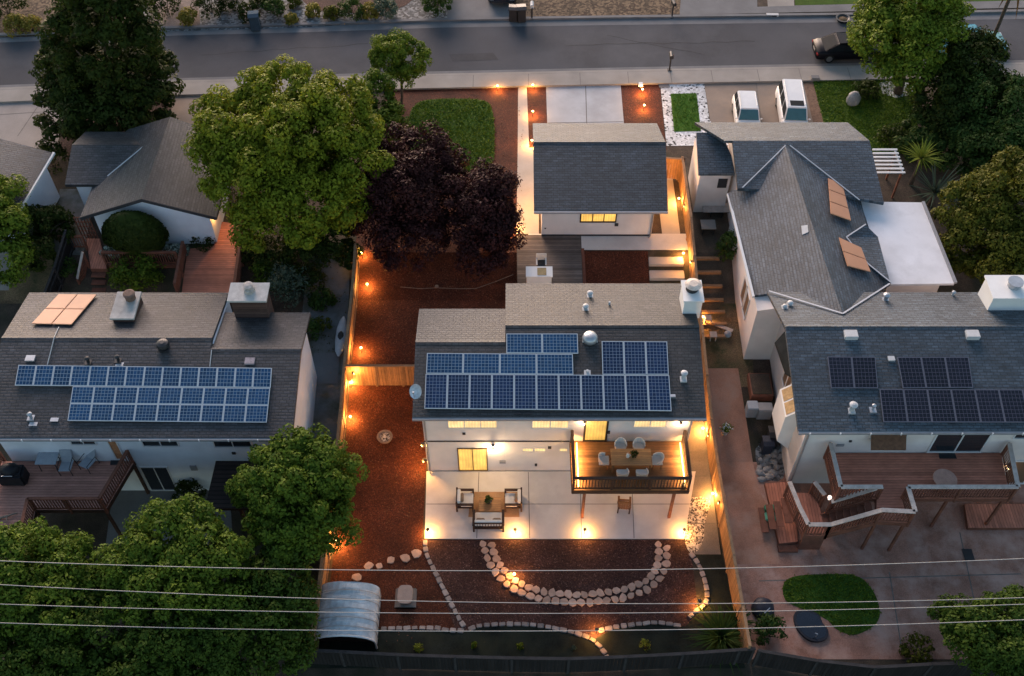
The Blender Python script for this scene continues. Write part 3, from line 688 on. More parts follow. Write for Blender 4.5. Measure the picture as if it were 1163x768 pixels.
# cross wing: ridge runs towards the street
m = MB(); A = P(893, 165, 6.58); B = P(958, 357, 6.28)
EA = P(827, 219, 5.32); EB = P(856, 336, 5.32)
A2 = Vector((14.6, 43.8, 6.58)); B2 = Vector((15.45, 31.9, 6.4))
plRb = (Vector((0, 31.34, z3(31.34))), Vector((0, S3, 1)).normalized()); up3 = Vector((0, 0, .03)); B2 = PL(957, 357, *plRb) + up3
plx2 = (A2, (B2 - A2).cross(EA - A2)); plx2 = (A2, plx2[1].normalized() * (1 if plx2[1].z > 0 else -1))
slab(m, [EA, PL(856, 336, *plx2), PL(873, 333.5, *plx2), B2, A2, PL(843, 214, *plx2)], .15)
plx = (A2, (B2 - A2).cross(P(978, 229, 5.36) - A2)); plx = (A2, plx[1].normalized() * (1 if plx[1].z > 0 else -1))
m.prism([A2 + Vector((.003, 0, 0)), B2 + Vector((.003, 0, 0)), PL(1012, 322, *plx), PL(986, 263, *plx), P(978, 229, 5.36)], (0, 0, -.15))
m.build('roof', M['roof_right_x'], rh)
# little hip over the side entry, white flat porch roof, valley flashings
m = MB(); a, b, c = P(961, 270, 5.75), P(983, 255.5, 5.9), P(997, 269, 5.62); d_, e_ = P(1011, 321, 5.52), P(985, 300, 5.6)
m.prism([a, c, b], (0, 0, -.12)); m.prism([a, Vector(e_), d_, c], (0, 0, -.12)); m.build('roof', M['roof_right'], rh)
pw = [P(977, 229, 5.1), P(1047, 230, 5.1), P(1084, 322, 5.1), P(1008, 323, 5.1)]
por = MB().prism(pw, (0, 0, -.14)).build('porch_roof', mk('white_membrane', (.66, .66, .68), .7, .06, .8, 30, .04, stain=(.54, .54, .55), stain_scale=.5), rh)
MB().bar(pw[1] + Vector((.05, 0, .03)), pw[2] + Vector((.05, 0, .03)), .14, .12).build('porch_gutter', M['gutter_metal'], por)
MB().prism([p_ - Vector((0, 0, .143)) for p_ in (pw[0] + Vector((.3, -.3, 0)), pw[1] + Vector((-.5, -.3, 0)), pw[2] + Vector((-.5, .3, 0)), pw[3] + Vector((.2, .3, 0)))], (0, 0, -4.0)).build('porch_wall', M['stucco_right'], rh)
def lift(p, d=.05): return Vector(p) + Vector((0, 0, d))
def flash(pts, w_=.055): 
    f = MB()
    for a, b in zip(pts, pts[1:]): f.bar(a, b, w_, .03)
    return f.build('valley_flashing', M['flash'], rroof)
plR = plane_front(44.07, zr5, S5); plRb = (Vector((0, 31.34, z3(31.34))), Vector((0, S3, 1)).normalized())
flash([lift(PL(843, 214, *plR)), lift(PL(892, 166, *plR))]); flash([lift(PL(897, 166, *plR)), lift(PL(976, 228, *plR))])
flash([lift(PL(873, 332, *plRb), .09), lift(PL(957, 357, *plRb)), lift(PL(1010, 323, *plRb))], .07)
flash([lift(P(961, 270, 5.85)), lift(P(983, 255.5, 5.95))], .06); flash([lift(P(961, 270, 5.85)), lift(P(985, 300, 5.68)), lift(P(1011, 321, 5.58))], .06)
# walls
m = MB(); yz_walls(m, 13.3, 26.6, [(26.8, -.2), (26.8, z3(26.8) - .2), (31.34, z3(31.34) - .2), (33.6, b3(33.6) - .2), (33.6, -.2)])
xz_walls(m, 33.55, 41.5, [(11.95, -.2), (11.95, 4.95), (14.9, 5.55), (18.0, 4.75), (18.0, -.2)])
yz_walls(m, 12.1, 18.9, [(41.5, 1), (41.5, f5(41.5) - .2), (44.07, zr5 - .2), (45.8, f5(45.8) - .2), (45.8, 1)])
m.build('wall', M['stucco_right'], rh)
gutter(rh, (X0, 26.34, 5.1), (X1, 26.34, 5.1)); gutter(rh, lift(EA, -.1), lift(EB, -.1), M['frame_white'])
m = MB()
for k in range(10): m.cb((X0 + .5 + k * 1.35, 26.26, 5.08), .05, .06, .14)
m.build('gutter_bracket', M['frame_white'], rh)
# dark lean-to roof and bay window on the gable side
m = MB(); m.prism([P(880, 389, 4.9), P(896, 371, 5.7), P(904.5, 431, 4.9), P(892, 424, 4.5)], (0, 0, -.08)); m.build('lean_to_roof', mk('dark_felt', (.028, .028, .026), .95, .3, 2, 30, .3), rh)
bx0, by0, by1 = 12.65, 28.0, 29.6
bay = MB().prism([(bx0, by0, 1.9), (bx0, by0, 3.9), (13.32, by0 , 4.5), (13.32, by0, 1.2)], (0, by1 - by0, 0)).build('bay_window', M['white_paint'], rh)
ang = Vector((-(4.5 - 3.9), 0, .67)).normalized()
for k in range(2):
    y0_ = by0 + .1 + k * .75; q = [Vector((bx0 + .06, y0_ + .65, 3.95)), Vector((bx0 + .06, y0_, 3.95)), Vector((13.26, y0_, 4.44)), Vector((13.26, y0_ + .65, 4.44))]
    q = [p_ + ang * .02 for p_ in q]; MB().prism(q, ang * -.05).build('pane', mk('amber_pane', (.46, .30, .14), .3), bay)
left_window(rh, 13.3, 30.0, 31.2, 2.6, 4.2, 2, M['pane_brown'], M['frame_white'])
left_window(rh, 11.95, 35.0, 35.6, 2.6, 4.1, 1, M['pane_brown'], M['frame_white']); left_window(rh, 11.95, 35.9, 36.5, 2.6, 4.1, 1, M['pane_brown'], M['frame_white'])
# rear wall openings
front_window(rh, 26.8, 1067, 490, 1114, 510, 2, M['pane'], M['frame_white'], z1=4.7, z0=2.92, name='sliding_door', fw=.08)
front_window(rh, 26.8, 992, 490, 1028, 497, 1, M['pane'], M['frame_white'], z1=4.7)
front_window(rh, 26.8, 1156, 490, 1180, 497, 1, M['pane'], M['frame_white'], z1=4.7)
front_window(rh, 26.8, 1152, 524, 1190, 546, 2, M['pane_brown'], M['frame_white'], z0=.1, name='sliding_door', fw=.08)
aw = MB(); a0, a1 = PY(990, 490, 26.8).x, PY(1030, 490, 26.8).x
aw.prism([(a0, 26.75, 4.45), (a0, 26.2, 3.95), (a0, 26.2, 3.9), (a0, 26.75, 4.4)], (a1 - a0, 0, 0)); awn = aw.build('awning', mk('brown_awning', (.12, .06, .035), .8), rh)
MB().bar((a0 + .35, 26.76, 3.5), (a0 + .5, 26.3, 3.9), .1).bar((a1 - .6, 26.76, 3.5), (a1 - .45, 26.3, 3.9), .1).build('awning_bracket', M['trim_dark'], awn)
# garage bay wing beside the boundary fence
S6 = .3; f6 = lambda y: 6.1 - S6 * (45.3 - y)
m = MB(); slab(m, [(10.05, 42.85, f6(42.85)), (12.0, 42.85, f6(42.85)), (11.9, 43.9, f6(43.9)), (11.45, 45.3, 6.1), (10.1, 45.3, 6.1)]); m.build('roof', M['roof_right'], rh)
MB().box(10.2, 11.9, 43.1, 45.9, 1.5, 5.2).build('wall', M['stucco_right'], rh)
MB().box(11.25, 11.75, 43.06, 43.1, 4.1, 4.75).build('window', M['trim_dark'], rh)
# big white chimney at the right edge
c3 = MB().box(22.5, 24.6, 32.6, 33.9, 4.9, 7.0).box(22.42, 24.68, 32.52, 33.98, 7.0, 7.08).build('chimney', M['white_paint'], rh)
MB().lathe([(.3, 0), (.3, .25), (.36, .25), (.36, .32)], (23.6, 33.3, 7.08), 16).build('flue', M['metal'], c3)
pl3 = plane_front(26.4, 5.2, S3)
def skylight(px, py):
    p = PL(px, py, *pl3); MB().cb(p - Vector((0, 0, .1)), .62, .46, .26).build('roof_hatch', M['vent_white'], rroof, bevel=.03)
skylight(966, 381); skylight(1104, 381)
pipe_vent(rroof, PL(967, 466, *pl3), .12, .42); pipe_vent(rroof, PL(991, 465, *pl3), .06, .3, M['metal']); MB().cb(PL(1012, 408, *pl3), .3, .25, .08).build('vent', M['vent_white'], rroof)
pipe_vent(rroof, PL(1005.5, 340, *plRb), .1, .3, M['metal']); pipe_vent(rroof, PL(1082, 335, *plRb), .06, .2, M['vent_white'], base=False)
pipe_vent(rroof, PL(897, 346, *plRb), .09, .14); pipe_vent(rroof, PL(891, 349, *plRb), .07, .1)
arr = thing('solar_array', 'black solar panels on the right house roof in three staggered blocks', 'solar panels', (18, 27.5, z3(27.5)))
panel_grid(arr, pl3, [(939, 406), (993.5, 406.5), (996.5, 442), (943, 442)], 2, 1, 6, 8, M['cell_black'], M['panel_frame_dim'])
panel_grid(arr, pl3, [(1018, 406.5), (1099, 406.5), (1104.5, 441.5), (1024.5, 442)], 3, 1, 6, 8, M['cell_black'], M['panel_frame_dim'])
panel_grid(arr, pl3, [(998, 443), (1187, 443.5), (1196, 481), (1002.5, 480.5)], 7, 1, 6, 8, M['cell_black'], M['panel_frame_dim'])
plx = (A2, (B2 - A2).cross(P(978, 229, 5.36) - A2)); plx = (A2, plx[1].normalized() * (1 if plx[1].z > 0 else -1))
collector('copper collector on the right house cross roof, nearer the street', plx, [(938, 205), (955, 212), (965, 254), (941, 245.5)], 1, 3, .2)
collector('copper collector on the right house cross roof, nearer its dark panels', plx, [(950, 272), (976, 284), (987, 312), (960, 305)], 1, 2, .2)
plx2 = (A2, (B2 - A2).cross(EA - A2)); plx2 = (A2, plx2[1].normalized() * (1 if plx2[1].z > 0 else -1))
MB().prism([PL(910, 257, *plx2) + Vector((0, 0, .03)), PL(917, 256, *plx2) + Vector((0, 0, .03)), PL(918, 264, *plx2) + Vector((0, 0, .03)), PL(911, 267, *plx2) + Vector((0, 0, .03))], (0, 0, -.05)).build('roof_patch', M['vent_white'], rroof)

# ================================================================== upper left house
bh = thing('hip_house', 'dark-roofed house with pale gable end behind the left house, round bush before it', 'house', (-19.2, 40.6, 2.2))
ap, ab = Vector((-19.2, 40.2, 6.05)), Vector((-19.0, 46.7, 6.05)); sx_ = (6.05 - 4.7) / 3.55
m = MB(); el, er = Vector((-22.8, 40.2, 4.7)), Vector((-15.6, 40.2, 4.7)); elb, erb = Vector((-22.6, 46.0, 4.7)), Vector((-15.5, 46.3, 4.7))
slab(m, [el, ap, ab, P(146, 147, 5.0), elb]); slab(m, [ap + Vector((.003, 0, 0)), er, erb, ab + Vector((.003, 0, 0))])
m.build('roof', M['roof_back_x'], bh)
m = MB(); slab(m, [(-24.15, 42.5, 4.87), (-21.6, 42.5, 4.87), (-20.2, 45, 5.5), (-24.2, 45, 5.5)]); slab(m, [(-24.2, 45.003, 5.5), (-20.2, 45.003, 5.5), (-20.6, 46.6, 5.05), (-24.0, 46.6, 5.05)]); m.build('roof', M['roof_back'], bh)
m = MB(); xz_walls(m, 40.65, 45.8, [(-22.3, 1.6), (-22.3, 4.72), (-19.2, 5.85), (-16.15, 4.72), (-16.15, 1.6)]); m.box(-23.8, -22.0, 42.9, 46.2, 1.8, 4.75); m.build('wall', M['stucco_left'], bh)
MB().bar(el + Vector((0, -.03, -.08)), ap + Vector((0, -.03, -.08)), .05, .2).bar(ap + Vector((0, -.03, -.08)), er + Vector((0, -.03, -.08)), .05, .2).build('barge_board', M['trim_dark'], bh)
MB().bar(P(164, 165.5, 5.58), P(122, 200, 5.2), .06, .03).build('valley_flashing', M['flash'], bh)
MB().box(-22.34, -22.3, 41.2, 42.2, 2.3, 4.3).build('side_door', mk('brown_door', (.10, .045, .03), .7), bh)
# corner house at the left edge
kh = thing('corner_house', 'dark slate roof corner with white gutter at left edge beside the concrete driveway', 'house', (-26, 42, 2.2))
m = MB(); slab(m, [(-25.9, 40.2, 5.2), (-25.3, 44.7, 5.2), (-31, 45.4, 6.7), (-31, 40.2, 6.7)]); m.build('roof', M['roof_garage'], kh)
MB().bar((-25.88, 40.2, 5.12), (-25.25, 44.75, 5.12), .13, .13).build('gutter', M['white_paint'], kh)
MB().prism([(-26.3, 40.6, 1.5), (-25.75, 44.3, 1.5), (-31, 44.8, 1.5), (-31, 40.6, 1.5)], (0, 0, 3.6)).build('wall', M['stucco_left'], kh)

# wall fittings
for hs, x, y, zt in ((house, -4.0, 27.44, 5.1), (house, 8.15, 27.44, 5.1), (lh, -10.05, 26.34, 5.0), (rh, 13.42, 26.74, 4.95)):
    MB().tube([(x, y - .02, zt), (x, y - .02, .25), (x + .05, y - .18, .12)], .045, 8).build('downpipe', M['gutter_metal'], hs)
for hs, x, y, z, w_, h_ in ((house, -.6, 27.5, .75, .3, .22), (house, 1.7, 27.5, 2.05, .16, .16), (house, -2.3, 27.5, 3.25, .14, .14), (house, 1.1, 27.5, .5, .12, .18), (house, 4.4, 27.5, 3.35, .14, .2), (lh, -15.0, 26.4, 1.9, .3, .4), (lh, -12.8, 26.4, 3.3, .16, .16), (rh, 14.9, 26.8, 3.35, .34, .16), (rh, 15.4, 26.8, 3.7, .12, .12), (gar, 5.6, 41.25, 3.0, .2, .2)):
    MB().box(x, x + w_, y - .05, y, z, z + h_).build('wall_vent', M['trim_dark'] if w_ < .3 else M['gutter_metal'], hs)
# ------------------------------------------------------------------ foliage
RNG = np.random.default_rng(11)
def unit(n, rng=RNG):
    v = rng.normal(size=(n, 3)); return v / np.linalg.norm(v, axis=1, keepdims=True)
def leaf_mesh(name, c, nrm, size, mat, aspect=.55):
    """n small pointed leaf sprays: centres c, facing nrm"""
    n = len(c); r = unit(n); u = np.cross(nrm, r); u /= np.linalg.norm(u, axis=1, keepdims=True) + 1e-9; w = np.cross(nrm, u)
    s = (size * RNG.uniform(.6, 1.4, n))[:, None]; bend = nrm * s * RNG.uniform(-.25, .25, n)[:, None]
    v = np.stack([c - u * s * .5, c - w * s * aspect * .5 + bend, c + u * s * .5, c + w * s * aspect * .5 + bend], 1).reshape(-1, 3)
    me = bpy.data.meshes.new(name); me.vertices.add(4 * n); me.vertices.foreach_set('co', v.ravel().astype(np.float32))
    me.loops.add(4 * n); me.loops.foreach_set('vertex_index', np.arange(4 * n, dtype=np.int32))
    me.polygons.add(n); me.polygons.foreach_set('loop_start', np.arange(0, 4 * n, 4, dtype=np.int32))
    me.update(calc_edges=True); me.materials.append(mat); return me
def crown_points(blobs, nclump, nleaf, cr, up=.35, fill=.55, squash=.8):
    """blobs (x, y, z, rx, ry, rz); leaf clumps sit on and inside each blob, leaves on the clumps"""
    vol = np.array([b[3] * b[4] * b[5] for b in blobs]) ** .7; vol /= vol.sum(); C, Nn = [], []
    for b, k in zip(blobs, vol):
        m = max(3, int(nclump * k)); d = unit(m); d[:, 2] = np.where(d[:, 2] < -.55, -d[:, 2], d[:, 2])
        rad = RNG.uniform(fill, 1.0, m) ** .6
        cc = np.array(b[:3]) + d * rad[:, None] * np.array(b[3:6]); rr = cr * RNG.uniform(.55, 1.35, m)
        q = max(4, int(nleaf * k / m))
        dd = unit(m * q); base = np.repeat(cc, q, 0); r2 = np.repeat(rr, q)[:, None]
        sc3 = np.array([1, 1, squash]); pos = base + dd * r2 * (RNG.uniform(.35, 1.05, m * q) ** .5)[:, None] * sc3
        nn = dd + np.array([0, 0, up]) + RNG.normal(scale=.45, size=dd.shape); nn /= np.linalg.norm(nn, axis=1, keepdims=True)
        C.append(pos); Nn.append(nn)
    return np.concatenate(C), np.concatenate(Nn)
M['bark'] = mk('bark', (.085, .062, .045), .95, .35, 5, 30, .3, .8)
M['bark_pale'] = mk('pale_bark', (.20, .17, .14), .95, .3, 5, 30, .3, .6)
LM = {'bright': leafmat('leaf_yellow_green', (.075, .105, .008), (.25, .275, .022)), 'dark': leafmat('leaf_dark_green', (.013, .024, .005), (.048, .066, .011)),
      'mid': leafmat('leaf_mid_green', (.034, .074, .009), (.150, .205, .022)), 'lower': leafmat('leaf_mid_shaded', (.022, .050, .008), (.090, .135, .018)), 'olive': leafmat('leaf_olive', (.036, .046, .007), (.140, .140, .018)),  # lower: mid green darkened, shade of the bottom trees put into the colour
      'plum': leafmat('leaf_plum', (.017, .006, .006), (.062, .020, .019), .12), 'gold': leafmat('leaf_gold', (.14, .12, .02), (.30, .25, .05)),
      'deep': leafmat('leaf_deep', (.022, .050, .012), (.070, .110, .022)), 'fresh': leafmat('leaf_fresh', (.050, .095, .009), (.190, .235, .024)),
      'grey': leafmat('leaf_grey_green', (.05, .075, .05), (.12, .16, .11)), 'rust': leafmat('leaf_rust', (.08, .035, .012), (.20, .10, .03)), 'bud': leafmat('leaf_bud', (.16, .20, .02), (.26, .30, .05))}
M['petal'] = mk('white_petal', (.62, .64, .66), .7, .1, 3)
M['petal_green'] = mk('pale_petal', (.30, .36, .30), .7, .2, 3)
def blob(px, py, z, rx, rz=None, ry=None):
    p = P(px, py, z); return (p.x, p.y, p.z, rx, ry or rx, rz or rx * .85)
def tree(name, label, cat, blobs, leaf=.24, n=9000, clumps=120, cr=.65, mat='mid', trunk=.2, base=None, group=None, bark='bark', fill=.55, up=.35, limbs=6, aspect=.55, bend=0):
    bb = np.array(blobs); w_ = bb[:, 3] * bb[:, 4]
    if base is None: bx, by = (bb[:, 0] * w_).sum() / w_.sum(), (bb[:, 1] * w_).sum() / w_.sum()
    else: bx, by = base
    bz = H(by); t = thing(name, label, cat, (bx, by, bz), group=group)
    n = int(n * 3.0); leaf *= .82; blobs = [(b[0], b[1], b[2], b[3] * .91, b[4] * .91, b[5] * .91) for b in blobs]; c, nn = crown_points(blobs, int(clumps * 1.15), n, cr, up, fill)
    keep = c[:, 2] > bz + .05; c, nn = c[keep], nn[keep]
    o = link('crown', leaf_mesh('crown', c - np.array([bx, by, bz]), nn, leaf, LM[mat] if isinstance(mat, str) else mat, aspect), t); ORG[o.name] = Vector((bx, by, bz))
    if trunk:
        top = Vector(((bb[:, 0] * w_).sum() / w_.sum(), (bb[:, 1] * w_).sum() / w_.sum(), bb[:, 2].mean())); m = MB(); bs = Vector((bx, by, bz - .2))
        fork = bs.lerp(top, .55) + Vector((.1, .05, 0))
        m.tube([bs, bs.lerp(fork, .5) + Vector((.05, -.04, 0)), fork, top], [trunk * 1.25, trunk, trunk * .85, trunk * .4], 9)
        for k in range(limbs):
            b = blobs[k % len(blobs)]; d = unit(1)[0]; d[2] = abs(d[2]) * .6
            e = Vector(b[:3]) + Vector((d[0] * b[3] * .75, d[1] * b[4] * .75, d[2] * b[5] * .7)); s_ = fork.lerp(top, random.uniform(0, .5))
            m.tube([s_, s_.lerp(e, .5) + Vector((0, 0, .25)), e], [trunk * .5, trunk * .3, trunk * .1], 6)
        m.build('trunk', M[bark], t, smooth=True)
    return t
def shrub(name, label, px, py, r, rz=None, mat='deep', leaf=.13, n=900, group=None, cat='shrub', clumps=26, cr=None, core=True, z=None, flat=None, aspect=.55):
    g = G(px, py) if z is None else P(px, py, z); rz = rz or r * .85
    t = thing(name, label, cat, g, group=group)
    c, nn = crown_points([(0, 0, rz * .55, r * .8, r * .8, rz * .75)], clumps, n, cr or r * .3, .3, .6); c = c[:, :]; k = c[:, 2] > .0
    o = link('foliage', leaf_mesh('foliage', c[k], nn[k], leaf, LM[mat] if isinstance(mat, str) else mat, aspect), t)
    m = MB()
    for k in range(5):
        a = k * 1.3; m.tube([(0, 0, -.1), (math.cos(a) * r * .3, math.sin(a) * r * .3, rz * .5), (math.cos(a) * r * .55, math.sin(a) * r * .55, rz * .9)], [.03, .02, .008], 5)
    m.build('stem', M['bark'], t, local=True)
    return t
def blades(name, label, px, py, n, L, w_, mat, cat='plant', z=None, arch=.8, spread=1.0, stem=0, group=None):
    """strap-leaved plant: arching blades from one rosette"""
    g = G(px, py) if z is None else Vector((P(px, py, z).x, P(px, py, z).y, H(P(px, py, z).y)))
    t = thing(name, label, cat, g, group=group); m = MB(); z0 = stem
    for k in range(n):
        a = random.uniform(0, 6.283); el = random.uniform(.15, 1.35); l = L * random.uniform(.7, 1.1); d = Vector((math.cos(a), math.sin(a), 0)); s = Vector((-d.y, d.x, 0)); prev = None
        for j in range(5):
            q = j / 4; c = Vector((0, 0, z0)) + d * (l * q * math.cos(el) * spread) + Vector((0, 0, l * q * math.sin(el) - arch * l * q * q * .45)); ww = w_ * (1 - q ** 2 * .95) * .5
            cur = (c - s * ww, c + s * ww)
            if prev: m.face([prev[0], prev[1], cur[1], cur[0]])
            prev = cur
    m.build('leaves', LM[mat], t, local=True)
    if stem: MB().tube([(0, 0, -.1), (.03, 0, stem * .5), (0, 0, stem + .1)], [.14, .11, .12], 8).build('trunk', M['bark'], t, local=True)
    return t
# ---- big trees
tree('evergreen_tree', 'very dark dense evergreen rising across the street kerb at upper left', 'tree',
     [blob(123, 112, 4.0, 4.6, 2.2), blob(122, 75, 5.6, 4.3, 2.6), blob(122, 40, 8.0, 3.6, 2.6), blob(122, 12, 10.2, 3.0, 2.4), blob(120, -18, 12.0, 2.4, 2.2), blob(150, 90, 4.6, 2.6, 2), blob(90, 92, 4.6, 2.6, 2), blob(160, 118, 4.0, 2.2, 1.6), blob(80, 120, 4.0, 2.0, 1.6), blob(120, 135, 3.4, 2.6, 1.2)], .30, 26000, 380, .62, 'dark', .35, base=G(122, 150).to_2d())
tree('maple_tree', 'large broad yellow-green tree between hip-roofed house and plum trees', 'tree',
     [blob(325, 118, 8.0, 3.0, 2.2), blob(383, 130, 7.4, 2.6, 2.0), blob(279, 152, 7.6, 2.8, 2.0), blob(340, 160, 8.0, 3.6, 2.6), blob(390, 185, 6.6, 2.6, 2.2), blob(290, 205, 6.6, 3.0, 2.2), blob(345, 225, 6.0, 3.2, 2.2), blob(310, 250, 4.6, 2.4, 1.8), blob(248, 130, 7.0, 1.5, 1.4), blob(255, 180, 6.6, 1.8, 1.8), blob(385, 225, 5.4, 1.8, 1.6)], .25, 34000, 420, .62, 'bright', .34, base=G(345, 262).to_2d(), bark='bark_pale', limbs=11)
tree('street_tree', 'small round green tree with bare lower trunk beside the street sidewalk', 'tree', [blob(452, 62, 5.0, 1.8, 1.35), blob(440, 70, 4.7, 1.2, 1.0), blob(468, 68, 4.7, 1.2, 1.0), blob(452, 88, 3.9, .9, .8)], .18, 5200, 90, .4, 'fresh', .09, base=G(455, 122).to_2d())
tree('bushy_tree', 'narrow mid-green tree tucked between yellow-green tree and curved lawn', 'tree', [blob(428, 110, 4.4, 1.3, 1.5), blob(432, 140, 3.8, 1.5, 1.6), blob(425, 165, 3.4, 1.3, 1.4), blob(445, 150, 3.2, .9, 1.2)], .20, 5200, 90, .42, 'mid', .1)
tree('plum_tree', 'larger dark purple plum tree beside the curved lawn', 'tree', [blob(468, 185, 5.4, 2.5, 1.9), blob(455, 225, 5.0, 2.7, 2.2), blob(495, 235, 4.6, 2.3, 1.9), blob(465, 270, 3.8, 2.3, 1.5), blob(430, 205, 4.8, 1.5, 1.4), blob(500, 190, 4.8, 1.5, 1.2), blob(428, 250, 4.2, 1.5, 1.3)], .21, 17000, 260, .55, 'plum', .2, base=G(468, 262).to_2d(), limbs=8)
tree('plum_tree', 'smaller dark purple plum tree beside the garage walkway', 'tree', [blob(556, 220, 4.8, 1.7, 1.6), blob(545, 250, 4.4, 1.9, 1.7), blob(563, 258, 4.0, 1.5, 1.4), blob(545, 285, 3.5, 1.5, 1.2)], .20, 9000, 150, .5, 'plum', .15, base=G(548, 275).to_2d())
tree('park_tree', 'round bright green tree over the black car at the kerb', 'tree', [blob(1035, 10, 7.6, 2.6, 2.2), blob(1020, 45, 6.6, 2.7, 2.0), blob(1052, 45, 6.4, 2.6, 2.0), blob(1030, 75, 5.4, 2.0, 1.5), blob(990, 48, 6.0, 1.5, 1.4), blob(1000, 20, 6.6, 1.7, 1.5), blob(1070, 20, 6.6, 1.8, 1.6)], .26, 15000, 220, .6, 'fresh', .24, base=G(1020, 106).to_2d())
tree('broad_tree', 'dark broad tree behind the bright tree, hiding the teal car', 'tree', [blob(1100, 75, 5.4, 2.4, 1.9), blob(1075, 110, 4.6, 2.1, 1.6), blob(1110, 110, 4.8, 2.5, 1.8), blob(1090, 140, 4.0, 2.2, 1.6)], .26, 9500, 170, .6, 'dark', .2)
tree('broad_tree', 'dull olive tree at the right edge above the yellowed tree', 'tree', [blob(1135, 125, 5.0, 2.6, 1.9), blob(1120, 165, 4.2, 2.2, 1.5), blob(1150, 165, 4.6, 2.0, 1.7), blob(1163, 195, 4, 1.8, 1.5)], .24, 9000, 170, .55, LM['deep'], .2)
tree('flowering_bush', 'grey-green leafy bush with pale tips beside the right lawn', 'bush', [blob(1052, 142, 3.2, 1.5, .8), blob(1070, 160, 3.2, 1.6, .9), blob(1045, 165, 3.0, 1.2, .7), blob(1085, 175, 3.2, 1.8, 1.1)], .24, 4800, 80, .45, 'deep', .06)
tree('yellowed_tree', 'olive-yellow tree leaning over the white flat porch roof', 'tree', [blob(1110, 240, 5.6, 2.2, 1.9), blob(1145, 235, 6.0, 2.6, 2.1), blob(1130, 280, 5.0, 2.6, 2.1), blob(1095, 285, 4.2, 1.6, 1.4), blob(1160, 300, 4.6, 2.0, 1.8), blob(1085, 305, 3.6, 1.2, 1.0), blob(1150, 205, 6.2, 1.7, 1.5)], .22, 14500, 230, .5, 'olive', .2)
tree('boundary_tree', 'dense green round tree over the dark pergola and left boundary fence', 'tree', [blob(340, 528, 5.2, 1.8, 1.5), blob(310, 545, 4.8, 1.7, 1.5), blob(370, 545, 4.8, 1.8, 1.6), blob(340, 560, 4.9, 2.3, 2.0), blob(320, 595, 4.0, 1.8, 1.4), blob(365, 590, 4.0, 1.6, 1.4), blob(345, 615, 3.2, 1.5, 1.2), blob(385, 562, 4.0, .9, .9), blob(285, 560, 4.0, .9, .9)], .21, 17500, 270, .46, 'mid', .22, limbs=8)
tree('lower_tree', 'bright leafy tree beneath the power lines, right of left house deck', 'tree', [blob(200, 620, 5.0, 2.2, 1.7), blob(150, 640, 4.6, 1.6, 1.4), blob(240, 640, 4.6, 1.7, 1.5), blob(200, 665, 4.6, 2.3, 1.8), blob(255, 675, 3.8, 1.7, 1.4), blob(150, 680, 4.0, 1.7, 1.4)], .20, 17000, 270, .45, 'mid', .2)
tree('lower_tree', 'olive-green tree beneath the power lines at the far left', 'tree', [blob(20, 640, 4.8, 2.0, 1.6), blob(65, 650, 4.4, 1.7, 1.4), blob(10, 680, 4.4, 1.8, 1.5), blob(60, 690, 4.2, 2.0, 1.6), blob(105, 670, 3.9, 1.3, 1.2)], .20, 12500, 200, .45, 'mid', .2)
tree('lower_tree', 'shaded green tree at the bottom left corner', 'tree', [blob(30, 735, 3.6, 2.0, 1.6), blob(90, 725, 3.7, 2.0, 1.6), blob(60, 765, 3.2, 2.0, 1.4), blob(-10, 770, 3.4, 1.8, 1.5), blob(120, 765, 3.0, 1.6, 1.2)], .20, 11000, 180, .45, 'lower', .2)
tree('lower_tree', 'shaded green tree at the bottom edge left of the arched shed', 'tree', [blob(200, 725, 3.7, 2.0, 1.6), blob(160, 750, 3.4, 1.7, 1.4), blob(250, 725, 3.4, 1.8, 1.4), blob(230, 760, 3.0, 1.8, 1.3)], .20, 10500, 170, .45, 'lower', .18)
tree('lower_tree', 'grey-green tree squeezed between arched shed and boundary tree', 'tree', [blob(315, 655, 3.4, 1.6, 1.3), blob(295, 695, 3.2, 1.6, 1.3), blob(330, 690, 3.0, 1.3, 1.1), blob(290, 735, 2.8, 1.6, 1.2), blob(325, 735, 2.4, 1.1, 1.0)], .20, 9000, 150, .42, 'lower', .16)
tree('garden_tree', 'leafy tree at bottom right corner behind the rear fence', 'tree', [blob(1112, 718, 3.2, 1.6, 1.2), blob(1152, 704, 3.2, 1.5, 1.2), blob(1088, 708, 2.5, 1.1, .9), blob(1145, 742, 2.9, 1.7, 1.3), blob(1165, 765, 2.6, 1.5, 1.2)], .20, 9500, 160, .42, 'lower', .16)
tree('edge_tree', 'green tree at the left edge below the corner house', 'tree', [blob(5, 225, 5.2, 1.3, 1.2), blob(10, 260, 4.8, 1.5, 1.4), blob(5, 300, 4.2, 1.4, 1.3), blob(-15, 250, 5, 2, 1.6)], .22, 6000, 100, .48, LM['fresh'], .15)
tree('shade_tree', 'dark tree beside the leaning green tree at the left edge', 'tree', [blob(35, 255, 3.8, 1.2, 1.0), blob(42, 290, 3.2, 1.1, 1.0), blob(60, 258, 3.4, 1.2, .9)], .2, 3600, 70, .4, 'dark', .1)
tree('creeper_tree', 'dark tangled tree under the yellow-green tree beside left fence', 'tree', [blob(375, 265, 3.4, 1.6, 1.2), blob(345, 285, 3.0, 1.5, 1.0), blob(395, 290, 2.6, .8, .8)], .2, 4500, 80, .42, 'dark', .1)
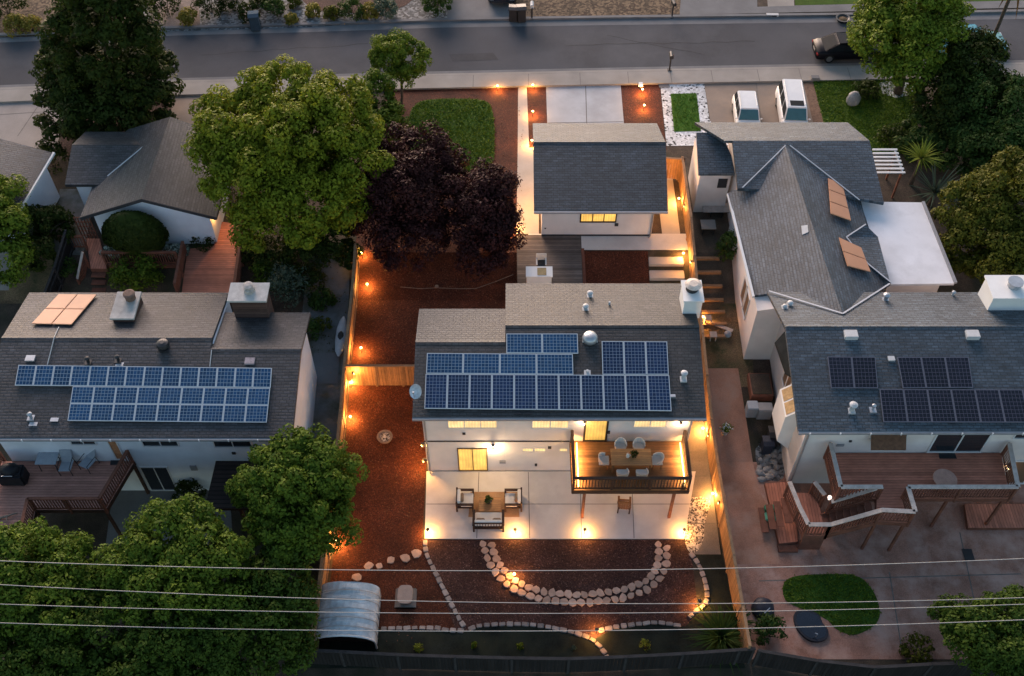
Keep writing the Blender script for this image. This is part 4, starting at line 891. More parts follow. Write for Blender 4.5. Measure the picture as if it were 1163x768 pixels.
# clipped round bush
t = thing('round_bush', 'big clipped round dark bush against the pale gable wall', 'bush', (P(163, 292, 2.2).x, 39.5, H(39.5))); g = Vector((P(163, 292, 2.2).x, 39.5, H(39.5)))
bl = [(0, .2, 1.85, 1.72, .95, 1.8)]; d = unit(9000); d[:, 2] = np.abs(d[:, 2]) * 1.0 - .15; pos = np.array(bl[0][:3]) + d * np.array(bl[0][3:]) * RNG.uniform(.92, 1.03, (9000, 1)); k = pos[:, 2] > .02
link('foliage', leaf_mesh('foliage', pos[k], d[k] + RNG.normal(scale=.35, size=d[k].shape), .15, LM['dark'], .5), t)
MB().ellip((0, .2, 1.8), 1.58, .85, 1.65, 16, 8, z0=-.9).build('inner_foliage', LM['dark'], t, local=True, smooth=True)
MB().tube([(0, 0, -.2), (0, .2, 1.2)], [.14, .1], 8).build('stem', M['bark'], t, local=True)
def flowers(name, label, px0, px1, py, n, mat, zoff=.0):
    """low mound of pale flowers"""
    a, b = G(px0, py), G(px1, py); c = (a + b) / 2; t = thing(name, label, 'flowers', c); rx = (b.x - a.x) / 2
    pts, nn = crown_points([(0, 0, .2, rx, .38, .3)], 30, n, .18, .8, .5); k = pts[:, 2] > .05
    link('foliage', leaf_mesh('foliage', pts[k], nn[k], .13, LM['grey']), t); p2 = pts[k][::3] + np.array([0, 0, .07]); link('petals', leaf_mesh('petals', p2, nn[k][::3], .12, mat, .8), t)
flowers('flower_bed', 'white flowers left of the clipped round bush', 113, 158, 290, 1700, M['petal_green'])
flowers('flower_bed', 'white flowers right of the clipped round bush', 178, 217, 289, 1500, M['petal_green'])
shrub('shrub', 'low dark shrub at foot of the pale gable house right corner', 232, 277, .9, .4, 'dark', .14, 600)
shrub('shrub', 'yellow-green shrub between the two brown decks', 158, 316, 1.5, 1.1, 'mid', .17, 2600, clumps=60)
shrub('shrub', 'small green shrub in the shaded yard left of the deck steps', 78, 311, .8, .6, 'deep', .14, 700)
shrub('shrub', 'green shrub behind the flowering bush, left of the deck walkway', 62, 262, 1.2, 1.0, 'deep', .18, 1300)
shrub('shrub', 'pale flowering shrub in shade near the deck walkway', 37, 266, .7, .6, 'grey', .14, 500)
shrub('shrub', 'white-flowered climbing shrub beside the brick chimney of the left house', 330, 338, 1.3, 1.6, 'grey', .15, 2000, clumps=50)
shrub('shrub', 'dark shrub under the yellow-green tree beside the grey path', 312, 300, 1.5, 1.2, 'dark', .17, 1800, clumps=40)
shrub('shrub', 'tall dark shrub between left house wall and grey path', 350, 385, .8, 1.2, 'deep', .15, 1200, clumps=40)
shrub('shrub', 'yellowish low shrub beside the covered furniture on the grey path', 367, 373, .6, .5, 'olive', .13, 500)
shrub('shrub', 'dark shrub under the pale wall left of the dark pergola', 217, 566, .85, .9, 'dark', .15, 1000)
shrub('shrub', 'leafy shrub on bank between boundary fence and cream house', 830, 293, .95, 1.3, 'deep', .17, 1700, clumps=50)
shrub('shrub', 'green shrub in the right yard fence corner beside the dark tarp', 872, 722, .8, .8, 'deep', .15, 1000)
shrub('shrub', 'low shrub with pale flowers on the rear kerb of the right yard', 1040, 742, .8, .6, 'olive', .14, 900)
shrub('shrub', 'dark shrub in front of the white stones on right lawn', 984, 108, .9, .6, 'dark', .16, 800)
shrub('shrub', 'dark low shrub beside striped patio cover of the right house', 1012, 162, 1.1, .8, 'dark', .16, 900)
shrub('shrub', 'dark shrub beside corner house driveway', 62, 190, 1.3, 1.2, 'dark', .17, 1400, clumps=40)
# small plants on the dark strip
for px, py, r, mt, lb in ((476, 738, .26, 'bud', 'small yellow-green tuft on black ground near the arched shed'), (733, 735, .30, 'bud', 'yellow-green tuft on black ground near the spiky flax'), (539, 734, .17, 'fresh', 'tiny green seedling on black ground, left of the brick spur'), (591, 735, .17, 'fresh', 'tiny green seedling on black ground, second from brick spur'), (652, 737, .13, 'grey', 'tiny pale seedling on black ground closest to the brick spur')):
    shrub('seedling', lb, px, py, r, r * 1.2, mt, .08, 220, cat='plant')
blades('flax_plant', 'large dark spiky flax clump inside the rear fence corner', 818, 725, 240, 1.9, .08, 'deep')
blades('flax_plant', 'dark flax leaves spilling beside the larger flax by the fence', 838, 708, 90, 1.2, .07, 'deep')
blades('yucca', 'yucca with long pale blades beside the white porch roof', 1060, 222, 46, 2.2, .10, 'grey', z=3.0, stem=1.0, arch=.3)
blades('cordyline', 'yellow-green cordyline rosette above the striped patio cover', 1046, 180, 90, 1.5, .08, 'bud', z=4.2, stem=2.0, arch=.6)
blades('palm_tree', 'palm with leaning trunk at the upper right corner', 1148, -6, 70, 2.6, .22, 'rust', cat='tree', z=7.2, stem=6.0, arch=1.3)
# ---- shrubs across the street
FS = [('gold', 216, 24, .75, 'gold shrub on pale gravel left of the grey bin'), ('gold', 21, 34, .9, 'gold shrub at the left edge across the street'), ('gold', 38, 33, .8, 'yellow shrub beside the gold one at the left edge across the street'), ('dark', 10, 14, 1.6, 'big dark shrub at top left corner across the street'), ('dark', 240, 12, 1.3, 'dark green shrub above the gold shrub across the street'),
      ('dark', 262, 4, 1.2, 'green shrub at the top edge above the grey bin'), ('dark', 190, 12, 1.3, 'dark round shrub beside the tall evergreen across the street'), ('dark', 283, 19, .9, 'dark round shrub just left of the grey bin'), ('deep', 311, 14, .9, 'upright green shrub just right of the grey bin'), ('olive', 335, 5, .6, 'small yellowish shrub at the top of the gravel garden'), ('gold', 332, 23.5, .5, 'smallest gold tuft in the gravel near the kerb'),
      ('gold', 356, 15, .62, 'pale gold shrub at the edge of the dark bed'), ('olive', 377, 18.5, .65, 'olive round shrub on gravel between gold and large green shrubs'), ('deep', 399, 16, .95, 'large round green shrub in the gravel garden'), ('gold', 421, 17, .7, 'yellow shrub touching the blue-grey shrub'), ('grey', 437, 16, 1.0, 'blue-grey shrub in the gravel garden'), ('dark', 302, 2, .9, 'dark grass clump at the top above the grey bin')]
for mt, px, py, r, lb in FS: shrub('shrub', lb + (' garden' if False else ''), px, py + 2, r, r * .95, mt, .15, int(700 + r * 900), group='shrubs across the street', clumps=36)
for px, py, r, lb in ((492, 6, 1.4, 'x'),):
    g = G(497, 22); t = thing('hedge', 'boxy dark green hedge beside the far driveway', 'hedge', g); c, nn = crown_points([(0, .6, .7, 1.0, .9, .8), (0, 2.0, .7, 1.0, 1.0, .8), (0, 3.4, .8, 1.0, 1.0, .8)], 110, 5200, .3, .3, .6); k = c[:, 2] > .02
    link('foliage', leaf_mesh('foliage', c[k], nn[k], .15, LM['deep']), t); MB().tube([(0, .6, -.1), (0, .6, .9)], .04, 6).tube([(0, 2.2, -.1), (0, 2.2, .9)], .04, 6).build('stem', M['bark'], t, local=True)
# ------------------------------------------------------------------ fences
M['cedar'] = planks('cedar_board', (.30, .165, .080), 'y', .15, .06, .22)
M['cedar_x'] = planks('cedar_board_across', (.30, .165, .080), 'x', .15, .06, .22)
M['cedar_post'] = mk('cedar_post', (.26, .15, .08), .8, .2, 4, 30, .2)
M['shaded_fence'] = planks('shaded_board', (.015, .013, .013), 'x', .15, .10, .3)  # the rear fence's shade is put into these near-black boards and posts
M['shaded_post'] = mk('shaded_post_wood', (.034, .031, .031), .9, .25, 3, 30, .2)
M['redwood'] = mk('redwood_stain', (.165, .064, .040), .8, .25, 3, 30, .2)
M['redwood_deck'] = planks('redwood_deck', (.46, .175, .110), 'y', .14, .10, .18, .7)
M['redwood_deck_x'] = planks('redwood_deck_across', (.46, .175, .110), 'x', .14, .10, .18, .7)
M['pale_cap'] = mk('weathered_cap', (.42, .36, .32), .8, .2, 4, 30, .15)
M['dark_wood'] = mk('dark_stained_wood', (.050, .026, .018), .7, .25, 4, 30, .2)
M['brown_deck'] = planks('brown_deck', (.42, .205, .155), 'y', .14, .10, .16, .75)
M['ipe_deck'] = planks('ipe_deck', (.26, .115, .042), 'y', .14, .06, .34, .5)
M['grey_deck'] = planks('grey_deck', (.125, .100, .085), 'y', .16, .08, .3, .85)
def fence(name, label, pts, h=1.8, step=2.4, mat='cedar', post='cedar_post', side=0, rail='cedar_post', bw=.15, drop=.0):
    """board fence along ground points; boards of one bay are one panel"""
    pts = [Vector(p) for p in pts]; w_ = walk(pts, step); t = thing(name, label, 'fence', (pts[0].x, pts[0].y, H(pts[0].y)))
    ends = [p for p, _ in w_] + ([pts[-1]] if (w_[-1][0] - pts[-1]).length > .5 else [])
    for p in ends:
        z = H(p.y); MB().box(p.x - .055, p.x + .055, p.y - .055, p.y + .055, z - .2, z + h + .03).build('post', M[post], t)
    for a, b in zip(ends, ends[1:]):
        d = (b - a); L = d.length; d /= L; n = Vector((-d.y, d.x)); m = MB(); k = int(L / bw)
        for i in range(k):
            q0, q1 = a + d * (L * i / k + .006), a + d * (L * (i + 1) / k - .006); z0 = H((q0.y + q1.y) / 2); j = random.uniform(-.02, .015)
            o = n * (.012 + random.uniform(0, .004)); e = [(q0 - o), (q1 - o), (q1 + o), (q0 + o)]
            m.hexa([(p.x, p.y, z0 + .04) for p in e] + [(p.x, p.y, z0 + h - .05 + j) for p in e])
        m.build('board_panel', M[mat], t)
        r = MB()
        for zz in (.35, h - .35): r.bar((a.x + n.x * .05, a.y + n.y * .05, H(a.y) + zz), (b.x + n.x * .05, b.y + n.y * .05, H(b.y) + zz), .05, .09)
        r.bar((a.x, a.y, H(a.y) + h - .01), (b.x, b.y, H(b.y) + h - .01), .13, .035); r.build('rail', M[rail], t)
    return t
XFR = lambda y: 9.62 + (28 - y) * .035 if y < 28 else 9.62
fence('boundary_fence', 'tall cedar fence along the right side of lit house lot', [(XFR(y), y) for y in (45.6, 38, 30, 24, 17.9)], 1.85, 2.35, side=-1)
fence('boundary_fence', 'cedar fence along left side of lit house lot, beside the grey path', [(-8.3, 39.2), (-8.35, 28.5), (-8.45, 18.2)], 1.75, 2.35)
fence('gate_fence', 'short lit cedar fence joining the lit house to left boundary fence', [(-8.2, 32.05), (-6.2, 32.05), (-4.12, 32.05)], 1.7, 1.34, 'cedar_x')
fence('rear_fence', 'dark shade-toned fence along the bottom behind the lit house garden', [(-9.6, 17.85), (-4, 17.55), (2, 17.4), (6, 17.55), (10.2, 17.85)], 1.55, 2.4, 'shaded_fence', 'shaded_post', rail='shaded_post')
fence('rear_fence', 'dark fence along the bottom edge behind the right yard', [(10.4, 17.75), (14.5, 17.0), (18, 17.2), (26, 17.4)], 1.6, 2.4, 'shaded_fence', 'shaded_post', rail='shaded_post')
fence('short_fence', 'short brown fence between garage and the white stone bed', [(8.2, 45.9), (9.55, 45.75)], 1.6, 1.35, 'cedar_x')
fence('side_gate', 'dark red board gate beside the small garage bay roof', [(9.75, 45.7), (10.2, 45.7)], 1.7, .45, 'redwood', 'dark_wood', rail='dark_wood')
fence('yard_fence', 'dark old fence along shaded yard at far left', [(-23.9, 40.2), (-24.4, 36), (-24.6, 30.5)], 1.5, 2.2, 'shaded_fence', 'shaded_post', rail='shaded_post')
# ------------------------------------------------------------------ railings and decks
def railing(root, a, b, h=1.0, cap='dark_wood', bal='dark_wood', posts=(1, 1), sp=.13, capw=.14, drop=0.0, name='railing', skirt=0, every=2.0):
    """rail run between two deck-floor points"""
    a, b = Vector(a), Vector(b); L = (b - a).length; d = (b - a) / L; up = Vector((0, 0, 1)); m = MB()
    m.bar(a + up * h, b + up * h, capw, .045); c = m.build('rail_cap', M[cap], root)
    m = MB(); m.bar(a + up * (h - .1), b + up * (h - .1), .04, .08); m.bar(a + up * .12, b + up * .12, .04, .08); n = max(2, int(L / sp))
    for i in range(1, n):
        p = a + d * (L * i / n); m.bar(p + up * .1, p + up * (h - .08), .04)
    m.build(name, M[bal], root)
    q = max(1, round(L / every))
    for i in range(q + 1):
        if (i == 0 and not posts[0]) or (i == q and not posts[1]): continue
        p = a + d * (L * i / q); MB().bar(p + up * (-.3), p + up * (h - .02), .1).build('post', M[bal], root)
def deck_floor(root, poly, z, mat, fascia, t=.05, ft=.24, name='deck_floor'):
    poly = [Vector((p[0], p[1], z)) for p in poly]; MB().prism(poly, (0, 0, -t)).build(name, M[mat], root); m = MB()
    for a, b in zip(poly, poly[1:] + poly[:1]): m.bar(a + Vector((0, 0, -t - ft / 2 + .03)), b + Vector((0, 0, -t - ft / 2 + .03)), .045, ft)
    m.build('fascia', M[fascia], root)
M['strip'] = emis('led_strip', (1.0, .50, .13), 5)
# main deck
DZ = 2.72; dx0, dx1 = PY(651, 545, 24.8).x, PY(786, 545, 24.8).x; dy0, dy1 = 24.8, 27.44
dx0 = 2.72; dx1 = 8.02
dk = thing('main_deck', 'raised wooden dining deck with glowing strips on the lit house rear wall', 'deck', (5.4, 26, 0))
deck_floor(dk, [(dx0, dy0), (dx1, dy0), (dx1, dy1), (dx0, dy1)], DZ, 'ipe_deck', 'dark_wood')
railing(dk, (dx0 + .05, dy0 + .06, DZ), (dx1 - .05, dy0 + .06, DZ), 1.0, posts=(1, 1), every=1.75, sp=.14)
railing(dk, (dx0 + .05, dy0 + .1, DZ), (dx0 + .05, dy1 - .05, DZ), 1.0, posts=(0, 1), every=2.6); railing(dk, (dx1 - .05, dy0 + .1, DZ), (dx1 - .05, dy1 - .05, DZ), 1.0, posts=(0, 1), every=2.6)
for x in (dx0 + .30, dx1 - .16):
    MB().box(x - .02, x + .02, dy0 + .2, dy1 - .08, DZ + .005, DZ + .04).build('light_strip', M['strip'], dk)
    ld = bpy.data.lights.new('strip_light', 'AREA'); ld.shape = 'RECTANGLE'; ld.size = .05; ld.size_y = 2.2; ld.energy = 34; ld.color = (1, .55, .18)
    lo = link('strip_light', ld, dk); lo.location = Vector((x + (.05 if x < 5 else -.05), 26.1, DZ + .5)) - ORG[dk.name]; lo.rotation_euler = (0, R(28 if x < 5 else -28), 0)
for px in (661, 759.5):
    g = G(px, 588); MB().bar((g.x, g.y, 0), (g.x, 24.95, DZ - .25), .13).build('support_post', M['redwood'], dk)
m = MB()
for k in range(5): x = dx0 + .3 + k * (dx1 - dx0 - .6) / 4; m.bar((x, dy0 + .03, DZ - .17), (x, dy1, DZ - .17), .05, .2)
m.build('joist', M['dark_wood'], dk)
# left house deck
LZ = 2.72; ld_ = thing('left_deck', 'brown board deck with dark rails on the left house, grill and loungers on it', 'deck', (-19.5, 25, 0))
A_ = PY(151, 521, 26.35); Fr = P(120, 579, LZ); Fl = P(40, 579, LZ); Fk = P(33, 612, LZ); Wl = (-23.6, 26.35)
fl = [(Wl[0], Wl[1]), (A_.x, 26.35), (Fr.x, Fr.y), (Fl.x, Fl.y), (Fk.x, Fk.y), (-23.6, Fk.y)]
deck_floor(ld_, fl, LZ, 'brown_deck', 'dark_wood')
v3 = lambda p, z: Vector((p[0], p[1], z))
railing(ld_, v3((A_.x - .05, 26.3), LZ), v3(Fr, LZ), 1.0, 'redwood', 'redwood'); railing(ld_, v3(Fr, LZ), v3(Fl, LZ), 1.0, 'redwood', 'redwood', (0, 1), every=1.6); railing(ld_, v3(Fl, LZ), v3(Fk, LZ), 1.0, 'redwood', 'redwood', (0, 1))
railing(ld_, P(4, 521, LZ), P(-14, 570, LZ), 1.0, 'redwood', 'redwood')
for p in (Fr, Fl, A_): MB().bar((p.x - .05, min(p.y, 26.2) + .05, 0), (p.x - .05, min(p.y, 26.2) + .05, LZ - .2), .12).build('support_post', M['dark_wood'], ld_)
# right house deck with stairs
RZ = 2.8; rd = thing('right_deck', 'red-brown deck with pale rail caps and winding stair on the right house', 'deck', (17, 25, 0))
q = [P(936, 509, RZ), P(1135, 509, RZ), P(1147, 566, RZ), P(1024, 566, RZ), P(1032, 594, RZ), P(995, 592, RZ), P(996, 566, RZ), P(949, 566, RZ)]
Wy = 26.75; deck_floor(rd, [(q[0].x, Wy), (q[1].x, Wy), q[2].to_2d(), q[3].to_2d(), q[4].to_2d(), q[5].to_2d(), q[6].to_2d(), q[7].to_2d()], RZ, 'redwood_deck', 'redwood')
rl = lambda a, b, **k: railing(rd, a, b, 1.0, 'pale_cap', 'redwood', capw=.2, **k)
rl(v3((q[0].x, Wy - .1), RZ), q[7], every=2.5); rl(q[7], q[6], posts=(0, 1)); rl(q[3], q[2], every=2.2); rl(q[2], v3((q[1].x, Wy - .1), RZ), posts=(0, 1), every=2.6); rl(q[3], q[4], posts=(0, 1)); rl(q[4], q[5], posts=(0, 1))
# flight down to the landing
LZ2 = 1.45; s0, s1 = q[5], P(940, 616, LZ2); n = 7
fw_ = Vector((0, 1.0, 0)); top_a = q[5]; bot = P(938, 608, LZ2); m = MB(); st = MB()
for k in range(n):
    f0, f1 = k / n, (k + 1) / n; z = RZ - (RZ - LZ2) * (k + 1) / (n + .0) + .0; a = top_a.lerp(bot, f0); b = top_a.lerp(bot, f1)
    MB().box(min(a.x, b.x), max(a.x, b.x) + .04, (a.y + b.y) / 2 + .04, (a.y + b.y) / 2 + 1.05, z - .05, z).build('stair_tread', M['redwood'], rd)
for o_ in (0, 1.07):
    MB().bar(Vector((top_a.x, top_a.y + o_, RZ - .2)), Vector((bot.x, bot.y + o_, LZ2 - .1)), .06, .28).build('stair_stringer', M['redwood'], rd)
rl(top_a, Vector((bot.x, bot.y, LZ2)), posts=(0, 1), every=3.0)
rl(Vector((top_a.x, top_a.y + 1.1, RZ)), Vector((bot.x + .2, bot.y + 1.1, LZ2 + .1)), posts=(0, 1), every=3.0)
lp = [Vector((bot.x, bot.y, LZ2)), Vector((bot.x, bot.y + 1.5, LZ2)), Vector((bot.x - .35, bot.y + 2.2, LZ2)), Vector((bot.x - 1.5, bot.y + 2.2, LZ2)), Vector((bot.x - 1.25, bot.y + .9, LZ2)), Vector((bot.x - 1.0, bot.y, LZ2))]
deck_floor(rd, [p.to_2d() for p in lp], LZ2, 'redwood_deck_x', 'redwood')
rl(lp[0], lp[5], posts=(1, 1)); rl(lp[5], lp[4], posts=(0, 1)); rl(lp[4], lp[3], posts=(0, 1)); rl(lp[1], lp[2], posts=(1, 1)); rl(lp[0] + Vector((0, .0, 0)), lp[5], posts=(0, 0)) if False else None
MB().box(lp[5].x, lp[0].x, lp[0].y - .02, lp[0].y + .03, .1, LZ2 - .2).build('lattice_skirt', M['redwood'], rd)
for k in range(4):
    z = LZ2 - .3 * (k + 1); x = lp[4].x - .1 - .3 * (k + 1)
    MB().box(x, x + .32, lp[4].y - .1, lp[4].y + 1.2, z - .05, z).build('stair_tread', M['redwood'], rd)
for pa, pb in (((1062, 607), (1041, 566)),): pass
for px, py, ptop in ((1028, 592, q[4]), (1100, 600, None)):
    pass
for p in (q[4] + Vector((-.1, .1, 0)), q[2] + Vector((-.15, .1, 0)), q[2].lerp(q[3], .55) + Vector((0, .1, 0)), q[7] + Vector((.1, .1, 0)), q[5] + Vector((.1, .1, 0)), lp[0] + Vector((-.1, .1, 0)), lp[5] + Vector((.1, .1, 0)), lp[3] + Vector((.1, -.1, 0))):
    MB().bar((p.x, p.y, 0), (p.x, p.y, p.z - .2), .11).build('support_post', M['redwood'], rd)
p = lp[1] + Vector((.15, -.2, 0)); MB().lathe([(.05, 0), (.05, .12), (.09, .13), (.09, .2), (.03, .23)], (p.x, p.y, LZ2 + .98), 12).build('post_lamp', emis('dim_lamp', (1, .72, .6), .8), rd)
dd = thing('ground_deck', 'low red-brown deck on the ground at the right edge below the upper deck', 'deck', (20, 23.8, 0))
deck_floor(dd, gp([(1094, 575), (1220, 575), (1226, 602), (1098, 602)]), .22, 'redwood_deck_x', 'redwood', ft=.16)
dd = thing('ground_deck', 'low red-brown platform with steps at foot of the winding deck stair', 'deck', (12.6, 23.8, 0))
deck_floor(dd, gp([(868, 552), (898, 550), (905, 618), (884, 620)]), .25, 'redwood_deck_x', 'redwood', ft=.18)
MB().box(G(884, 628).x, G(906, 628).x, G(884, 628).y, G(884, 620).y - .01, 0, .13).build('step', M['redwood'], dd)
# upper left ramps and walkway
ud = thing('ramp_deck', 'wide pinkish board ramp deck between gable house and left house', 'deck', (-15, 38, 1.6))
a, b, c, d = P(213, 285, 2.35), P(268, 252, 2.35), P(282, 262, 2.35), P(270, 336, 2.35); e = P(206, 336, 2.35)
deck_floor(ud, [p.to_2d() for p in (P(213, 283, 2.35), P(243, 279, 2.35), P(252, 252, 2.35), P(277, 256, 2.35), d, e)], 2.35, 'redwood_deck', 'redwood')
railing(ud, P(203, 336, 2.35), P(212, 288, 2.35), .95, 'redwood', 'redwood'); railing(ud, P(270, 336, 2.35), P(280, 262, 2.35), .95, 'redwood', 'redwood')
for p in (P(206, 333, 2.35), P(268, 333, 2.35), P(214, 290, 2.35)): MB().bar((p.x, p.y, 0), (p.x, p.y, 2.2), .11).build('support_post', M['redwood'], ud)
uw = thing('deck_walkway', 'narrow red-brown deck walkway with five steps left of the round bush', 'deck', (-21.5, 38, 1.6))
deck_floor(uw, [p.to_2d() for p in (P(98, 271, 2.35), P(113, 271, 2.35), P(121, 305, 2.35), P(103, 305, 2.35))], 2.35, 'redwood_deck_x', 'redwood')
for k in range(5):
    z = 2.35 - .26 * (k + 1); y = P(110, 306, 2.35).y - .3 * (k + 1); x0, x1 = P(103, 306, 2.35).x, P(119, 306, 2.35).x
    MB().box(x0, x1, y, y + .32, z - .05, z).build('stair_tread', M['redwood'], uw)
railing(uw, P(100, 300, 2.35), P(94, 330, 1.1), .95, 'pale_cap', 'redwood'); railing(uw, P(121, 300, 2.35), P(204, 300, 2.35), .95, 'redwood', 'redwood', every=2.2); railing(uw, P(99, 282, 2.35), P(72, 282, 2.35), .95, 'redwood', 'redwood')
MB().prism([P(122, 301, 2.3), P(204, 301, 2.3), P(204, 298, 2.3), P(122, 298, 2.3)], (0, 0, -.25)).build('fascia', M['redwood'], uw)
lat = thing('lattice_screen', 'brown lattice screen at the left corner of the gable house', 'screen', root_at(P(100, 270, 2.2)))
m = MB(); a, b = P(95, 272, 2.2), P(112, 272, 2.2)
for k in range(6):
    f = k / 5; m.bar(a.lerp(b, f), a.lerp(b, f) + Vector((0, 0, 1.7)), .05); m.bar(a + Vector((0, 0, 1.7 * f)), b + Vector((0, 0, 1.7 * f)), .05)
m.build('lattice', M['redwood'], lat)
# grey deck behind the lit house
gd = thing('rear_deck', 'grey plank deck between garage and lit house', 'deck', (1.6, 38, 1.5))
GZ = 2.26; deck_floor(gd, [p.to_2d() for p in (P(587, 267, GZ), P(659.5, 267, GZ), P(662, 330, GZ), P(588, 330, GZ))], GZ, 'grey_deck', 'dark_wood')
for px in (589, 659):
    p = P(px, 322, GZ); MB().bar((p.x, p.y, .8), (p.x, p.y, GZ - .1), .12).build('support_post', M['dark_wood'], gd)
bw = thing('bed_border', 'brown timber border left of the sunken mulch bed behind garage', 'border', P(662, 300, 1.9)); a, b = P(661.5, 284, 2.2), P(664, 328, 1.6)
MB().bar(a, b, .16, .4).build('bed_border_board', M['redwood'], bw)
st = thing('concrete_steps', 'lit concrete steps beside the fence behind the garage', 'steps', P(767, 290, 1.8))
for k in range(4):
    y1_ = 40.0 - .8 * k; z = 2.12 - .24 * k; MB().box(7.42, 9.3, y1_ - .80, y1_, z - .6, z).build('step', M['path_conc'], st, bevel=.02)
# right lot stair
ts = thing('garden_steps', 'worn timber garden steps beside the cedar fence on the right lot', 'steps', (10.6, 37, 1.0))
for k in range(7):
    y = 39.6 - .78 * k; z = H(y) + .10; MB().box(9.95, 11.3, y - .08, y + .08, z - .3, z + .05).build('step', M['cedar_post'], ts)
# pergola of the left house
pg = thing('pergola', 'dark slatted pergola on the left house wall under boundary tree', 'pergola', (-11.6, 25, 0))
pa, pb, pc, pd = P(246, 523, 2.6), P(310, 523, 2.6), P(310, 578, 2.6), P(233, 578, 2.6)
for k in range(14):
    f = k / 13; a = pa.lerp(pd, f); b = pb.lerp(pc, f); MB().bar(a, b, .06, .12).build('rafter', M['dark_wood'], pg)
MB().bar(pd + Vector((0, .1, -.15)), pc + Vector((0, .1, -.15)), .1, .18).bar(pa + Vector((0, 0, -.15)), pb + Vector((0, 0, -.15)), .08, .18).build('beam', M['dark_wood'], pg)
for p in (pd + Vector((.2, .1, -.2)), pc + Vector((-.2, .1, -.2)), pd.lerp(pc, .5) + Vector((0, .1, -.2))): MB().bar((p.x, p.y, 0), p, .12).build('post', M['dark_wood'], pg)
MB().prism([p + Vector((0, 0, .07)) for p in (pa, pb, pc, pd)], (0, 0, .015)).build('shade_cloth', planks('shade_slat', (.035, .022, .018), 'y', .22, .25, .3), pg)
# striped patio cover right
pc_ = thing('patio_cover', 'small white slatted patio cover against the right house', 'patio cover', (20, 42, 2.2))
a, b, c, d = P(991, 170, 4.3), P(1019, 170, 4.3), P(1028, 196, 4.3), P(993, 196, 4.3)
for k in range(7):
    f = k / 6; MB().bar(a.lerp(d, f), b.lerp(c, f), .12, .06).build('slat', M['white_paint'], pc_)
for p in (b.lerp(c, .1), b.lerp(c, .9)): MB().bar((p.x - .1, p.y, 2.2), (p.x - .1, p.y, 4.25), .1).build('post', M['redwood'], pc_)
MB().bar(b + Vector((-.1, 0, -.08)), c + Vector((-.1, 0, -.08)), .08, .1).build('beam', M['white_paint'], pc_)
# arched shed with pale fabric
sh = thing('arched_shed', 'arched pale fabric shed with dark open end by the rear fence', 'shed', (-7.3, 19.2, 0))
x0, x1 = G(359, 738).x - .1, G(428, 738).x; ya, yb = 18.5, 21.0; N = 14; zw, zt = .6, 1.4
prof = [(x0, .02)] + [((x0 + x1) / 2 - math.cos(math.pi * k / N) * (x1 - x0) / 2, zw + math.sin(math.pi * k / N) * (zt - zw)) for k in range(N + 1)] + [(x1, .02)]
m = MB(); rows = 8
for j in range(rows):
    for (p0, z0), (p1, z1) in zip(prof, prof[1:]):
        f = lambda t_, r: Vector((t_[0], ya + (yb - ya) * r / rows, t_[1] + .03 * math.sin(r * 2.4 + t_[0] * 3)))
        m.face([f((p0, z0), j), f((p1, z1), j), f((p1, z1), j + 1), f((p0, z0), j + 1)])
co = m.build('cover', mk('tarpaulin', (.50, .56, .60), .6, .22, 1.4, 14, .12, .2, stain=(.30, .35, .38), stain_scale=1.6), sh); 
mod = co.modifiers.new('thickness', 'SOLIDIFY'); mod.thickness = .03
m = MB().prism([(x, yb - .03, z) for x, z in prof], (0, .02, 0)); m.build('back_panel', mk('tarpaulin_end', (.3, .34, .38), .7, .1, 2), sh)
m = MB()
for y in (ya + .03, (ya + yb) / 2, yb - .06): m.tube([(x * .985 + (x0 + x1) / 2 * .015, y, z - .05) for x, z in prof], .03, 6)
m.build('hoop', M['metal'], sh)
m = MB()
for k in range(1, 6): m.tube([((x0 + x1) / 2 + (x - (x0 + x1) / 2) * 1.015, ya + (yb - ya) * k / 6, z + .035) for x, z in prof], .014, 5)
m.build('cover_seam', M['gutter_metal'], sh)
MB().tube([(x, ya - .01, z) for x, z in prof], .045, 6).build('rim', M['white_paint'], sh)
MB().box(x0 + .1, x1 - .1, ya + .3, yb - .2, .02, .10).build('floor_board', M['dark_wood'], sh)
# ------------------------------------------------------------------ power lines
WL = [([(0, 637), (300, 646), (560, 648.5), (880, 644), (1163, 634.6)], 'topmost of the four pale overhead wires across the rear gardens', .045), ([(0, 664), (300, 678), (600, 685), (860, 685), (1163, 679)], 'second from the top of the four pale overhead wires', .045),
      ([(0, 686), (300, 694.5), (580, 697), (860, 694), (1163, 686.5)], 'third from the top of the four pale overhead wires', .045), ([(0, 707.5), (300, 715), (560, 717), (860, 713.5), (1163, 704)], 'lowest of the four pale overhead wires above the rear fence', .05)]
M['wire'] = mk('bare_wire', (.30, .285, .27), .6, .05, 2)
for pts, lb, r in WL:
    w3 = [PY(px, py, 17.0) for px, py in pts]; xs = np.array([p.x for p in w3]); zs = np.array([p.z for p in w3]); cf = np.polyfit(xs, zs, 2)
    m = MB(); m.tube([(x, 17.0, float(np.polyval(cf, x))) for x in np.linspace(-34, 34, 60)], r * .32, 6)
    setp(m.build('power_line', M['wire'], loc=(0, 17.0, float(np.polyval(cf, 0)))), lb, 'wire', 'overhead wires')
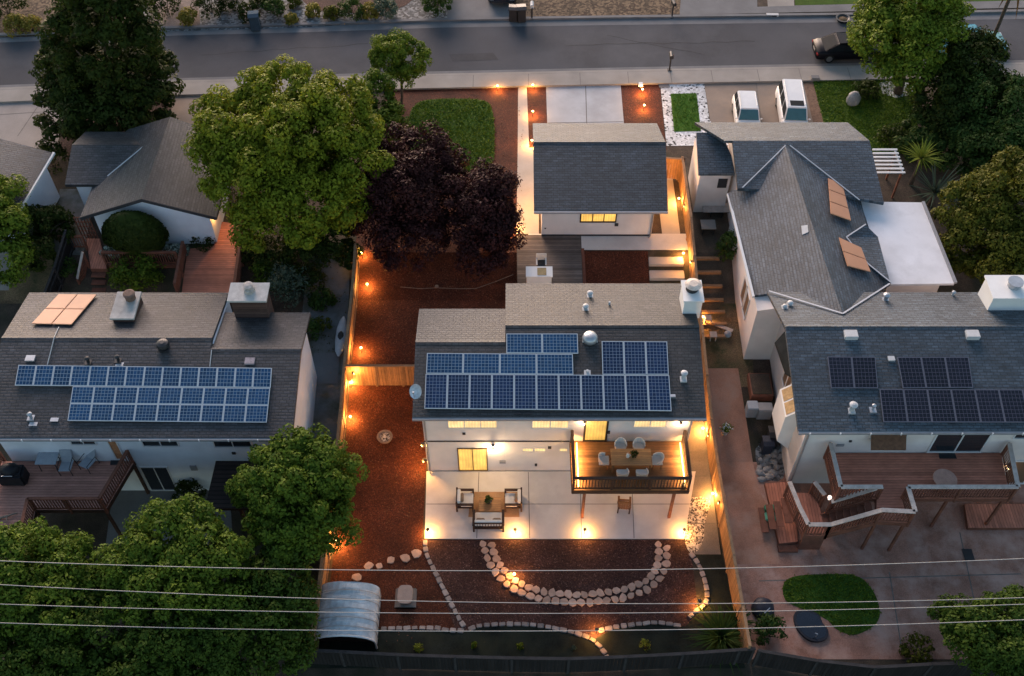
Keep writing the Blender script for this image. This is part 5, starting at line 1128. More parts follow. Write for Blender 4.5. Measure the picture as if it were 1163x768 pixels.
# ------------------------------------------------------------------ lamps
M['bulb'] = emis('warm_bulb', (1.0, .52, .16), 8)
WARM = (1.0, .44, .10)
def glow(o, z, watts, r=.05, col=WARM, off=(0, 0)):
    l = bpy.data.lights.new('bulb_light', 'POINT'); l.energy = watts; l.shadow_soft_size = r; l.color = col
    b = link('bulb_light', l, o); b.location = (off[0], off[1], z); return b
def path_light(label, p, watts=16, h=.44, group='low garden path lights', hood=False):
    """short stake with a glowing head; the bollards carry a hood"""
    t = thing('path_light', label, 'garden light', p, group=group)
    MB().tube([(0, 0, -.1), (0, 0, h)], .016, 8).build('stake', M['dark_metal'], t, local=True)
    if hood: MB().lathe([(.085, h + .035), (.085, h + .06), (.02, h + .085)], (0, 0, 0), 14).build('lamp_hood', M['dark_metal'], t, local=True)
    r = .04 if hood else .065; MB().lathe([(r * .5, h - .03), (r, h + .005), (r * .9, h + .03), (r * .3, h + .034)], (0, 0, 0), 12).build('bulb', M['bulb'], t, local=True)
    glow(t, h - .10, watts * 3.2, .06); return t
LIGHTS = [((565, 104), 'path light in mulch corner beside the curved lawn and sidewalk', 16), ((605, 103), 'path light in the narrow mulch strip nearest the sidewalk', 14), ((605, 133), 'path light in the narrow mulch strip halfway to the garage', 14),
          ((729, 108), 'path light right of the white driveway, nearer the street', 16), ((731, 126), 'path light right of the white driveway, nearer the garage', 16), ((584, 657), 'path light inside the curve of the double stone path', 10), ((677, 720), 'path light where the brick spur meets the brick borders', 13),
          ((793, 688), 'path light at the right bend of the brick border', 12), ((418, 329), 'path light in mulch by left fence below the plum trees', 22), ((411, 401), 'path light in mulch by left fence just above the gate fence', 26), ((399.5, 440), 'path light in mulch just below the gate fence', 30), ((399, 479), 'path light beside left fence, above the round fire bowl', 26),
          ((383, 620), 'path light in mulch below the boundary tree', 26), ((412, 293), 'path light at left fence half hidden by plum leaves', 16), ((583, 262), 'path light under the smaller plum tree beside garage walk', 14), ((604, 166), 'path light at the back corner of the garage by walkway', 18), ((775, 294), 'path light on the concrete steps behind the garage', 18),
          ((808, 566), 'path light at the fence foot beside the pebble bed', 26), ((797, 492), 'path light in the narrow side passage next to the main deck', 24), ((797, 366), 'path light beside the chimney, at the foot of the garden steps', 16), ((770, 232), 'path light on the garage side path near cedar fence', 16)]
for (px, py), lb, w_ in LIGHTS: path_light(lb, G(px, py), w_, hood=lb.startswith('path light at the right bend') or lb.startswith('path light where'))
for px, lb in ((486, 'small bollard light at left front corner of the patio'), (585, 'small bollard light on patio edge beneath the loveseat'), (664, 'small bollard light on patio edge by left deck post'), (776.5, 'small bollard light at right front corner of the patio')):
    p = G(px, 611.5); p.z = .05; p.y += .22; t = path_light(lb, p, 14, .36, 'bollard lights along the patio edge', True)
def wall_light(label, p, watts=20, face=(0, -1)):
    """wall lantern with a back plate, throwing light down the wall"""
    t = thing('wall_light', label, 'wall light', p, group='lit wall lanterns'); fx, fy = face
    MB().box(-.05, .05, -.05, .05, -.1, .12).build('back_plate', M['dark_metal'], t, local=True)
    MB().lathe([(.05, -.12), (.06, .0), (.05, .1)], (fx * .11, fy * .11, 0), 10).build('shade', M['dark_metal'], t, local=True); MB().lathe([(.03, -.17), (.045, -.13), (.045, -.125)], (fx * .11, fy * .11, 0), 10).build('bulb', M['bulb'], t, local=True)
    glow(t, -.22, watts * 1.7, .05, (1.0, .66, .36) if fy else WARM, off=(fx * .2, fy * .2)); return t
wall_light('wall lantern right of the lit lower sliding door', PY(560, 507, 27.44), 26)
wall_light('wall lantern high on left side wall of the lit house', Vector((-4.16, 27.75, 2.0)), 26, (-1, 0))
wall_light('wall lantern low on left side wall of the lit house', Vector((-4.16, 27.6, .85)), 18, (-1, 0))
wall_light('added wall lantern under the eave beside the deck door', Vector((3.3, 27.44, 4.5)), 8)  # extra lantern, added to warm the light on the deck table
wall_light('added wall lantern under the eave at right end of deck wall', Vector((7.7, 27.44, 4.4)), 8)  # second extra lantern, also added for warmth over the dining deck
wall_light('wall lantern on lit house right side wall over the passage', Vector((8.31, 29.0, 1.7)), 14, (1, 0))
wall_light('wall lantern on the garage left wall over the walkway', Vector((1.56, 43.3, 4.0)), 46, (-1, 0))
wall_light('wall lantern on the garage right wall over the side path', Vector((7.71, 44.0, 4.0)), 40, (1, 0))
wall_light('wall lantern beneath the raised dining deck', Vector((5.2, 27.44, 2.2)), 14)
wall_light('dim wall lantern by the lower right sliding door', PY(1146, 528, 26.75), 1.2)
wall_light('orange wall light on the right corner of the gable house', Vector((-16.09, 41.3, 4.1)), 12, (1, 0))
# fence cap lamps
def fence_light(label, p, watts=8, face=(1, 0)):
    t = thing('fence_light', label, 'fence light', p, group='little fence lamps'); fx, fy = face
    MB().box(-.04, .04, -.06, .06, -.05, .05).build('housing', M['dark_metal'], t, local=True); MB().box(-.03 + fx * .02, .03 + fx * .02, -.04, .04, -.075, -.052).build('bulb', M['bulb'], t, local=True); glow(t, -.15, watts, .05, off=(fx * .12, 0))
fence_light('little lamp on the left fence at the gate fence corner', Vector((-7.9, 31.75, 2.3)), 45)
fence_light('little lamp on right fence beside the pebble bed', Vector((XFR(25.0) - .1, 25.0, 1.3)), 10, (-1, 0))
fence_light('little lamp on right fence next to the deck passage', Vector((9.52, 28.6, 1.5)), 9, (-1, 0))
fence_light('little lamp on right fence beside the concrete steps', Vector((9.52, 38.6, 3.0)), 16, (-1, 0))
fence_light('little lamp on right fence beside the garage', Vector((9.52, 42.5, 3.3)), 16, (-1, 0))
fence_light('little lamp on left fence beneath the boundary tree', Vector((-8.22, 23.2, 1.3)), 14)
# ------------------------------------------------------------------ stones
M['flag'] = mk('pink_flagstone', (.50, .335, .25), .85, .14, 3, 30, .14, .2, orand=.26); M['paver'] = mk('paver_brick', (.36, .29, .25), .85, .18, 3, 30, .15, .2, orand=.25)
def stone_mesh(r, h, n=11, jit=.10, sq=1.0):
    m = MB(); ph = random.uniform(0, 6); rr = [r * (1 + random.uniform(-jit, jit)) for _ in range(n)]; i = 0
    lv = [(1.0, -.05), (1.0, h * .6), (.93, h), ]
    for k, z in lv: m.v += [(rr[j] * k * math.cos(ph + 6.283 * j / n), rr[j] * k * sq * math.sin(ph + 6.283 * j / n), z) for j in range(n)]
    for a in range(2):
        for j in range(n): m.f.append((a * n + j, a * n + (j + 1) % n, (a + 1) * n + (j + 1) % n, (a + 1) * n + j))
    m.f.append(tuple(2 * n + j for j in range(n))); m.f.append(tuple(reversed(range(n)))); m.mi = [0] * len(m.f); return m
def place(src, name, p, rot, label, cat, group, scale=1):
    o = src.copy(); COL.objects.link(o); o.name = name; o.location = p; o.rotation_euler = (0, 0, rot); o.scale = (scale * random.uniform(.8, 1.1), scale * random.uniform(.8, 1.1), random.uniform(.7, 1.3)); return setp(o, label, cat, group)
def protos(k, fn, name, mat):
    r = []
    for _ in range(k):
        o = fn().build(name, mat, local=True); COL.objects.unlink(o); r.append(o)
    return r
SP_ = protos(6, lambda: stone_mesh(.20, .045, 8, .2), 'path_stone', M['flag'])
cur = smooth_open(gp([(553, 617), (557, 631), (565, 647), (578, 661), (598, 672), (622, 678), (655, 681), (690, 678), (720, 672), (740, 662), (750, 648), (753, 632), (752, 617)]), 2)
LP_, q = 0, walk(cur, .375)
for s_ in (-1, 1):
    for i, (p, d) in enumerate(q):
        n = Vector((-d.y, d.x)); off_ = .19 if s_ > 0 else -.19; pp = p + n * off_ + d * (.17 if s_ > 0 else 0)
        lb = ('round pink stone on the %s row of the curved double stone path, %s') % ('patio-side' if s_ > 0 else 'outer', 'left arm' if i < len(q) / 3 else ('right arm' if i > len(q) * 2 / 3 else 'bottom stretch'))
        place(random.choice(SP_), 'path_stone', (pp.x, pp.y, .03), random.uniform(0, 6), lb, 'stone', 'stones of the double curved path', .98)
BR_ = protos(5, lambda: MB().box(-.15, .15, -.105, .105, -.05, .055), 'border_brick', M['paver'])
for o in BR_:
    bm = bmesh.new(); bm.from_mesh(o.data); bmesh.ops.bevel(bm, geom=bm.edges[:], offset=.025, segments=2, affect='EDGES')
    for v in bm.verts: v.co += Vector((random.uniform(-.008, .008), random.uniform(-.008, .008), 0))
    bm.to_mesh(o.data); bm.free()
def border(pts, lb, step=.34, sm=2):
    for p, d in walk(smooth_open(gp(pts), sm), step):
        place(random.choice(BR_), 'border_brick', (p.x, p.y, H(p.y) + .025), math.atan2(d.y, d.x) + random.uniform(-.12, .12), lb, 'border brick', lb.split(' in ')[1] if ' in ' in lb else 'border bricks')
border([(483, 617), (484, 630), (493, 648), (505, 672), (518, 697), (528, 714)], 'pale brick in the diagonal border running from patio corner')
border([(436, 714.5), (470, 713.5), (497, 713.5), (505, 716), (529, 717)], 'pale brick in the straight border beside the arched shed')
border([(536, 714), (546, 710.5), (575, 709), (603, 709.5), (622, 712.5), (640, 716), (660, 721), (672, 726), (680, 733), (687, 742), (691, 751)], 'pale brick in the wavy border curling down to rear fence')
border([(683, 716), (700, 712), (722, 709.5), (745, 707), (762, 709), (776, 712)], 'pale brick in the border between path light and flax')
border([(786, 631), (793, 640), (799, 655), (803, 670), (803, 683), (798, 690), (788, 696), (780, 705)], 'pale brick in the border below the pebble bed')
for (px, py), lb, r in (((405, 656), 'stepping stone nearest the arched shed', .8), ((419, 643), 'stepping stone second from the arched shed', .8), ((431, 643.5), 'small triangular stepping stone in the mulch row', .62), ((444, 637), 'stepping stone midway between shed and patio corner', .8), ((460, 634), 'stepping stone second from the patio corner', .85), ((473, 629), 'pale stepping stone nearest the patio corner', .9)):
    g = G(px, py); place(random.choice(SP_), 'stepping_stone', (g.x, g.y, .025), random.uniform(0, 6), lb, 'stepping stone', 'stepping stones in the mulch', r * 1.35)
for px, py, r, lb in ((968, 117, .55, 'grey boulder on the right lawn'),):
    t = MB().ellip((0, 0, .2), r * .8, r * .7, r * 1.2, 10, 7, .1, -.6).build('boulder', mk('boulder', (.28, .27, .26), .9, .25, 3, 20, .3, .5), loc=None, local=True, smooth=True); t.location = G(px, py); setp(t, lb, 'boulder')
# rubble by the right house wall
RB_ = protos(4, lambda: MB().ellip((0, 0, .05), .16, .13, .12, 8, 5, .18, -.5), 'rubble_stone', mk('rubble', (.26, .25, .24), .9, .3, 4, 20, .2, .3))
for _ in range(26):
    px, py = random.uniform(862, 884), random.uniform(508, 545); g = G(px, py); place(random.choice(RB_), 'rubble_stone', g, random.uniform(0, 6), 'grey rubble stone heaped against the right house side wall', 'stone', 'rubble stones', random.uniform(.7, 1.5))
# ------------------------------------------------------------------ furniture
M['teak'] = mk('teak', (.21, .098, .042), .6, .2, 5, 40, .15); M['teak_top'] = planks('teak_top', (.44, .215, .085), 'y', .12, .06, .18, .5); M['cushion'] = mk('cream_cushion', (.72, .67, .62), .9, .05, 3, 40, .06, .1)
M['pillow'] = mk('tan_pillow', (.26, .18, .12), .9, .2, 8, 40, .1); M['white_shell'] = mk('white_chair', (.68, .60, .52), .6, .03, 3, 40, .03); M['grey_sling'] = mk('grey_sling', (.30, .33, .37), .8, .1, 4, 40, .1)
def loc_box(t, name, mat, *boxes, bevel=0):
    m = MB()
    for b in boxes: m.box(*b)
    return m.build(name, mat, t, local=True, bevel=bevel)
def lounge(label, p, rot, w_, cat, pillows=1):
    """teak frame sofa: front faces local -y"""
    t = thing('patio_sofa' if w_ > 1 else 'patio_armchair', label, cat, p, rot, 'seating round the patio table'); h = w_ / 2; d = .42
    for x in (-h + .04, h - .04):
        for y in (-d + .04, d - .04): loc_box(t, 'leg', M['dark_wood'], (x - .04, x + .04, y - .04, y + .04, 0, .62 if y < 0 else .8))
        loc_box(t, 'armrest', M['dark_wood'], (x - .06, x + .06, -d, d, .60, .65))
    loc_box(t, 'seat_frame', M['dark_wood'], (-h + .05, h - .05, -d + .02, d - .02, .24, .30))
    m = MB(); n = max(5, int(w_ / .14))
    for i in range(n + 1): x = -h + .08 + (w_ - .16) * i / n; m.box(x - .015, x + .015, d - .05, d - .02, .30, .76)
    m.box(-h + .05, h - .05, d - .06, d - .01, .74, .80); m.build('back_slats', M['dark_wood'], t, local=True)
    loc_box(t, 'seat_cushion', M['cushion'], (-h + .09, h - .09, -d + .03, d - .22, .305, .45), bevel=.03); loc_box(t, 'back_cushion', M['cushion'], (-h + .09, h - .09, d - .22, d - .06, .44, .82), bevel=.03)
    for k in range(pillows):
        x = 0 if pillows == 1 else (-h * .55 if k == 0 else h * .5); loc_box(t, 'pillow', M['pillow'], (x - .2, x + .2, d - .36, d - .22, .46, .74), bevel=.04)
    return t
p0 = lambda px, py: Vector((G(px, py).x, G(px, py).y, .054))
rugp = [G2(534.5, 559.5), G2(588, 559.5), G2(590, 588), G2(532, 588)]
setp(drape('patio_rug', rugp, mk('tan_rug', (.40, .24, .13), .95, .15, 3, 50, .2, .2), .066, kind=None, thick=.01), 'tan rug under the patio table and chairs', 'rug')
lounge('teak patio armchair with cream cushions left of the patio table', p0(528.5, 573), R(90), .88, 'armchair'); lounge('teak patio armchair with cream cushions right of the patio table', p0(583, 573), R(-90), .88, 'armchair')
lounge('teak loveseat with cream cushions, its back to the mulch garden', p0(555, 596), R(180), 1.45, 'loveseat', 2)
t = thing('coffee_table', 'low wooden coffee table with open lower shelf on the patio rug', 'coffee table', p0(556.5, 579)); 
loc_box(t, 'tabletop', M['teak_top'], (-.52, .52, -.38, .38, .40, .45)); loc_box(t, 'shelf', M['teak'], (-.48, .48, -.34, .34, .12, .15))
for x in (-.47, .47):
    for y in (-.33, .33): loc_box(t, 'leg', M['teak'], (x - .035, x + .035, y - .035, y + .035, 0, .40))
def bowlplant(label, p, r=.16, mt='deep', pot='dark_metal'):
    t = thing('potted_plant', label, 'plant', p); MB().lathe([(r * .5, 0), (r * .9, r * .5), (r, r), (r * .85, r)], (0, 0, 0), 14).build('pot', M[pot], t, local=True)
    c, nn = crown_points([(0, 0, r * 1.5, r * 1.0, r * 1.0, r * .9)], 12, 160, r * .5, .3); link('leaves', leaf_mesh('leaves', c, nn, .09, LM[mt]), t)
bowlplant('dark leafy plant in bowl on the patio coffee table', p0(556.5, 579) + Vector((-.06, .12, .452)), .17)
# dining set on the main deck
tc = Vector((5.42, 26.12, DZ + .002))
t = thing('dining_table', 'long wooden dining table on the glowing deck', 'dining table', tc); loc_box(t, 'tabletop', M['teak_top'], (-.92, .92, -.44, .44, .70, .75))
for x in (-.84, .84):
    for y in (-.37, .37): loc_box(t, 'leg', M['teak'], (x - .04, x + .04, y - .04, y + .04, 0, .70))
def dchair(label, p, rot):
    t = thing('dining_chair', label, 'chair', p, rot, 'white chairs round the deck table')
    for x in (-.2, .2):
        for y in (-.2, .2): MB().tube([(x, y, 0), (x * .85, y * .85, .44)], .018, 6).build('leg', M['teak'], t, local=True)
    loc_box(t, 'seat', M['white_shell'], (-.25, .25, -.24, .24, .43, .48), bevel=.02)
    m = MB(); prev = None
    for i in range(8):
        a = R(-15 + 210 * i / 7); b = R(-15 + 210 * (i + 1) / 7); f = lambda q, z, r: (math.cos(q) * r, math.sin(q) * r * .95, z)
        zt = lambda q: .66 + .20 * max(0, math.sin(q)); m.hexa([f(a, .47, .25), f(b, .47, .25), f(b, .47, .28), f(a, .47, .28), f(a, zt(a), .27), f(b, zt(b), .27), f(b, zt(b), .30), f(a, zt(a), .30)])
    m.build('backrest', M['white_shell'], t, local=True); return t
for dx, dy, r_, lb in ((-.42, .72, 0, 'white chair at wall side of the deck table, nearer the deck door'), (.42, .72, 0, 'white chair at wall side of the deck table, farther from the deck door'), (-.42, -.72, 180, 'white chair backing the front rail, nearer the deck door end'), (.46, -.72, 180, 'white chair backing the front rail, farther from the deck door'), (-1.22, .0, 90, 'white chair at the deck-door end of the dining table'), (1.22, .0, -90, 'white chair at the fence end of the dining table')):
    dchair(lb, tc + Vector((dx, dy, 0)), R(r_))
bowlplant('round dark centrepiece plant on the deck dining table', tc + Vector((.14, .02, .752)), .15, 'dark', 'teak')
t = thing('water_jug', 'white jug beside the centrepiece plant on the deck table', 'jug', tc + Vector((-.16, .0, .752))); MB().lathe([(.07, 0), (.09, .08), (.06, .18), (.07, .24)], (0, 0, 0), 14).build('body', M['white_shell'], t, local=True, smooth=True); MB().tube([(.07, 0, .2), (.13, 0, .16), (.13, 0, .09), (.08, 0, .06)], .012, 6).build('handle', M['white_shell'], t, local=True)
t = thing('potted_plant', 'slim potted grass at the right end of the deck rail', 'plant', (7.75, 24.95, DZ)); 
MB().lathe([(.09, 0), (.12, .3), (.1, .3)], (0, 0, 0), 12).build('pot', M['dark_metal'], t, local=True); m = MB(); [m.tube([(0, 0, .3), (random.uniform(-.12, .12), random.uniform(-.12, .12), .75)], [.012, .003], 4) for _ in range(14)]; m.build('leaves', LM['mid'], t, local=True)
# chair below the deck
t = thing('wooden_chair', 'dark wooden slatted chair under the raised deck', 'chair', p0(708, 578), R(175))
for x in (-.27, .27):
    for y in (-.27, .27): loc_box(t, 'leg', M['dark_wood'], (x - .03, x + .03, y - .03, y + .03, 0, .58))
    loc_box(t, 'armrest', M['teak'], (x - .05, x + .05, -.3, .3, .58, .62))
m = MB(); [m.box(-.27, .27, -.28 + k * .11, -.2 + k * .11, .36, .39) for k in range(5)]; m.build('seat', M['teak'], t, local=True); m = MB(); [m.box(-.26 + k * .11, -.18 + k * .11, .25, .28, .39, .95) for k in range(5)]; m.box(-.28, .28, .25, .29, .93, .98); m.build('backrest', M['teak'], t, local=True)
# left deck furniture
def onL(px, py): return P(px, py, LZ + .002)
t = thing('gas_grill', 'big covered black gas grill on the left house deck', 'grill', onL(19, 546)); 
MB().prism([(-.62, -.36, .05), (.62, -.36, .05), (.58, .36, .05), (-.58, .36, .05)], (0, 0, .85)).build('grill_cover', mk('black_cover', (.014, .014, .017), .6, .3, 4, 20, .2, .3, .2), t, local=True, bevel=.1)
MB().ellip((0, .02, .8), .46, .36, .42, 16, 8, .03, 0).build('grill_hood', mk('black_hood', (.012, .012, .015), .5, .2, 4, 20, .2, .1, .2), t, local=True, smooth=True)
MB().tube([(-.25, -.36, .98), (.25, -.36, .98)], .018, 8).build('handle', M['metal'], t, local=True)
t = thing('patio_table', 'pale round-cornered table beside the lounge chairs on left deck', 'table', onL(59, 530)); MB().box(-.48, .48, -.32, .32, .66, .71).build('tabletop', M['grey_sling'], t, local=True, bevel=.02)
for x in (-.4, .4):
    for y in (-.25, .25): MB().tube([(x, y, 0), (x * .9, y * .9, .67)], .02, 6).build('leg', M['dark_metal'], t, local=True)
def sling(label, p, rot):
    t = thing('sling_chair', label, 'chair', p, rot, 'grey sling chairs on the left deck')
    MB().prism([(-.27, -.3, .40), (-.27, .22, .36), (-.27, .22, .33), (-.27, -.3, .37)], (.54, 0, 0)).build('seat', M['grey_sling'], t, local=True); MB().prism([(-.27, .22, .36), (-.27, .48, .95), (-.27, .50, .94), (-.27, .24, .34)], (.54, 0, 0)).build('backrest', M['grey_sling'], t, local=True)
    for x in (-.28, .28): MB().tube([(x, -.3, 0), (x, -.3, .58), (x, .3, .6), (x, .36, .0)], .018, 6).build('side_frame', M['dark_metal'], t, local=True)
sling('grey sling chair facing the viewer, nearer the pale table', onL(78, 534), R(0)); sling('grey sling chair turned sideways by the orange-curtained deck door', onL(102, 530), R(-25))
def mat_rug(name, label, pts, z, mt='dark_metal'): setp(MB().prism([P(a, b, z) for a, b in pts], (0, 0, -.015)).build(name, M[mt], loc=P(*pts[0], z)), label, 'doormat')
mat_rug('doormat', 'dark doormat at the left house deck door', [(126, 519.5), (136, 519.5), (135, 528), (125, 528)], LZ + .018); mat_rug('doormat', 'dark doormat at the right house deck sliding door', [(1066, 513.5), (1084, 513.5), (1087, 521), (1067, 521)], RZ + .018)
t = thing('round_table', 'round faded brown table on the right house deck', 'table', P(1068, 553, RZ)); MB().lathe([(.52, .66), (.54, .68), (.52, .71)], (0, 0, 0), 24).build('tabletop', mk('faded_tabletop', (.42, .24, .18), .7, .15, 4), t, local=True); MB().tube([(0, 0, 0), (0, 0, .67)], .05, 8).build('pedestal', M['redwood'], t, local=True)
for k in range(4): a = k * 1.57 + .7; MB().tube([(math.cos(a) * .4, math.sin(a) * .4, .02), (0, 0, .2)], .03, 6).build('leg', M['redwood'], t, local=True)
t = thing('driftwood', 'twisted grey driftwood piece on the left house deck', 'driftwood', onL(8, 590)); MB().tube([(-.4, 0, .05), (0, .1, .12), (.4, .3, .06)], [.06, .05, .02], 6).tube([(0, .1, .1), (.1, -.2, .16)], [.04, .01], 6).build('branch', M['bark_pale'], t, local=True)
# fire features in the mulch
t = thing('fire_bowl', 'round fire bowl with pale rim in the left mulch', 'fire bowl', G(437.5, 499)); MB().lathe([(.22, 0), (.36, .14), (.40, .26), (.34, .26), (.26, .18)], (0, 0, 0), 20).build('bowl', mk('stone_bowl', (.20, .15, .12), .8, .2, 4), t, local=True); MB().lathe([(.27, .2), (.12, .24)], (0, 0, 0), 12).build('ember_rocks', M['speck_stone'], t, local=True)
t = thing('fire_pit', 'oval-topped pale fire table on square grey base in the mulch', 'fire table', G(461, 680)); MB().box(-.48, .48, -.5, .5, 0, .10).build('base_slab', mk('base_slab', (.16, .145, .13), .9, .2, 3), t, local=True, bevel=.06)
rr = [(.32 * (1 if abs(math.cos(a)) > .0 else 1) * abs(math.cos(a)) ** .55 * (1 if math.cos(a) > 0 else -1), .42 * abs(math.sin(a)) ** .55 * (1 if math.sin(a) > 0 else -1)) for a in [2 * math.pi * k / 28 for k in range(28)]]
MB().prism([(x * .85, y * .85, .1) for x, y in rr], (0, 0, .3)).build('pedestal', mk('fire_side', (.14, .10, .08), .9, .2, 3), t, local=True); MB().prism([(x * 1.05, y * 1.05, .40) for x, y in rr], (0, 0, .07)).build('tabletop', mk('fire_top', (.33, .245, .20), .8, .1, 3), t, local=True)
# small stuff on the rear deck
def onG(px, py): return P(px, py, GZ + .003)
t = thing('side_counter', 'white outdoor counter with tan cutting board on grey deck', 'counter', onG(611, 322)); loc_box(t, 'worktop', M['white_paint'], (-.65, .75, -.3, .42, .82, .88)); loc_box(t, 'cabinet', M['white_paint'], (-.6, .7, -.26, .38, 0, .82)); loc_box(t, 'cutting_board', mk('board', (.30, .22, .10), .6), (-.05, .42, -.2, .3, .883, .91))
t = thing('deck_chair', 'white chair with dark seat on the grey deck', 'chair', onG(614.5, 306)); loc_box(t, 'seat', M['dark_metal'], (-.26, .26, -.25, .25, .42, .48)); loc_box(t, 'backrest', M['white_shell'], (-.28, .28, .24, .3, .45, .95), bevel=.02)
for x in (-.24, .24):
    for y in (-.22, .22): loc_box(t, 'leg', M['white_shell'], (x - .025, x + .025, y - .025, y + .025, 0, .44))
    loc_box(t, 'armrest', M['white_shell'], (x - .04, x + .04, -.26, .26, .62, .66))
t = thing('planter_pot', 'tall black planter at the garage rear wall by the walkway', 'planter', P(619, 265, 2.24)); MB().lathe([(.12, 0), (.18, .6), (.15, .6)], (0, 0, 0), 14).build('pot', M['dark_metal'], t, local=True); MB().lathe([(.14, .55), (.05, .57)], (0, 0, 0), 10).build('soil', M['soil'], t, local=True)
M['hose'] = mk('tan_hose', (.16, .11, .08), .8)
t = thing('drip_hose', 'thin pale drip hose snaking over mulch below the plum trees', 'hose', G(455, 326)); m = MB(); m.tube([tuple(G(a, b, .03) - G(455, 326)) for a, b in ((455, 326), (478, 328), (496, 327), (520, 328), (540, 328), (560, 321), (583, 312))], .02, 6); m.build('hose', M['hose'], t, local=True); MB().lathe([(.11, 0), (.11, .06), (.06, .06)], tuple(G(496, 326, .03) - G(455, 326)), 12).build('valve_ring', M['hose'], t, local=True)
# ------------------------------------------------------------------ right yard
t = thing('garden_pond', 'dark kidney-shaped pond liner on pale concrete of right yard', 'pond', G(920, 712)); c0 = G(920, 712)
pts = smooth_closed(gp([(900, 697), (912, 693), (930, 698), (933, 709), (941, 717), (939, 728), (924, 731), (912, 725), (902, 712)]), 2)
MB().prism([(p.x - c0.x, p.y - c0.y, .0) for p in pts], (0, 0, .14)).build('pond_rim', mk('pond_liner', (.016, .017, .024), .5, .3, 3, 20, .2), t, local=True); cx_, cy_ = sum(p.x for p in pts) / len(pts) - c0.x, sum(p.y for p in pts) / len(pts) - c0.y
MB().prism([(cx_ + (p.x - c0.x - cx_) * .86, cy_ + (p.y - c0.y - cy_) * .86, .12) for p in pts], (0, 0, .025)).build('water', mk('pond_water', (.012, .014, .022), .12, .2, 2, 20, .1, 0, .6), t, local=True)
MB().tube([(.1, -.55, .15), (.15, -.5, .4), (.05, -.48, .42)], .03, 6).build('spout', M['metal'], t, local=True)
t = thing('tarp_cover', 'crumpled dark blue tarp beside the cedar fence in right yard', 'tarp', G(866, 692)); MB().ellip((0, 0, .1), .5, .55, .25, 14, 6, .10, -.4).build('tarp', mk('navy_tarp', (.020, .022, .034), .5, .3, 4, 20, .2), t, local=True, smooth=True); MB().bar((-.1, -.4, .3), (.25, -.1, .36), .04).build('strap', M['metal'], t, local=True)
t = thing('green_cart', 'small mint green garden cart on the right yard path', 'garden cart', G(874, 588)); loc_box(t, 'tray', mk('mint_plastic', (.14, .42, .28), .5, .08, 3), (-.28, .28, -.3, .12, .12, .34), bevel=.04); loc_box(t, 'tool_bin', mk('green_plastic', (.05, .22, .13), .5, .1, 3), (-.26, .24, .14, .45, .1, .5), bevel=.04)
for x in (-.3, .3): MB().tube([(x - .03, .25, .1), (x + .03, .25, .1)], .1, 12).build('wheel', M['dark_metal'], t, local=True)
t = thing('drain_cover', 'black rectangular cover lying on the right yard', 'cover', G(1100, 631)); MB().prism([tuple(G(a, b) - G(1100, 631)) for a, b in ((1092, 624), (1103, 624), (1107, 637), (1096, 637))], (0, 0, .05)).build('plate', M['dark_metal'], t, local=True)
MB().bar(tuple(G(1096, 637) - G(1100, 631) + Vector((0, 0, .055))), tuple(G(1107, 637) - G(1100, 631) + Vector((0, 0, .055))), .04, .03).build('handle', M['trim_dark'], t, local=True)
for px, py, lb in ((852, 470, 'narrow pale cabinet against the right house wall'), (866, 472, 'wider grey cabinet against the right house wall')):
    t = thing('storage_cabinet', lb, 'cabinet', G(px, py)); w_ = .26 if px < 860 else .36; loc_box(t, 'body', M['grey_sling'] if px < 860 else M['gutter_metal'], (-w_, w_, -.25, .25, 0, .8), bevel=.02); loc_box(t, 'door', M['gutter_metal'], (-w_ + .04, w_ - .04, -.28, -.253, .06, .74))
t = thing('wooden_crate', 'brown timber planter box against the cream house wall', 'planter box', G(862, 443)); loc_box(t, 'sides', M['redwood'], (-.55, .55, -.7, .7, 0, .5)); loc_box(t, 'soil', M['soil'], (-.48, .48, -.62, .62, .5, .54))
t = thing('trash_bin', 'black wheeled bin against the right house wall above rubble', 'bin', G(876, 503)); 
def bin_parts(t, mt, s=1):
    MB().prism([(-.26 * s, -.3 * s, .05), (.26 * s, -.3 * s, .05), (.26 * s, .3 * s, .05), (-.26 * s, .3 * s, .05)], (0, 0, .9 * s)).build('body', mt, t, local=True, bevel=.03)
    MB().prism([(-.3 * s, -.36 * s, .95 * s), (-.3 * s, .34 * s, .95 * s), (-.3 * s, .34 * s, 1.0 * s), (-.3 * s, -.1 * s, 1.08 * s), (-.3 * s, -.36 * s, 1.0 * s)], (.6 * s, 0, 0)).build('lid', mt, t, local=True)
    for x in (-.28 * s, .28 * s): MB().tube([(x - .03, .3 * s, .1), (x + .03, .3 * s, .1)], .1, 12).build('wheel', M['dark_metal'], t, local=True)
bin_parts(t, M['dark_metal'])
for px, py, lb in ((869, 512, 'navy wheeled bin leaning at the right house wall'),): t = thing('trash_bin', lb, 'bin', G(px, py)); bin_parts(t, mk('navy_bin', (.02, .025, .04), .5, .1, 3), .9)
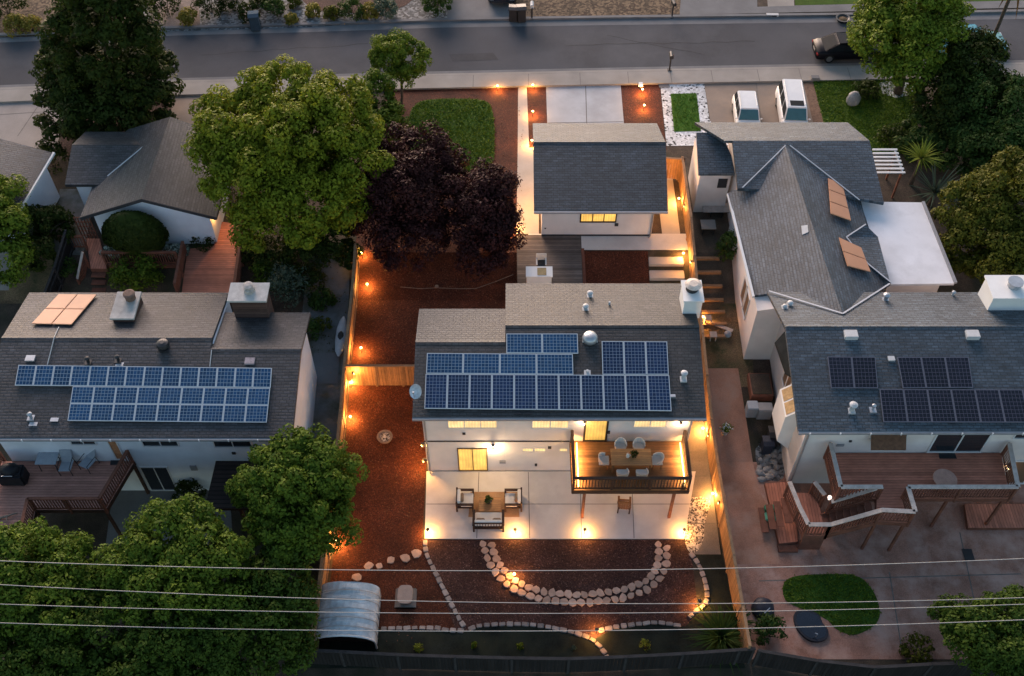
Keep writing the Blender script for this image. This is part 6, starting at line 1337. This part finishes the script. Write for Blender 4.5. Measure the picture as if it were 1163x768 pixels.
# side steps clutter on the right lot
t = thing('bicycle', 'bicycle parked in the narrow passage beside the cross roof', 'bicycle', G(845, 268), R(80)); m = MB()
for x in (-.5, .5): w_ = MB(); w_.tube([(x + .33 * math.cos(a), 0, .34 + .33 * math.sin(a)) for a in [2 * math.pi * k / 24 for k in range(25)]], .022, 5); w_.build('wheel', M['dark_metal'], t, local=True)
m.tube([(-.5, 0, .34), (-.15, 0, .34), (.35, 0, .78), (-.22, 0, .8), (-.15, 0, .34)], .02, 6).tube([(-.5, 0, .34), (-.22, 0, .8)], .018, 6).tube([(.5, 0, .34), (.35, 0, .95)], .02, 6); m.build('frame', mk('red_frame', (.22, .02, .03), .4), t, local=True); loc_box(t, 'saddle', M['dark_metal'], (-.34, -.1, -.07, .07, .88, .93)); MB().tube([(.33, -.28, .98), (.35, 0, .97), (.33, .28, .98)], .015, 6).build('handlebar', M['metal'], t, local=True)
for px, py, lb, mt in ((812, 243, 'pale folding table slab lying in the passage', 'pale_cap'), (803, 262, 'pale board propped below the folding table slab', 'walk')):
    g = G(px, py); t = thing('work_bench', lb, 'bench', g); loc_box(t, 'tabletop', M[mt], (-.75 if px > 810 else -.4, .75 if px > 810 else .4, -.35, .35, .45, .5)); [loc_box(t, 'leg', M['dark_metal'], (x - .03, x + .03, y - .03, y + .03, 0, .45)) for x in (-.3, .3) for y in (-.28, .28)]
for px, py, lb in ((799, 215, 'black lidded bin nearest the cedar fence by the bay wall'), (806, 224, 'black lidded bin second from the fence by the bay wall')): t = thing('trash_bin', lb, 'bin', G(px, py)); bin_parts(t, M['dark_metal'], .9)
t = thing('folded_lounger', 'folded white tubular lounger lying below the garage bay', 'lounger', G(824, 232)); m = MB(); [m.tube([(-.8, k * .22 - .3, .3 + k * .05), (.7, k * .2 - .25, .45)], .022, 6) for k in range(4)]; m.tube([(-.8, -.3, .3), (-.8, .4, .45)], .022, 6); m.build('frame', M['vent_white'], t, local=True)
t = thing('flower_pot', 'white-flowered pot beside the cedar fence', 'flower pot', G(823, 492)); MB().lathe([(.14, 0), (.2, .3), (.17, .3)], (0, 0, 0), 12).build('pot', M['pale_cap'], t, local=True); c, nn = crown_points([(0, 0, .45, .26, .26, .2)], 16, 240, .14, .4); link('leaves', leaf_mesh('leaves', c, nn, .11, LM['fresh']), t); link('petals', leaf_mesh('petals', c[::4] + np.array([0, 0, .05]), nn[::4], .1, M['petal']), t)
for px, py, lb in ((803, 366, 'pale square stool nearest the chimney on the dirt bank'), (809, 385, 'pale square stool lower on the dirt bank')):
    t = thing('square_stool', lb, 'stool', G(px, py)); loc_box(t, 'seat', M['pale_cap'], (-.18, .18, -.18, .18, .35, .4)); [loc_box(t, 'leg', M['pale_cap'], (x - .025, x + .025, y - .025, y + .025, 0, .35)) for x in (-.14, .14) for y in (-.14, .14)]
t = thing('timber_plank', 'pale timber plank lying on the dirt bank', 'plank', G(818, 372)); MB().bar((-.5, .3, .06), (.6, -.3, .08), .2, .05).build('plank', M['pale_cap'], t, local=True)
t = thing('garden_ball', 'grey garden ornament ball at end of the timber plank', 'ornament', G(826, 382)); MB().ellip((0, 0, .18), .2, .2, .18, 12, 8).build('ball', M['grey_sling'], t, local=True, smooth=True)
# covered furniture left of the fence
t = thing('covered_boat', 'long white covered kayak lying on the grey path by left fence', 'kayak', G(388, 387)); m = MB(); prof = [(-1.25, .05), (-.9, .22), (-.2, .3), (.6, .28), (1.1, .18), (1.4, .05)]
i0 = 0; n = 10
for y, r_ in prof:
    for j in range(n): a = 2 * math.pi * j / n; m.v.append((math.cos(a) * r_, y, .28 + math.sin(a) * r_ * .6))
for k in range(len(prof) - 1):
    for j in range(n): m.f.append((k * n + j, k * n + (j + 1) % n, (k + 1) * n + (j + 1) % n, (k + 1) * n + j)); m.mi.append(0)
m.build('hull', mk('white_hull', (.45, .47, .50), .5, .1, 3), t, local=True, smooth=True); MB().ellip((0, 0, .42), .16, .36, .06, 12, 4).build('cockpit', M['dark_metal'], t, local=True); [loc_box(t, 'cradle', M['dark_metal'], (-.3, .3, y - .04, y + .04, 0, .12)) for y in (-.6, .7)]
for px, py, lb in ((38, 238, 'grey folding chair by the corner house wall, nearer viewer'), (52, 228, 'pale folding chair by the corner house wall, farther from viewer')): sling(lb, G(px, py), R(40))
# ------------------------------------------------------------------ street things
def mailbox(name, label, p, post='dark_metal', box='dark_metal', rot=0, cat='mailbox'):
    t = thing(name, label, cat, p, rot); MB().tube([(0, 0, -.1), (0, 0, 1.05)], .05, 8).build('post', M[post], t, local=True); MB().prism([(-.12 + .12 * (1 - math.cos(a)), -.25, 1.05 + .1 + .12 * math.sin(a)) for a in [math.pi * k / 8 for k in range(9)]] + [(.12, -.25, 1.02), (-.12, -.25, 1.02)], (0, .5, 0)).build('box', M[box], t, local=True)
    loc_box(t, 'flag', mk('flag_red', (.3, .05, .04), .6), (.13, .145, -.1, .02, 1.1, 1.2)); loc_box(t, 'base_plate', M[post], (-.12, .12, -.12, .12, .0, .05)); return t
mailbox('mailbox', 'black mailbox on a post at the near sidewalk edge', G(760, 81.5) + Vector((0, 0, .13)))
mailbox('mailbox', 'black slim mailbox post across the street on a pale footing', G(763, 20), rot=.2)
mailbox('mailbox', 'white-topped mailbox across the street right of twin bins', G(604, 22), box='vent_white')
t = thing('trash_bin', 'grey-blue wheeled bin at the far kerb', 'bin', G(291, 33), R(8)); bin_parts(t, mk('slate_bin', (.05, .075, .10), .9, .1, 3, 40, .1, 0, .03), 1.15)
t = thing('trash_bin', 'dark bin beside the far driveway, left of the white-topped mailbox', 'bin', G(583, 23), R(-5)); bin_parts(t, M['dark_metal'], 1.0); t = thing('trash_bin', 'dark bin beside the far driveway, closest to the white-topped mailbox', 'bin', G(592, 23.5), R(6)); bin_parts(t, M['dark_metal'], 1.05)
t = thing('utility_box', 'pale ground utility box at the near right lawn corner', 'utility box', G(925, 91)); loc_box(t, 'body', M['walk'], (-.28, .28, -.18, .18, 0, .22), bevel=.02); loc_box(t, 'lid', M['gutter'], (-.25, .25, -.15, .15, .225, .26))
t = thing('kerb_drain', 'pale kerb drain block on the far kerb', 'drain', G(877, 18.5)); loc_box(t, 'body', M['vent_white'], (-.4, .4, -.1, .12, 0, .16)); loc_box(t, 'slot', M['dark_metal'], (-.3, .3, -.106, -.102, .03, .1))
t = thing('kerb_planter', 'dark round debris basket by the far kerb near park tree', 'basket', G(957, 23)); MB().lathe([(.35, 0), (.5, .2), (.4, .2), (.3, .1)], (0, 0, 0), 16).build('basket', M['dark_metal'], t, local=True); MB().lathe([(.34, .1), (.1, .16)], (0, 0, 0), 10).build('leaf_litter', M['scrub'], t, local=True)
t = thing('garden_lamp', 'pale square lantern in mulch right of the white driveway', 'lantern', G(727, 102)); loc_box(t, 'post', M['dark_metal'], (-.03, .03, -.03, .03, 0, .3)); loc_box(t, 'lantern', M['white_paint'], (-.13, .13, -.13, .13, .3, .5), bevel=.02)
# ------------------------------------------------------------------ vehicles
M['tyre'] = mk('tyre', (.012, .012, .012), .85, .2, 5); M['rim'] = mk('rim', (.30, .30, .31), .35, .1, 5, metal=.8); M['car_glass'] = mk('car_glass', (.010, .014, .018), .7, .1, 3, 40, .05, 0, .08); M['teal_glass'] = mk('windscreen', (.035, .11, .145), .6, .1, 3, 40, .05, 0, .1); M['head'] = glass('headlight', (.5, .52, .55), .1); M['tail'] = mk('tail_light', (.25, .015, .012), .2, .1, 5)
def vehicle(name, label, cat, p, rot, L, W, Hh, paint, kind='sedan', glass_f='car_glass', hatch=None):
    """nose towards local -y"""
    t = thing(name, label, cat, p, rot); w_ = W / 2; l = L / 2; belt = {'sedan': .86, 'suv': 1.0, 'van': 1.15}[kind]; hood = {'sedan': .80, 'suv': .95, 'van': 1.05}[kind]
    # body: rings across the length
    st_ = {'sedan': [(-l, .5, .62, .30), (-l + .12, .90, .72, .22), (-l + .8, .98, hood, .20), (-l * .36, 1, belt, .2), (l * .5, 1, belt + .03, .2), (l - .35, .98, belt + .02, .22), (l - .06, .92, .78, .26), (l, .6, .62, .34)],
           'suv': [(-l, .5, .75, .34), (-l + .1, .92, .86, .26), (-l + .75, .98, hood, .24), (-l * .42, 1, belt, .24), (l * .6, 1, belt + .04, .24), (l - .12, .98, belt + .03, .28), (l, .7, .8, .36)],
           'van': [(-l, .5, .8, .34), (-l + .1, .94, .92, .26), (-l + .5, .99, hood, .24), (-l * .55, 1, belt, .24), (l * .7, 1, belt, .24), (l - .08, .99, belt, .28), (l, .8, .9, .36)]}[kind]
    m = MB(); NR = 10
    for y, k, zt, zb in st_:
        ww = w_ * k; m.v += [(-ww * .92, y, zb), (-ww, y, zb + .14), (-ww, y, zb + (zt - zb) * .62), (-ww * .95, y, zt - .06), (-ww * .84, y, zt), (ww * .84, y, zt), (ww * .95, y, zt - .06), (ww, y, zb + (zt - zb) * .62), (ww, y, zb + .14), (ww * .92, y, zb)]
    for a in range(len(st_) - 1):
        for j in range(NR): m.f.append((a * NR + j, a * NR + (j + 1) % NR, (a + 1) * NR + (j + 1) % NR, (a + 1) * NR + j))
    m.f.append(tuple(range(NR))); m.f.append(tuple((len(st_) - 1) * NR + j for j in range(NR))); m.mi = [0] * len(m.f)
    body = m.build('body', paint, t, local=True, smooth=True)
    # cabin
    yf0, yf1, yr1, yr0 = {'sedan': (-l * .40, -l * .10, l * .38, l * .78), 'suv': (-l * .44, -l * .20, l * .80, l * .93), 'van': (-l * .62, -l * .42, l * .90, l * .96)}[kind]
    wb, wt = w_ * .90, w_ * .76; zb, zt = belt - .03, Hh
    B = [(-wb, yf0, zb), (wb, yf0, zb), (wb, yr0, zb), (-wb, yr0, zb)]; T = [(-wt, yf1, zt - .03), (wt, yf1, zt - .03), (wt, yr1, zt - .04), (-wt, yr1, zt - .04)]
    MB().hexa(B + T).build('cabin', paint, t, local=True, bevel=.05)
    xr = wt * .93; MB().prism([(-xr, yf1 + .04, zt - .035), (xr, yf1 + .04, zt - .035), (xr, (yf1 + yr1) / 2, zt - .02), (xr, yr1 - .04, zt - .045), (-xr, yr1 - .04, zt - .045), (-xr, (yf1 + yr1) / 2, zt - .02)], (0, 0, .045)).build('roof_panel', paint, t, local=True, bevel=.02)
    def pane(name, a, b, c, d, mat, ins=.10):
        a, b, c, d = map(Vector, (a, b, c, d)); ce = (a + b + c + d) / 4; n = (b - a).cross(d - a).normalized()
        if n.dot(ce - Vector((0, (yf0 + yr0) / 2, (zb + zt) / 2))) < 0: n = -n
        q = [x.lerp(ce, ins) + n * .010 for x in (a, b, c, d)]; MB().prism(q, n * .008).build(name, mat, t, local=True)
    pane('windscreen', B[0], B[1], T[1], T[0], M[glass_f]); pane('rear_window', B[2], B[3], T[3], T[2], M['car_glass'], .14)
    for s in (0, 1):
        b0, b1, t0, t1 = [(Vector(B[0]), Vector(B[3]), Vector(T[0]), Vector(T[3])), (Vector(B[1]), Vector(B[2]), Vector(T[1]), Vector(T[2]))][s]; n = 3 if kind != 'sedan' else 2
        for k in range(n): pane('side_window', b0.lerp(b1, k / n), b0.lerp(b1, (k + 1) / n), t0.lerp(t1, (k + 1) / n), t0.lerp(t1, k / n), M['car_glass'], .13)
    for x in (-w_ + .1, w_ - .1):
        s = 1 if x > 0 else -1
        for y in (-l * .62, l * .60):
            wh = MB().tube([(x - .11, y, .33), (x + .11, y, .33)], .33, 20).build('wheel', M['tyre'], t, local=True); MB().tube([(x + s * .105, y, .33), (x + s * .125, y, .33)], .21, 14).build('rim', M['rim'], wh, local=True)
        MB().cb((x * .82, -l + .06, hood - .26), .34, .10, .12).build('headlight', M['head'], t, local=True, bevel=.02); MB().cb((x * .9, l - .06, belt - .28), .26, .10, .14).build('tail_light', M['tail'], t, local=True, bevel=.02)
        MB().cb((x * 1.14, yf0 + .12, belt), .16, .10, .12).build('mirror', paint, t, local=True, bevel=.03)
    loc_box(t, 'bumper', M['trim_dark'], (-w_ * .8, w_ * .8, -l - .03, -l + .12, .30, .48)); loc_box(t, 'number_plate', M['walk'], (-.25, .25, l + .0, l + .02, .55, .67))
    if hatch: loc_box(t, 'roof_hatch', M['car_glass'], (-wt * .62, wt * .72, yf1 + .18, yf1 + .75, zt + .012, zt + .03))
    if kind != 'sedan':
        for x in (-wt * .86, wt * .86): MB().tube([(x, yf1 + .3, zt + .05), (x, yr1 - .3, zt + .05)], .02, 6).build('roof_rail', M['metal'], t, local=True)
    return t
pblack = mk('black_paint', (.005, .005, .008), .4, .05, 3, 40, .02, 0, .14); pwhite = mk('white_car_paint', (.66, .66, .66), .3, .03, 3, 40, .02, 0, .5); pteal = mk('teal_paint', (.10, .30, .36), .25, .05, 3, 40, .02, 0, .5); pnavy = mk('navy_paint', (.015, .02, .035), .2, .05, 3, 40, .02, 0, .5)
g = G(958, 71.5); v_ = vehicle('parked_car', 'glossy black sedan parked on the street under the bright tree', 'car', Vector((g.x + .25, g.y + .85, 2.21)), R(92), 4.6, 1.82, 1.42, pblack, 'sedan'); v_.scale = (.92,) * 3
q = P(851, 137, 3.02); v_ = vehicle('parked_suv', 'small white suv nosed toward the right house on its driveway', 'car', Vector((q.x, q.y + .757, 2.22)), R(-2), 4.2, 1.78, 1.65, pwhite, 'suv', 'teal_glass'); v_.scale = (.82,) * 3
q = P(905, 137.5, 3.14); v_ = vehicle('parked_van', 'tall white van with dark roof hatch on the right driveway', 'van', Vector((q.x, q.y + 1.27, 2.22)), R(-3), 5.0, 1.92, 1.95, pwhite, 'van', 'teal_glass', True); v_.scale = (.82,) * 3
g = G(1100, 58); vehicle('parked_car', 'teal car on the street half hidden by the dark tree', 'car', Vector((g.x, g.y + .2, 2.21)), R(92), 4.4, 1.8, 1.45, pteal, 'sedan', 'teal_glass')
g = G(570, 8); vehicle('parked_car', 'dark navy car on the far driveway at the top edge', 'car', Vector((g.x, g.y + 2.2, 2.24)), R(0), 4.6, 1.85, 1.5, pnavy, 'sedan')
# ------------------------------------------------------------------ grass blades on the lawns
def blades_on(label, polys, dens, h, mat, dz=.02):
    C, Nn = [], []
    for poly in polys:
        P2 = np.array([(p[0], p[1]) for p in poly]); lo, hi = P2.min(0), P2.max(0); n = int((hi - lo).prod() * dens); q = RNG.uniform(lo, hi, (n, 2)); ins = np.zeros(n, bool)
        for (x0, y0), (x1, y1) in zip(P2, np.roll(P2, -1, 0)):
            c_ = (y0 > q[:, 1]) != (y1 > q[:, 1]); ins ^= c_ & (q[:, 0] < (x1 - x0) * (q[:, 1] - y0) / (y1 - y0 + 1e-12) + x0)
        q = q[ins] + RNG.normal(scale=.04, size=(ins.sum(), 2)); z = np.array([H(y) for y in q[:, 1]]) + dz + h * .35
        C.append(np.column_stack([q, z])); d = RNG.normal(size=(len(q), 3)) * np.array([1, 1, .6]) + np.array([0, 0, .5]); Nn.append(d / np.linalg.norm(d, axis=1, keepdims=True))
    o = link('grass', leaf_mesh('grass', np.concatenate(C), np.concatenate(Nn), h, mat, .35)); setp(o, label, 'grass', kind='stuff')
gm = leafmat('grass_blade', (.045, .105, .008), (.140, .200, .020), .2)
blades_on('short green grass on the lawns of the gardens', [smooth_closed(LW, 2), gp([(922, 88), (1045, 84), (1040, 175), (985, 175), (938, 150)]), smooth_closed(gp([(888, 663), (900, 654), (940, 652), (975, 653), (990, 668), (998, 685), (1000, 704), (986, 716), (968, 723), (948, 715), (940, 703), (905, 690), (890, 682)]), 2)], 230, .13, gm)
blades_on('bright green turf blades between white pebbles', [gp([(761.5, 107), (791, 106.5), (796, 149), (765.5, 150)])], 260, .10, leafmat('turf_blade', (.05, .13, .014), (.10, .19, .024), .15), .03)

# ------------------------------------------------------------------ litter on the mulch
def litter(label, polys, dens, size, mat):
    C = []
    for poly in polys:
        P2 = np.array([(p[0], p[1]) for p in poly]); lo, hi = P2.min(0), P2.max(0); n = int((hi - lo).prod() * dens); q = RNG.uniform(lo, hi, (n, 2)); ins = np.zeros(n, bool)
        for (x0, y0), (x1, y1) in zip(P2, np.roll(P2, -1, 0)):
            c_ = (y0 > q[:, 1]) != (y1 > q[:, 1]); ins ^= c_ & (q[:, 0] < (x1 - x0) * (q[:, 1] - y0) / (y1 - y0 + 1e-12) + x0)
        q = q[ins]; cl = np.sin(q[:, 0] * 1.7 + 3 * np.sin(q[:, 1] * .9)) + np.sin(q[:, 1] * 2.3 + q[:, 0]) + RNG.normal(scale=.8, size=len(q)); q = q[cl > .1]
        C.append(np.column_stack([q, np.array([H(y) for y in q[:, 1]]) + .03]))
    C = np.concatenate(C); d = RNG.normal(scale=.35, size=C.shape) + np.array([0, 0, 1]); d /= np.linalg.norm(d, axis=1, keepdims=True)
    setp(link('fallen_leaves', leaf_mesh('fallen_leaves', C, d, size, mat, .6)), label, 'leaf litter', kind='stuff')
litter('dry leaves and bark scraps strewn over the red mulch', [[(-8.1, 18.8), (-4.2, 18.8), (-4.2, 39.5), (-8.1, 39.5)], [(-4.1, 33.4), (.2, 33.4), (.2, 40), (-4.1, 40)], [(-4, 19.6), (8, 19.6), (8, 23.7), (-4, 23.7)], gp([(440, 98), (596, 94.5), (590, 300), (400, 300), (425, 170)])], 13, .085, leafmat('dry_leaf', (.035, .012, .008), (.19, .10, .055), 0))
litter('fallen leaves on the shaded soil of the left yards', [gp([(285, 285), (398, 285), (388, 400), (345, 400)]), gp([(90, 108), (190, 104), (200, 150), (110, 215), (66, 168)])], 16, .11, leafmat('old_leaf', (.02, .022, .010), (.13, .10, .04), 0))
for px, py, r, rz, mt, lb in ((322, 318, 1.2, .8, 'deep', 'dark ground shrub between the yellow-green tree and brick chimney'), (352, 322, 1.1, .9, 'dark', 'dark rounded shrub in the bed left of the grey path'), (366, 345, .8, .6, 'deep', 'small green shrub hugging the left side of grey path'), (305, 318, .9, 1.0, 'mid', 'green shrub at the ramp deck rail near the brick chimney'), (292, 290, 1.2, .8, 'dark', 'shrub hidden under yellow-green tree at the ramp deck rail')):
    shrub('shrub', lb, px, py, r, rz, mt, .14, 1500, clumps=46)
# ------------------------------------------------------------------ light
SUN_EL, SUN_AZ = R(15), R(-14)          # dusk glow low beyond the street, to the left
w = bpy.data.worlds.new('World'); sc.world = w; w.use_nodes = True
nt = w.node_tree; bg = nt.nodes['Background']
sky = nt.nodes.new('ShaderNodeTexSky'); sky.sky_type = 'NISHITA'; sky.sun_disc = False
sky.sun_elevation = R(9); sky.sun_rotation = SUN_AZ; sky.altitude = 50; sky.dust_density = 1.2; sky.ozone_density = 1.3
nt.links.new(sky.outputs[0], bg.inputs[0]); bg.inputs[1].default_value = .13
sd = bpy.data.lights.new('sun', 'SUN'); sd.energy = 2.8; sd.angle = R(40); sd.color = (1, .75, .65)
so = bpy.data.objects.new('sun', sd); COL.objects.link(so)
dv = Vector((math.sin(SUN_AZ) * math.cos(SUN_EL), math.cos(SUN_AZ) * math.cos(SUN_EL), math.sin(SUN_EL)))
so.rotation_euler = dv.to_track_quat('Z', 'Y').to_euler(); so.location = dv * 100
vs = sc.view_settings; vs.view_transform = 'Standard'; vs.look = 'None'; vs.gamma = 1; vs.use_curve_mapping = False; vs.exposure = 1.38
sc.render.engine = 'CYCLES'; cy = sc.cycles
cy.use_light_tree = True; cy.max_bounces = 6; cy.diffuse_bounces = 3; cy.glossy_bounces = 3; cy.transmission_bounces = 4; cy.transparent_max_bounces = 4
cy.sample_clamp_indirect = 4; cy.use_denoising = True
